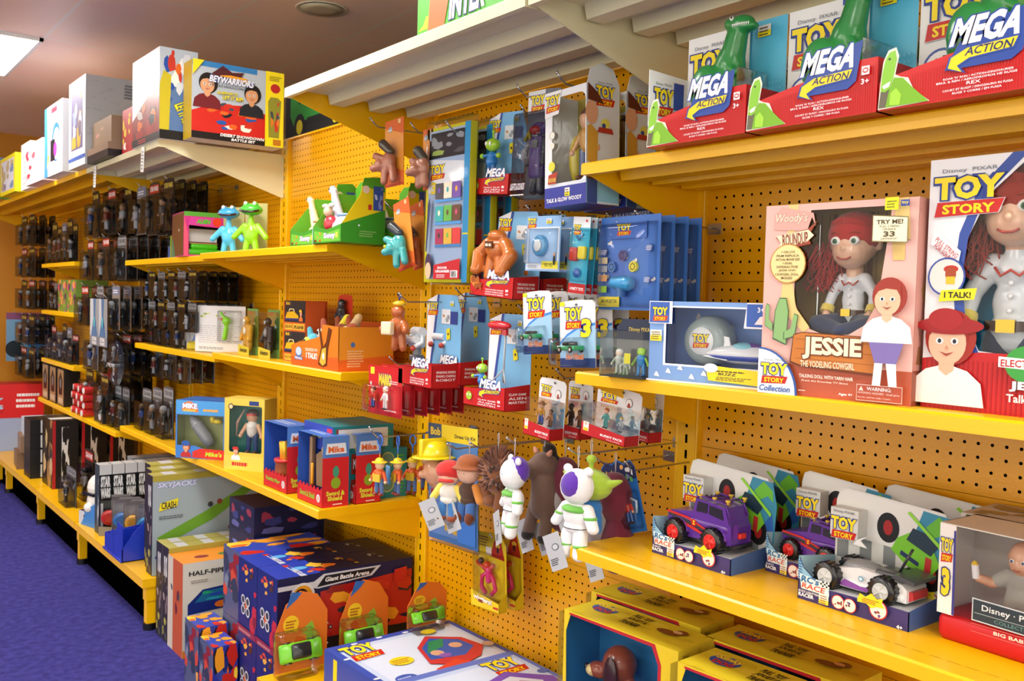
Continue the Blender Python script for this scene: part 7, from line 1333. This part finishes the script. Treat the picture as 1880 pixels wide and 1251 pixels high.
# ================= top shelves =================
z = 2.127
def robots(F):
    f = F['f']; f.rect(0, 0, 1, 1, 'f0f2f4'); f.poly([(0, 0), (1, 0), (1, .55), (.8, .6), (.0, .3)], '8c2c24'); f.splash(.1, .08, .9, .55, ['a03028', '403438', 'c0b8b4', 'd86c28', '201c20'], 16, 3, .25); f.rect(0, 0, 1, .08, '202024'); f.lines(.25, .02, .6, .07, 2, 'c83028')
    r = F['r']; r.rect(0, 0, 1, 1, '5878a8'); r.rect(0, .6, 1, 1, 'b8c4d0'); r.splash(.1, .3, .9, .98, ['e06820', 'f0f0e8', '2850a8', 'c83828', 'd8dce0'], 18, 5, .2); r.poly([(.0, .1), (.25, .1), (.3, .7), (.1, .75), (.0, .6)], 'c8b828'); r.rect(0, 0, 1, .1, '18181c'); r.text('LET IT RIP', .35, .24, .92, .36, 'f0e028', .05, 0, '181818', .04, 1, False, -1.1)
cbox('toy_box', 'tall white and red robot toy box on the cream top shelf', 'toy box', (1.225, 4.462, z), RZ, .395, .16, .385, 'eceef0', robots)
def warriors(F):
    f = F['f']; f.rect(0, 0, 1, 1, 'b4c0cc'); f.poly([(0, .35), (.2, .45), (.6, .5), (.8, .42), (.8, 0), (0, 0)], 'c82820'); f.splash(.15, .15, .7, .5, ['e86828', '404858', 'f0ece0', '2858a8', '202028', 'c83020'], 20, 6, .18); f.rect(.0, .93, .7, 1, '3480c0'); f.rect(0, 0, .8, .09, '181418')
    f.person(.16, .40, .15, 'd8a078', '201814', '702028'); f.person(.64, .36, .14, 'd0986c', '181414', '20242c'); f.poly([(.2, .85), (.32, .97), (.42, .9), (.55, .92), (.5, .82), (.3, .8)], '502028'); f.poly([(.28, .84), (.6, .78), (.58, .85), (.4, .86)], 'e8a020')
    f.text('BEYWARRIORS', .18, .74, .66, .83, 'e4eaf2', .04, .2, '2848a0', .04); f.text('SHOWDOWN', .2, .69, .6, .72, '303840', .01, .2); f.text('ALL-NEW WAY TO', .26, .60, .48, .64, 'f0e428', .03, .2, '181818', .04); f.text('LET IT RIP!', .32, .54, .54, .59, 'f0e428', .03, .2, '181818', .04)
    f.text('DESERT SHOWDOWN', .3, .055, .78, .095, 'f0f0f0', .04, .2); f.text('BATTLE SET', .42, .01, .68, .045, 'f0f0f0', .04, .2)
    f.poly([(0, .8), (.12, 1), (0, 1)], 'f0dc20'); f.rect(.79, 0, 1, 1, 'f0dc20'); f.poly([(.83, .12), (.95, .12), (.97, .62), (.93, .66), (.85, .66), (.82, .6)], '8c8c30'); f.splash(.84, .2, .95, .6, ['c83828', '40484c', 'e07828', 'a0a8ac'], 9, 3, .3); f.ell(.9, .78, .022, 'b82c28', .02); f.lines(.83, .88, .97, .95, 3, '807018'); f.rect(.88, .02, .97, .1, 'b87820')
    F['r'].rect(0, 0, 1, 1, 'd8c820'); F['l'].rect(0, 0, 1, 1, 'c8a820')
cbox('toy_box', 'yellow and grey battle set box with two printed boys, on the cream top shelf', 'toy box', (1.318, 3.94, z), -.02, .40, .11, .325, 'c8ccd0', warriors)
cbox('toy_box', 'small red and yellow toy box on the cream top shelf left of the robots', 'toy box', (1.25, 4.72, z), RZ, .22, .1, .21, 'b82828', lambda F: F['f'].splash(.05, .1, .95, .9, ['d83028', 'e8d028', '8c1c20', 'e8e8e0'], 12, 4, .2))
for i in range(2): cbox('flat_box', 'flat dark brown game box on the cream shelf, %s' % ('bottom one', 'top one with a tan lid')[i], 'game box', (1.20, 5.20, z + .001 + .035 * i), RZ, .42, .3, .034, '181014' if not i else '8c7460', None)
cbox('toy_box', 'tan flat box leaning above the dark game boxes', 'game box', (1.22, 5.16, z + .072), RZ, .36, .05, .13, '907860', lambda F: F['f'].splash(.2, .3, .6, .7, ['c88080', 'b89078'], 4, 2))
z = 2.128
def grey(F):
    F['r'].rect(0, 0, 1, 1, 'bcbec0'); R = random.Random(6)
    for i in range(40): F['r'].lines(*(lambda u, v: (u, v, u + .08, v + .02))(R.random() * .9, R.random() * .93), 1, 'acaeb2')
    r = F['r']
    for u in (.36, .62): r.rect(u, .1, u + .012, .58, 'd8d490')
    r.rect(.36, .57, .63, .585, 'd8d490'); r.lines(.4, .2, .58, .52, 6, 'a8aaae'); r.lines(.55, .78, .75, .95, 5, '70747c'); f = F['f']; f.rect(0, 0, 1, 1, 'd4d6da'); f.rect(.15, .2, .85, .85, '6c6488'); f.splash(.2, .22, .8, .84, ['c8a040', 'b0987c', '8c98b8', 'd0d4dc', '6c6070'], 16, 3, .3); f.rect(0, .08, 1, .12, '4060b0')
cbox('carton', 'large pale grey carton with a printed front, on the yellow top shelf', 'carton', (1.19, 5.54, z), RZ, .36, .34, .46, 'c8cacc', grey)
t = cbox('toy_box', 'white and blue box with pink toy on the yellow top shelf', 'toy box', (1.17, 6.06, z), RZ, .46, .2, .40, 'e8ecf0', lambda F: (F['f'].poly([(0, 0), (.2, 0), (.15, 1), (0, 1)], '3c88d8'), F['f'].ell(.65, .45, .11, '2c70c8'), F['f'].ell(.68, .42, .09, 'f0e8f0'), F['f'].rect(.35, .2, .6, .5, '181820'), F['f'].ell(.62, .35, .04, 'e040b0'), F['f'].rect(.4, .88, .7, .95, 'c83048'), F['f'].poly([(.15, .1), (.3, .3), (.2, .3)], 'e8d030')))
t = thing('pink_toy', 'bright pink round toy between the grey carton and the white box', 'toy', (1.22, 5.62, z), RZ); M().ell((0, .05, .17), (.05, .05, .09), 'e850b8:p').ell((0, .05, .42), (.06, .05, .018), 'f060c0:p').cyl((0, .05, .0), (0, .05, .42), .016, 'f060c0:p').build('toy_shape', t)
cbox('toy_box', 'small box with pink and red pictures on the yellow top shelf', 'toy box', (1.17, 6.62, z), RZ, .5, .15, .25, 'e8c8cc', lambda F: F['f'].splash(.0, .05, 1, .95, ['e05860', 'f0b0c0', 'c83848', 'a0a8d8', 'f4e8e8'], 22, 5, .2))
cbox('toy_box', 'white box on the yellow top shelf behind the pink pictured box', 'toy box', (1.20, 6.95, z), RZ, .3, .2, .30, 'f4f4f8', lambda F: F['f'].lines(.2, .1, .9, .8, 6, 'c8ccd8'))
cbox('toy_box', 'yellow framed picture box near the far end of the top shelf', 'toy box', (1.17, 7.55, z), RZ, .56, .12, .26, 'f0dc18', lambda F: (F['f'].rect(.08, .1, .92, .9, 'd8d8e8'), F['f'].splash(.1, .12, .9, .88, ['8878a0', 'c0b080', '7890b8', 'b8a0a0'], 12, 4)))
t = thing('wall_poster', 'long colourful rainbow and garden picture on the far wall', 'picture', (.7, 8.985, 2.26), 0); m = M().box(0, 0, -.02, 1.1, .012, .33, '88b8e0'); f = A(m, (0, 0, -.02), (1, 0, 0), (0, 0, 1), 1.1, .35); f.poly([(0, 0), (1, 0), (1, .45), (.8, .55), (.6, .48), (.4, .56), (.2, .48), (0, .5)], '68b040')
for i, c in enumerate(('e8d040', 'e89040', '60a0d8')): f.poly([(.5 + (.2 - .012 * i) * math.cos(a), .5 + (.42 - .03 * i) * math.sin(a)) for a in [math.pi * k / 16 for k in range(17)]], c)
f.splash(0, .1, 1, .7, ['e06880', '389838', 'f0c0d0', 'c84050', '78c050', '6898d8'], 30, 4, .05); m.build('picture', t)
# shelf edge price tags
for i, (x, y, zz, lab) in enumerate(((1.232, 4.33, 2.12, 'white price tag hanging from the cream shelf edge under the robot box'), (1.232, 5.16, 2.12, 'white price tag hanging at the joint of cream and yellow top shelves'))):
    t = thing('price_tag', lab, 'price tag', (x, y, zz), RZ - .0); m = M(T=Matrix.Rotation(.12, 4, 'Y')); m.box(0, -.004, -.11, .045, -.003, 0, 'f0f0ec'); f = A(m, (0, -.004, -.11), (1, 0, 0), (0, 0, 1), .045, .11); f.lines(.15, .1, .85, .9, 6, '8c8c90'); m.build('tag_card', t)
# green box on the long cream shelf
cbox('toy_box', 'bright green and orange toy box standing on the long cream shelf', 'toy box', (1.27, onX(767, 20, 1.27).y, 2.141), RZ, .5, .2, .3, '50b030', lambda F: (F['f'].splash(0, .05, 1, 1, ['48b828', 'a8d830', '309828', 'e0d828'], 14, 5, .25), F['f'].poly([(.1, .0), (.25, .0), (.3, .3), (.2, .5), (.12, .3)], 'e86828'), F['f'].text('INTER', .3, .05, .6, .28, 'f0f0f8', .05, .1, '303878', .05)))
# green truck in its box behind the wall
def trk(F):
    f = F['f']; f.rect(0, 0, 1, .3, '1c4424:n'); f.rect(.24, .04, .31, .27, 'e8d820:n'); f.lines(.38, .1, .9, .24, 2, 'e8d820:n')
    f.poly([(.07, .97), (.07, .6), (.12, .45), (.3, .5), (.72, .5), (.8, .62), (.74, .78), (.52, .86), (.3, .98)], '2c9c38:n'); f.poly([(.16, .98), (.3, .98), (.5, .84), (.42, .72), (.18, .74)], '185c24:n'); f.rect(.42, .66, .5, .76, 'e0e8e0:n'); f.poly([(.3, .42), (.9, .42), (.9, .52), (.3, .52)], '101412:n'); f.ell(.2, .42, .062, '101412:n'); f.ell(.2, .42, .034, 'e8d820:n'); f.ell(.66, .42, .05, '101412:n'); f.ell(.66, .42, .028, 'e8d820:n')
cbox('truck_box', 'dark box printed with a green and yellow truck, above the pegboard', 'toy box', (1.90, onX(524, 268, 1.90).y, 2.131), RZ, .80, .3, .34, '14161a:n', trk)
# ================= far bays: dark carded figures =================
DK = ['18181c', '202024', '24201e']; RR = random.Random(21)
def darkcard(label, loc, w_, h_, seed, G, kind=0, rz=RZ, side='141416'):
    t = thing('figure_card', label, 'toy figure pack', loc, rz, G); R = random.Random(seed)
    m, f = card(t, w_, h_, ('08080a', '18181c', '4c5054', '807870')[kind], 'tab', y=.05); m.box(w_ - .001, .05, 0, w_, .053, h_ * .93, side)
    f.rect(.05, .78, .95, .95, ('101014', 'a82820', '90949a', '607090')[kind]); f.text('STAR WARS', .12, .82, .88, .92, ('d8c050', 'e8e8e8', '303438')[kind], .03) if kind < 3 else f.lines(.12, .82, .88, .92, 2, 'e8e8e8'); f.splash(.1, .1, .9, .72, [('101014', '1c1e22', '50545c'), ('2c2c34', '802820', '18181c'), ('687078', '303438', 'b0b4b8'), ('c87838', '5878a0', 'e0d8c8')][kind], 8, seed); m.build('card', t)
    m = M(); fig(m, w_ * .5, .022, h_ * .08, h_ * .55, R.choice(['d8a880', '3c3c40', 'e8e8e8', 'b8b0a0']), R.choice(['a86428', 'd8d8dc', '484c54', '8c2c24', '3c4038', '3858a0']), R.choice(['2c2c30', 'c8ccd0', '5c4430', '383c44']), R.choice(['181818', '8c6a40', 'e0e0e0']), None); m.build('figure', t)
    M().box(w_ * .1, 0, .004, w_ * .9, .049, h_ * .7, 'clear_grey').build('blister', t); return t
def row(y, ztop, n, w_, h_, dx, G, place, kind=0, x=1.50, side=None):
    side = side or ('141416', '7c5028', '18181c')[int(y * 7 + ztop * 3) % 3]
    t = darkcard('%s, front one on its hook' % place, (x - .05, y + w_ / 2, ztop - h_), w_, h_, int(y * 100 + ztop * 10), G, kind, RZ, side)
    copies(t, n - 1, dx, place + ', %s from the front'); hook(y, ztop - .01, W - x + .02, 'chrome hook of the %s' % place)
G = 'dark carded figures on the far pegboard'
RN = ['top', 'upper', 'middle', 'lower', 'bottom']; CN = ['near', 'second', 'third', 'far']
for r, (zt, hh) in enumerate(((2.07, .27), (1.79, .25), (1.51, .25), (1.24, .24), (.985, .22))):
    for c, y in enumerate((5.50, 5.72, 5.96, 6.20)):
        if r == 4 and c == 0: continue
        row(y, zt, 5, .155 + .02 * ((r + c) % 2), hh, .06, G, '%s row figure card, %s column of the dark bay' % (RN[r], CN[c]), (0, 0, 1, 2, 0, 1, 3)[(r * 3 + c * 2) % 7], 1.49 - .03 * ((r + c) % 3))
for c, y in enumerate((4.72, 4.95, 5.17)): row(y, 2.04, 4, .17, .26, .055, 'dark cards under the cream shelf', 'card under the cream shelf, %s column' % CN[c], (0, 1, 3)[c], 1.47)
for c, y in enumerate((4.50, 4.66, 4.82, 4.98, 5.14)):
    for r, zt in enumerate((1.585, 1.43)): row(y, zt, 5, .125, .145, .05, 'small silver and black cards', 'small card on hook %s, %s tier' % (('nearest the post', 'two', 'three', 'four', 'five')[c], ('upper', 'lower')[r]), (0, 2)[(c + r) % 2], 1.52, '202022')
for c, y in enumerate((4.70, 4.92, 5.14)): row(y, 1.19 + .0, 3, .13, .0 + .17, .06, 'clear packs above the blue rocket box', 'clear pack hanging, %s hook' % CN[c], 2, 1.56, '8c8c90')
for r, zt in enumerate((2.05, 1.80, 1.55, 1.28, 1.02)):
    for c, y in enumerate((7.95, 8.25)): row(y, zt, 3, .22, .23, .07, 'dark cards in the far corner', 'far corner dark card, %s row, %s column' % (RN[r], CN[c]), (0, 0, 1)[(r + c) % 3], 1.45)
# shelf rows in the sixth bay
def stand(z_, y0, y1, ws, hs, G, lab, kinds, x=1.43):
    y = y1; i = 0; R = random.Random(int(z_ * 100))
    names = ['farthest', 'second from the far end', 'third from the far end', 'fourth from the far end', 'fifth from the far end', 'sixth from the far end', 'nearest']
    while y - ws[i % len(ws)] > y0 and i < 7:
        w_ = ws[i % len(ws)]; darkcard('%s, %s' % (lab, names[i]), (x, y, z_), w_ - .01, hs[i % len(hs)], i * 7 + int(z_ * 30), G, kinds[i % len(kinds)]); y -= w_; i += 1
stand(ZF[0], F0 + .05, F1 - .12, (.17, .14, .15), (.30, .26, .28), 'dark figure packs on the first far shelf', 'dark figure pack on the topmost far shelf', (0, 0, 3, 0))
stand(ZF[2], F0 + .05, F1 - .12, (.16, .18, .14), (.24, .2, .26), 'figure packs on the third far shelf', 'mixed figure pack on the third far shelf', (1, 2, 0, 3))
for i, y in enumerate((7.05, 6.78)): cbox('playset_box', 'green and purple playset box on the second far shelf, %s' % ('left one', 'right one')[i], 'toy box', (1.45, y, ZF[1]), RZ, .25, .2, .215, '708c38', lambda F: F['f'].splash(0, 0, 1, 1, ['80a840', '8858a8', 'd85868', 'c8c050', '503c60', 'e0a050'], 24, 5, .18))
for i, y in enumerate((7.36, 7.24, 7.13)): darkcard('small figure on the second far shelf, %s' % ('leftmost', 'second', 'third')[i], (1.44, y, ZF[1]), .10, .2 - .02 * i, i + 60, 'small packs on the second far shelf', (2, 3, 1)[i])
for i, y in enumerate((7.34, 7.10, 6.86)): cbox('figure_box', 'tall black and gold figure box on the long far shelf, %s' % ('left', 'middle', 'right')[i], 'toy box', (1.41, y, ZF[3]), RZ, .2, .1, .25, '1a1614', lambda F: (F['f'].rect(.08, .03, .92, .97, 'a08058'), F['f'].poly([(.25, .3), (.75, .3), (.8, .7), (.5, .92), (.2, .7)], '141418'), F['f'].ell(.5, .6, .025, '707478', .035), F['f'].rect(.15, .08, .85, .22, 'c8b090')), 'black and gold figure boxes')
t0 = None
for i in range(12):
    r, c = i // 3, i % 3; y = 6.33 - .13 * c; zz = ZF[3] + .027 + .046 * r
    q = ('left', 'middle', 'right')[c] + ' column, ' + ('bottom', 'second', 'third', 'top')[r]
    t = thing('toy_roll', 'red wrapped toy roll stacked on the long far shelf, %s' % q, 'toy roll', (1.385 + .01 * (r % 2), y, zz), .12 * ((i * 7) % 3 - 1), 'red wrapped toy rolls')
    M().cyl((0, 0, 0), (.30, 0, 0), .0225, 'c42c2c:p', n=14).build('red_tube', t); M().cyl((-.002, 0, 0), (.0, 0, 0), .019, 'd8d8d8:p').cyl((.10, 0, 0), (.18, 0, 0), .0229, '1c1c1c:p', n=14).build('label_band', t)
cbox('toy_box', 'dark carton under the red rolls beside the clear packs', 'toy box', (1.42, 5.92, ZF[3]), RZ, .2, .2, .16, '202428', lambda F: F['f'].splash(.1, .1, .9, .9, ['c8ccd0', '404850', '289048'], 7, 3))
for i, y in enumerate((5.66, 5.50)): darkcard('silver blister pack on the long far shelf, %s' % ('left', 'right')[i], (1.42, y, ZF[3]), .14, .24, 80 + i, 'silver blister packs on the long shelf', 2)
for i, y in enumerate((5.22, 5.04, 4.86)): darkcard('pale blister pack left of the blue rocket boxes, %s' % ('left', 'middle', 'right')[i], (1.45, y, ZD[2]), .16, .22 + .02 * i, 90 + i, 'pale blister packs beside the rocket boxes', 2)
for i, y in enumerate((5.24, 5.10, 4.96, 4.82)): darkcard('clear silver pack on the middle left shelf, %s' % ('leftmost', 'second', 'third', 'rightmost')[i], (1.51, y, ZD[1]), .12, .15, 100 + i, 'clear silver packs on the middle left shelf', 2)
# two hanging winged blue cards and round pack by the dark bay
for i, y in enumerate((5.86, 5.68)):
    t = thing('winged_card', 'blue and grey winged card hanging low in the dark bay, %s' % ('left', 'right')[i], 'toy card', (1.38, y, 1.16), RZ, 'winged cards in the dark bay'); m, f = card(t, .20, .27, '3c6c98'); f.poly([(0, 0), (.4, .6), (.35, 1), (0, 1)], 'b8bcc0'); f.poly([(1, 0), (.6, .6), (.65, 1), (1, 1)], '8c9094'); f.rect(0, 0, 1, .2, '787c84'); f.text('STAR', .25, .1, .75, .18, 'e8e8e8', .04); f.text('WARS', .25, .02, .75, .09, 'e8e8e8', .04); f.ell(.5, .5, .01, '40d0d8', .03); m.build('card', t)
    hook(y - .1, 1.43, .43, 'chrome hook of the %s winged card' % ('left', 'right')[i])
t = thing('round_pack', 'large round clear pack hanging at the end of the dark bay', 'toy pack', (1.40, 5.52, .95), RZ); M().lathe([(.001, -.03), (.11, -.03), (.125, -.015), (.125, 0), (.001, 0)], (.1, .02, .13), 'clear_grey', (0, 1, 0), 28).build('blister', t); M().lathe([(.001, 0), (.12, 0), (.12, .002), (.001, .002)], (.1, .021, .13), '505868', (0, 1, 0), 28).build('card', t); m = M(); minicar(m, .1, -.0, .1, .12, 'a0a4a8'); fig(m, .1, .0, .13, .09, 'c8ccd0', '9098a0', '788088', 'c8c8c8'); m.build('toy', t); hook(5.42, 1.22, .40, 'chrome hook of the large round pack')
# ================= base decks =================
z = .2305
def swbox(F):
    f = F['f']; f.rect(0, 0, 1, 1, '0e1012'); f.rect(0, .86, 1, 1, 'c8cccc'); f.text('STAR WARS', .2, .5, .8, .84, 'e4e8e8', .05, 0, None, .07, 1, False, 0); f.rect(.12, .5, .88, .84, '0e1012'); f.text('STAR', .1, .68, .9, .84, 'e4e8e8', .06); f.text('WARS', .1, .52, .9, .67, 'e4e8e8', .06); f.rect(.1, .12, .3, .45, 'c8d0d4'); F['t'].rect(0, 0, 1, 1, 'c0c4c4'); F['l'].rect(0, 0, 1, 1, '304048'); F['l'].splash(.1, .1, .9, .8, ['70787c', '101418', 'c8ccd0'], 8, 3)
xs_ = ['leftmost', 'second', 'third', 'fourth', 'fifth', 'sixth', 'seventh', 'eighth', 'rightmost']
for i in range(9): cbox('collector_box', 'tall black collector box with white vertical lettering, %s of the row' % xs_[i], 'toy box', (1.228 + .0625 * i, 5.0, z), 0, .059, .09, .355, '0e1012', swbox, 'black collector boxes')
cbox('collector_box', 'grey topped black collector box in the row behind the black ones', 'toy box', (1.42, 5.12, z), 0, .35, .09, .36, '808488', None)
t = thing('helmet_box', 'white toy helmet in a blue and black open box on the base deck', 'toy box', (1.20, 5.30, z), RZ + .25); w_ = .19; m = M().box(0, 0, 0, w_, .14, .075, '20242c').box(0, .138, 0, w_, .14, .28, 'c8ccd0'); f = A(m, (0, 0, 0), (1, 0, 0), (0, 0, 1), w_, .075); f.rect(0, 0, 1, 1, 'c4c8cc'); f.poly([(.3, .5), (1, .5), (1, 1), (.3, 1)], '5090d0'); f.text('STAR WARS', .25, .3, .95, .75, '181818', .06); m.prism([(.02, .0), (.19, 0), (.19, .14), (.1, .1)], -.001, 0, '4080c8'); m.build('carton', t)
o = put(skin_blob([((w_ * .5, .07, .20), (.078, .066, .075)), ((w_ * .5, .05, .13), (.062, .05, .06)), ((w_ * .5, .0, .10), (.03, .02, .025))], 'e4e4e0:p', .004, 2, 'toy_helmet'), 'toy_helmet', t); M().box(w_ * .5 - .06, -.004, .165, w_ * .5 + .06, .012, .18, '141414:p').build('visor', o)
darkcard('grey clear pack left of the white helmet on the base deck', (1.22, 5.92, z), .24, .22, 131, 'clear packs on the base deck', 2); darkcard('grey figure pack behind the clear pack on the base deck', (1.34, 6.0, z), .2, .3, 132, 'figure packs behind on the base deck', 1)
cols = ['c83028', '3878c0', 'd8a030', '3090c8', 'c02838']
for i, y in enumerate((4.99, 4.90, 4.82, 4.74)):
    t = thing('toy_car_pack', 'clear curved blister with red and blue toys behind the blue tray, %s' % ('leftmost', 'second', 'third', 'rightmost')[i], 'toy car', (1.225 + .035 * i, y, z), -.35, 'clear curved blisters behind the tray'); m = M(); m.prism([(0, 0), (.17, 0), (.17, .17), (.13, .2), (.04, .2), (0, .16)], .03, .032, '787478'); m.prism([(0, 0), (.17, 0), (.17, .03), (0, .05)], -.02, -.019, '8c8470'); m.build('card', t); m = M(); m.lathe([(.02, -.012), (.04, -.012), (.042, 0), (.02, 0)], (.05, 0, .09), cols[i] + ':p', (0, 1, .2), 18); minicar(m, .11, 0, .06, .07, cols[i + 1]); m.ell((.12, 0, .12), .018, 'd0d4d8:p'); m.build('toy_car', t); M().rbox(.004, -.018, .005, .166, .029, .19, .012, 'clear').build('blister', t)
t = thing('plastic_tray', 'glossy blue plastic tray at the front edge of the base deck', 'tray', (1.185, 4.72, z), RZ); m = M()
P = [(0, 0), (.30, 0), (.30, .17), (.23, .175), (.2, .13), (.13, .12), (.07, .085), (.02, .08)]
m.prism([(p[0], p[1]) for p in P], .0, .004, '1c38b8:p'); m.prism([(0, 0), (.20, 0), (.20, .19), (.12, .2), (.05, .13), (0, .06)], .296, .30, '1c38b8:p', 'x'); m.prism([(0, 0), (.20, 0), (.20, .10), (0, .08)], 0, .004, '1c38b8:p', 'x'); m.box(0, 0, 0, .3, .2, .004, '1c38b8:p').box(0, .196, 0, .3, .2, .2, '1c38b8:p').rbox(-.008, -.008, 0, .306, .0, .012, .003, '1c38b8:p').box(.15, .0, 0, .154, .2, .12, '1c38b8:p'); m.build('tray_shell', t)
def redb(F): F['f'].rect(0, 0, 1, 1, '141416'); F['f'].rect(.0, 0, .12, 1, 'a82028'); F['f'].text('WARS', .3, .1, .8, .9, 'd8dcdc', .05) if False else F['f'].rect(.35, .1, .65, .9, 'd0d4d4'); F['f'].splash(.35, .1, .65, .9, ['141416'], 9, 2, .3); F['t'].rect(0, .2, 1, .5, 'd0d0d0'); F['l'].splash(0, 0, 1, 1, ['a07848', '303438', 'c8b080', '584838'], 12, 3)
for i in range(3): cbox('collector_box', 'tall black and red box on the far base deck, %s' % ('left', 'middle', 'right')[i], 'toy box', (1.27 + .17 * i, 6.30, z), 0, .15, .3, .43, '141416', redb, 'tall black and red boxes on the base deck')
for k in range(4): cbox('small_box', 'white and black small box in a stack at the far base deck, %s' % ('bottom', 'second', 'third', 'top')[k], 'toy box', (1.22, 6.72, z + .0975 * k), 0, .18, .2, .096, '18181a', lambda F: F['f'].rect(.35, .08, 1, .95, 'd8dcdc'), 'stack of white and black small boxes')
for k in range(3): cbox('flat_box', 'brown, black and red flat box at the far base deck, %s' % ('bottom', 'middle', 'top')[k], 'toy box', (1.21 + .02 * k, 7.12 - .02 * k, z + .1155 * k), -.1, .26, .26, .114, ('785c44', '8c7058', 'c8d4e4')[k], lambda F: F['r'].rect(.0, .1, 1, .9, '141414'), 'flat boxes at the far base deck')
cbox('toy_box', 'bright red toy box with white lettering at the far left', 'toy box', (1.00, 8.05, .48), -.1, .55, .25, .26, 'd02020', lambda F: (F['f'].lines(.65, .3, .95, .8, 3, 'f0f0f0'), F['f'].splash(0, 0, .5, .6, ['a0c8e0', 'e8e8f0', 'c01818'], 8, 3)))
cbox('carton', 'tall blue and white carton under the red box at the far left', 'carton', (.98, 8.02, 0), -.1, .6, .5, .479, '98a8c8', lambda F: F['f'].splash(0, 0, 1, 1, ['5878b8', 'c8d0e0', '303848'], 9, 3))
t = thing('toy_card', 'light blue card with cut-out shapes hanging on the far wall', 'toy card', (1.38, 8.6, .88), 0); m, f = card(t, .32, .40, '78a8cc'); f.rect(0, .86, 1, 1, '8c5078'); f.ell(.4, .6, .06, 'd0902c', .09); f.ell(.2, .25, .07, '203038'); f.poly([(.5, .1), (1, .2), (1, .45), (.5, .35)], '3c80c0'); m.build('card', t); hook(8.6, 1.27, .38, 'chrome hook of the light blue cut-out card')
t = thing('toy_card', 'blue and purple toy pack at the far left edge', 'toy card', (.98, 8.4, .80), 0); m, f = card(t, .26, .34, '4858a0'); f.splash(0, 0, 1, 1, ['c8d0e0', '303878', '70a8c8'], 9, 3); m.build('card', t); M().tube([(.13, .6, .33), (.13, .002, .33)], .003, 'chrome').build('hook_rod', t)
